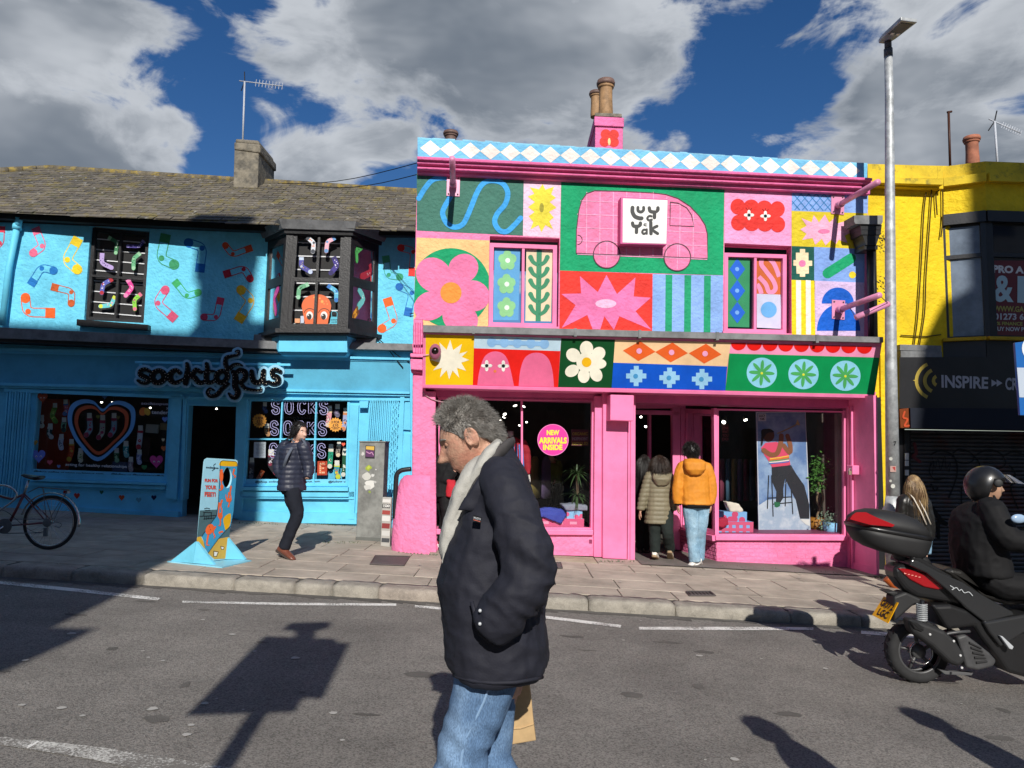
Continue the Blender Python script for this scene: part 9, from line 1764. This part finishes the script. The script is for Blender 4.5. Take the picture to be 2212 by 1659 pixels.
mb = MB(); loft(mb, [(mp_(1090, 470), (.1, 0, 0), (0, .07, 0)), (mp_(1095, 520), (.2, 0, 0), (0, .11, 0)), (mp_(1100, 640), (.19, 0, 0), (0, .12, 0)), (mp_(1110, 760), (.17, 0, 0), (0, .11, 0))], 16); limb(mb, [mp_(1190, 510), mp_(1235, 600), mp_(1250, 800)], [.07, .06, .05], 10); limb(mb, [mp_(1010, 510), mp_(980, 620), mp_(985, 800)], [.07, .06, .05], 10); fuse('jacket', mb, .014, '#a82434:cloth', mq, 2, wrinkle(8, .008))
for k in range(4): stroke('stripe', PP, [(1120 + k * 26, 540), (1135 + k * 26, 780)], 12, -.86, '#4a80c8:cloth', mq, zK, k=1)
mb = MB(); add_hand(mb, mp_(1250, 790), (0, 0, -1), (0, 1, 0), 1, 1.1, .2); mb.build('hand', '#e4e0d8:gloss', mq, smooth=True); mb = MB(); mb.tube([mp_(1110, 760), mp_(1110, 1290)], .03, 10); mb.build('stand', 'galv', mq, smooth=True)
gms = []
for k, c_ in enumerate(('#7a3048', '#3a5a70', '#8a7a40', '#5a4a6a')):
 mb = MB(); loft(mb, [((0, 0, .02), (.05, 0, 0), (0, .03, 0)), ((0, 0, -.06), (.17, 0, 0), (0, .035, 0)), ((0, 0, -.4), (.18, 0, 0), (0, .04, 0)), ((0, 0, -.72), (.2, 0, 0), (0, .04, 0))], 12); o = mb.build('hanging_garment', c_ + ':cloth', None, smooth=True); gms.append(o)
for k in range(16):
 o = gms[k] if k < 4 else gms[k % 4].copy()
 if k > 3: COL.objects.link(o)
 f_ = k % 8; p = PP.p(lerp(1010, 1180, f_ / 7), 1000, -2.2) if k < 8 else PP.p(lerp(1560, 1650, f_ / 7), 1000, -2.0); o.location = (p.x, p.y, 1.5); o.rotation_euler.z = 1.1; tag(o, 'dim garment hanging on a rail inside the left shop window' if k < 8 else 'dim garment hanging on a rail behind the checked gift boxes', 'clothes', 'clothes on rails in the pink shop')
rg = random.Random(21); SPEC['leaf'] = ((.07, .19, .035), dict(rough=.5, dirt=.3, dscale=20)); SPEC['leaf_dark'] = ((.045, .09, .03), dict(rough=.5, dirt=.3, dscale=20)); SPEC['leaf_blue'] = ((.16, .24, .17), dict(rough=.6, dirt=.2, dscale=20)); SPEC['bark'] = ((.22, .15, .09), dict(rough=.9, dirt=.3, dscale=10))
def plant(label, base_): return thing('potted_plant', label, 'plant', base_)
t_ = plant('spiky dracaena with long thin leaves in the left window', PP.p(*zK(1700, 1080), -.6))
for cu, cv, n_ in ((1690, 800, 60), (1690, 1000, 45)):
 c = PP.p(*zK(cu, cv), -.6); mb = MB()
 for k in range(n_):
  d = Vector((rg.gauss(0, 1), rg.gauss(0, 1), rg.uniform(-.2, 1.3))).normalized(); l = rg.uniform(.22, .4); s_ = d.cross(Vector((0, 0, 1))).normalized() * .009; pts = [c + d * l * f_ - Vector((0, 0, l * .55 * f_ ** 2)) for f_ in (0, .35, .7, 1)]
  V = []
  for i, p in enumerate(pts): w_ = (1, 1.2, .9, .1)[i]; V += [p - s_ * w_, p + s_ * w_]
  mb.add(V, [(0, 1, 3, 2), (2, 3, 5, 4), (4, 5, 7, 6)])
 tag(mb.build('leaves', 'leaf_dark', t_), kind='stuff')
mb = MB(); mb.tube([PP.p(*zK(1690, 790), -.6), PP.p(*zK(1700, 1080), -.6)], .016, 8); mb.build('stem', 'bark', t_)
t_ = plant('bushy ficus with a twisted trunk beside the poster', PP.p(*zL(1660, 1225), -.9)); mb = MB()
for k in range(420):
 a = rg.choice(((1690, 640, 60), (1720, 720, 65), (1670, 760, 55), (1650, 850, 50), (1700, 820, 55), (1670, 700, 55))); u, v = rg.gauss(a[0], a[2] * .55), rg.gauss(a[1], a[2] * .55); p = PP.p(*zL(u, v), -.9 + rg.uniform(-.2, .2)); d = Vector((rg.gauss(0, 1), rg.gauss(0, 1), rg.gauss(-.3, .7))).normalized(); s_ = d.orthogonal().normalized() * .017; l = rg.uniform(.045, .075); mb.add([p, p + d * l * .5 + s_, p + d * l, p + d * l * .5 - s_], [(0, 1, 2, 3)])
tag(mb.build('leaves', 'leaf', t_), kind='stuff')
for ph in (0, 3.1): mb = MB(); mb.tube([PP.p(*zL(1700 + 26 * math.sin(k * .55 + ph), 1190 - k * 30), -.9) for k in range(14)], .018, 8); mb.build('trunk', 'bark', t_, smooth=True)
mb = MB(); mb.lathe(PP.p(*zL(1665, 1228), -.9), [(.11, 0), (.13, .26), (.12, .26)], 20); mb.build('pot', '#a8702c:paint', t_, smooth=True)
t_ = plant('trailing blue green eucalyptus in a patterned pot at the window corner', PP.p(*zL(1795, 1238), -.55)); mb = MB()
for k in range(420): u, v = rg.gauss(1795, 48), rg.gauss(1120, 52) + abs(rg.gauss(0, 30)); p = PP.p(*zL(u, min(v, 1236)), -.55 + rg.uniform(-.12, .14)); d = Vector((rg.gauss(0, 1), rg.gauss(0, 1), rg.gauss(-.3, .8))).normalized(); s_ = d.orthogonal().normalized() * .014; l = .034; mb.add([p, p + d * l * .5 + s_, p + d * l, p + d * l * .5 - s_], [(0, 1, 2, 3)])
tag(mb.build('leaves', 'leaf_blue', t_), kind='stuff'); mb = MB(); mb.lathe(PP.p(*zL(1795, 1240), -.55), [(.11, 0), (.13, .2), (.12, .2)], 20); mb.build('pot', '#8cc4ea:paint', t_, smooth=True)
oc_ = thing('overhead_cable', 'two thin black cables slung from the blue roof to the pink wall', 'cable', at(900, 365, 12.6))
for a_, c_ in (((600, 396), (901, 352)), ((660, 400), (901, 377))): mb = MB(); A, B_ = at(*a_, 14.5), PP.p(*c_, 0); mb.tube([A.lerp(B_, k / 8) - Vector((0, 0, .12 * math.sin(math.pi * k / 8))) for k in range(9)], .007, 5); mb.build('cable', 'black_cloth', oc_)
mb = MB()
for (u0, v0, u1, v1, n_) in ((515, 1129, 770, 1134, 60), (860, 1192, 945, 1198, 50), (1290, 1212, 1370, 1212, 40), (1890, 1246, 1935, 1252, 60), (700, 1170, 780, 1172, 30), (1560, 1222, 1830, 1238, 40)):
 for k in range(n_):
  f_ = rg.random(); p = ground(lerp(u0, u1, f_), lerp(v0, v1, f_) + rg.uniform(0, 3), KERB); h_ = rg.uniform(.01, .035); d = Vector((rg.gauss(0, .02), rg.gauss(0, .02), h_)); s_ = Vector((.006, 0, 0)); mb.add([p - s_, p + s_, p + d], [(0, 1, 2)])
tag(mb.build('weeds', 'leaf_dark', None), 'scraps of weed and moss growing along the wall feet', 'weeds', kind='stuff')
pb = lambda u, v, zf=z1: PB.p(*zf(u, v))
cor = back(pb(575, 800)).x
eave = back(pb(300, 727)).z
c0, c1 = back(pb(1560, 600, zA)).x, back(pb(1955, 600, zA)).x
ctop, cs = back(pb(1700, 290, zA)).z, back(pb(1700, 470, zA)).z
nt1, nt2 = ground(*zF(520, 540)), ground(*zF(440, 430))
kz1, kz2 = back(nt1).z, back(nt2).z
ho = opposite('brick_terrace_house', 'tall brick house across the street that shades the blue shop', cor - 24, cor, BACKY - 9, BACKY, eave, 'far_brick',
   [(c0, c1, BACKY - .36, eave - .2, cs + .1, 'far_brick'), (lerp(c0, c1, -.08), lerp(c0, c1, 1.1), BACKY - .36, cs + .1, cs + .75, 'far_brick'), (lerp(c0, c1, .12), lerp(c0, c1, .85), BACKY - .36, cs + .75, ctop, 'far_stucco')],
   cornice=[(cor - 24, cor + .22, kz1 - .15, kz1 + .12, .25), (cor - 24, cor + .3, kz2 - .32, kz2 - .1, .3)], cols=8)
a, b_ = back(pb(1370, 1005, zA)), back(pb(1555, 870, zA))
mb = MB(); pts = [(a.x, BACKY, eave - .1), (b_.x, BACKY, b_.z), (b_.x + 1.2, BACKY, b_.z), (b_.x + 1.2, BACKY, eave - .1)]
mb.add([Vector(p) for p in pts] + [Vector(p) + Vector((0, -.7, 0)) for p in pts], [(0, 1, 2, 3), (7, 6, 5, 4), (0, 4, 5, 1), (1, 5, 6, 2), (2, 6, 7, 3), (3, 7, 4, 0)]); mb.build('gable_shoulder', 'far_brick', ho)
py = lambda u, v, zf=z1: PY.p(*zf(u, v), .3)
e0, g1, g2 = back(py(1972, 800)), back(py(1990, 722)), back(py(2064, 576))
g1.z -= .28; g2.z -= .28; cl = back(py(2091, 500)); t0 = back(py(2091, 300))
hr = opposite('stucco_terrace_house', 'pale stuccoed house across the street that shades the yellow shop', g1.x, g1.x + 18, BACKY - 9, BACKY, g1.z, 'far_stucco',
   [(cl.x + .2, cl.x + 3.4, BACKY - .36, g1.z, t0.z + 1.0, 'far_brick')], cols=6)
mb = MB(); pts = [(g1.x, BACKY - .02, g1.z), (g2.x, BACKY - .02, g2.z), (g1.x + 6, BACKY - .02, g2.z + 1.6), (g1.x + 12, BACKY - .02, g1.z)]
mb.add([Vector(p) for p in pts] + [Vector(p) + Vector((0, -6, 0)) for p in pts], [(0, 1, 2, 3), (7, 6, 5, 4), (0, 4, 5, 1), (1, 5, 6, 2), (2, 6, 7, 3), (3, 7, 4, 0)]); mb.build('gable_roof', 'slate', hr)
opposite('low_corner_house', 'low brick house far down the side street behind the camera', -2.5, 16, -44, -36, 8.0, 'far_brick', [(3, 4.2, -38, 8, 10, 'far_brick')], cols=7, floors=2)
SY = -0.8
def sgn(u, v): return back(ground(*zF(u, v)), SY)
pole = back(ground(480, 1659), SY)
st = thing('post_sign', 'grey post with a large notice panel and solar cap behind the viewpoint', 'sign', (pole.x, SY, gz(pole.x)))
px_top = sgn(1630, 450)
mb = MB(); mb.tube([(pole.x, SY, gz(pole.x) - .05), (pole.x, SY, px_top.z + .05)], .055, 12); mb.build('post', 'far_stucco', st, smooth=True)
P = [sgn(*q) for q in ((1000, 880), (1420, 455), (1805, 470), (1822, 492), (1885, 492), (1740, 790), (1635, 785), (1590, 860))]
mb = MB(); k = len(P); mb.add(P + [p + Vector((0, .04, 0)) for p in P], [tuple(range(k)), tuple(range(2 * k - 1, k - 1, -1))] + [(i, (i + 1) % k, k + (i + 1) % k, k + i) for i in range(k)]); mb.build('panel', '#c8ccd0', st)
P = [sgn(*q) for q in ((1520, 415), (1550, 392), (1765, 385), (1775, 405), (1690, 425), (1690, 460), (1600, 462), (1585, 422))]
mb = MB(); k = len(P); mb.add(P + [p + Vector((0, .1, 0)) for p in P], [tuple(range(k)), tuple(range(2 * k - 1, k - 1, -1))] + [(i, (i + 1) % k, k + (i + 1) % k, k + i) for i in range(k)]); mb.build('solar_cap', '#30343a', st)
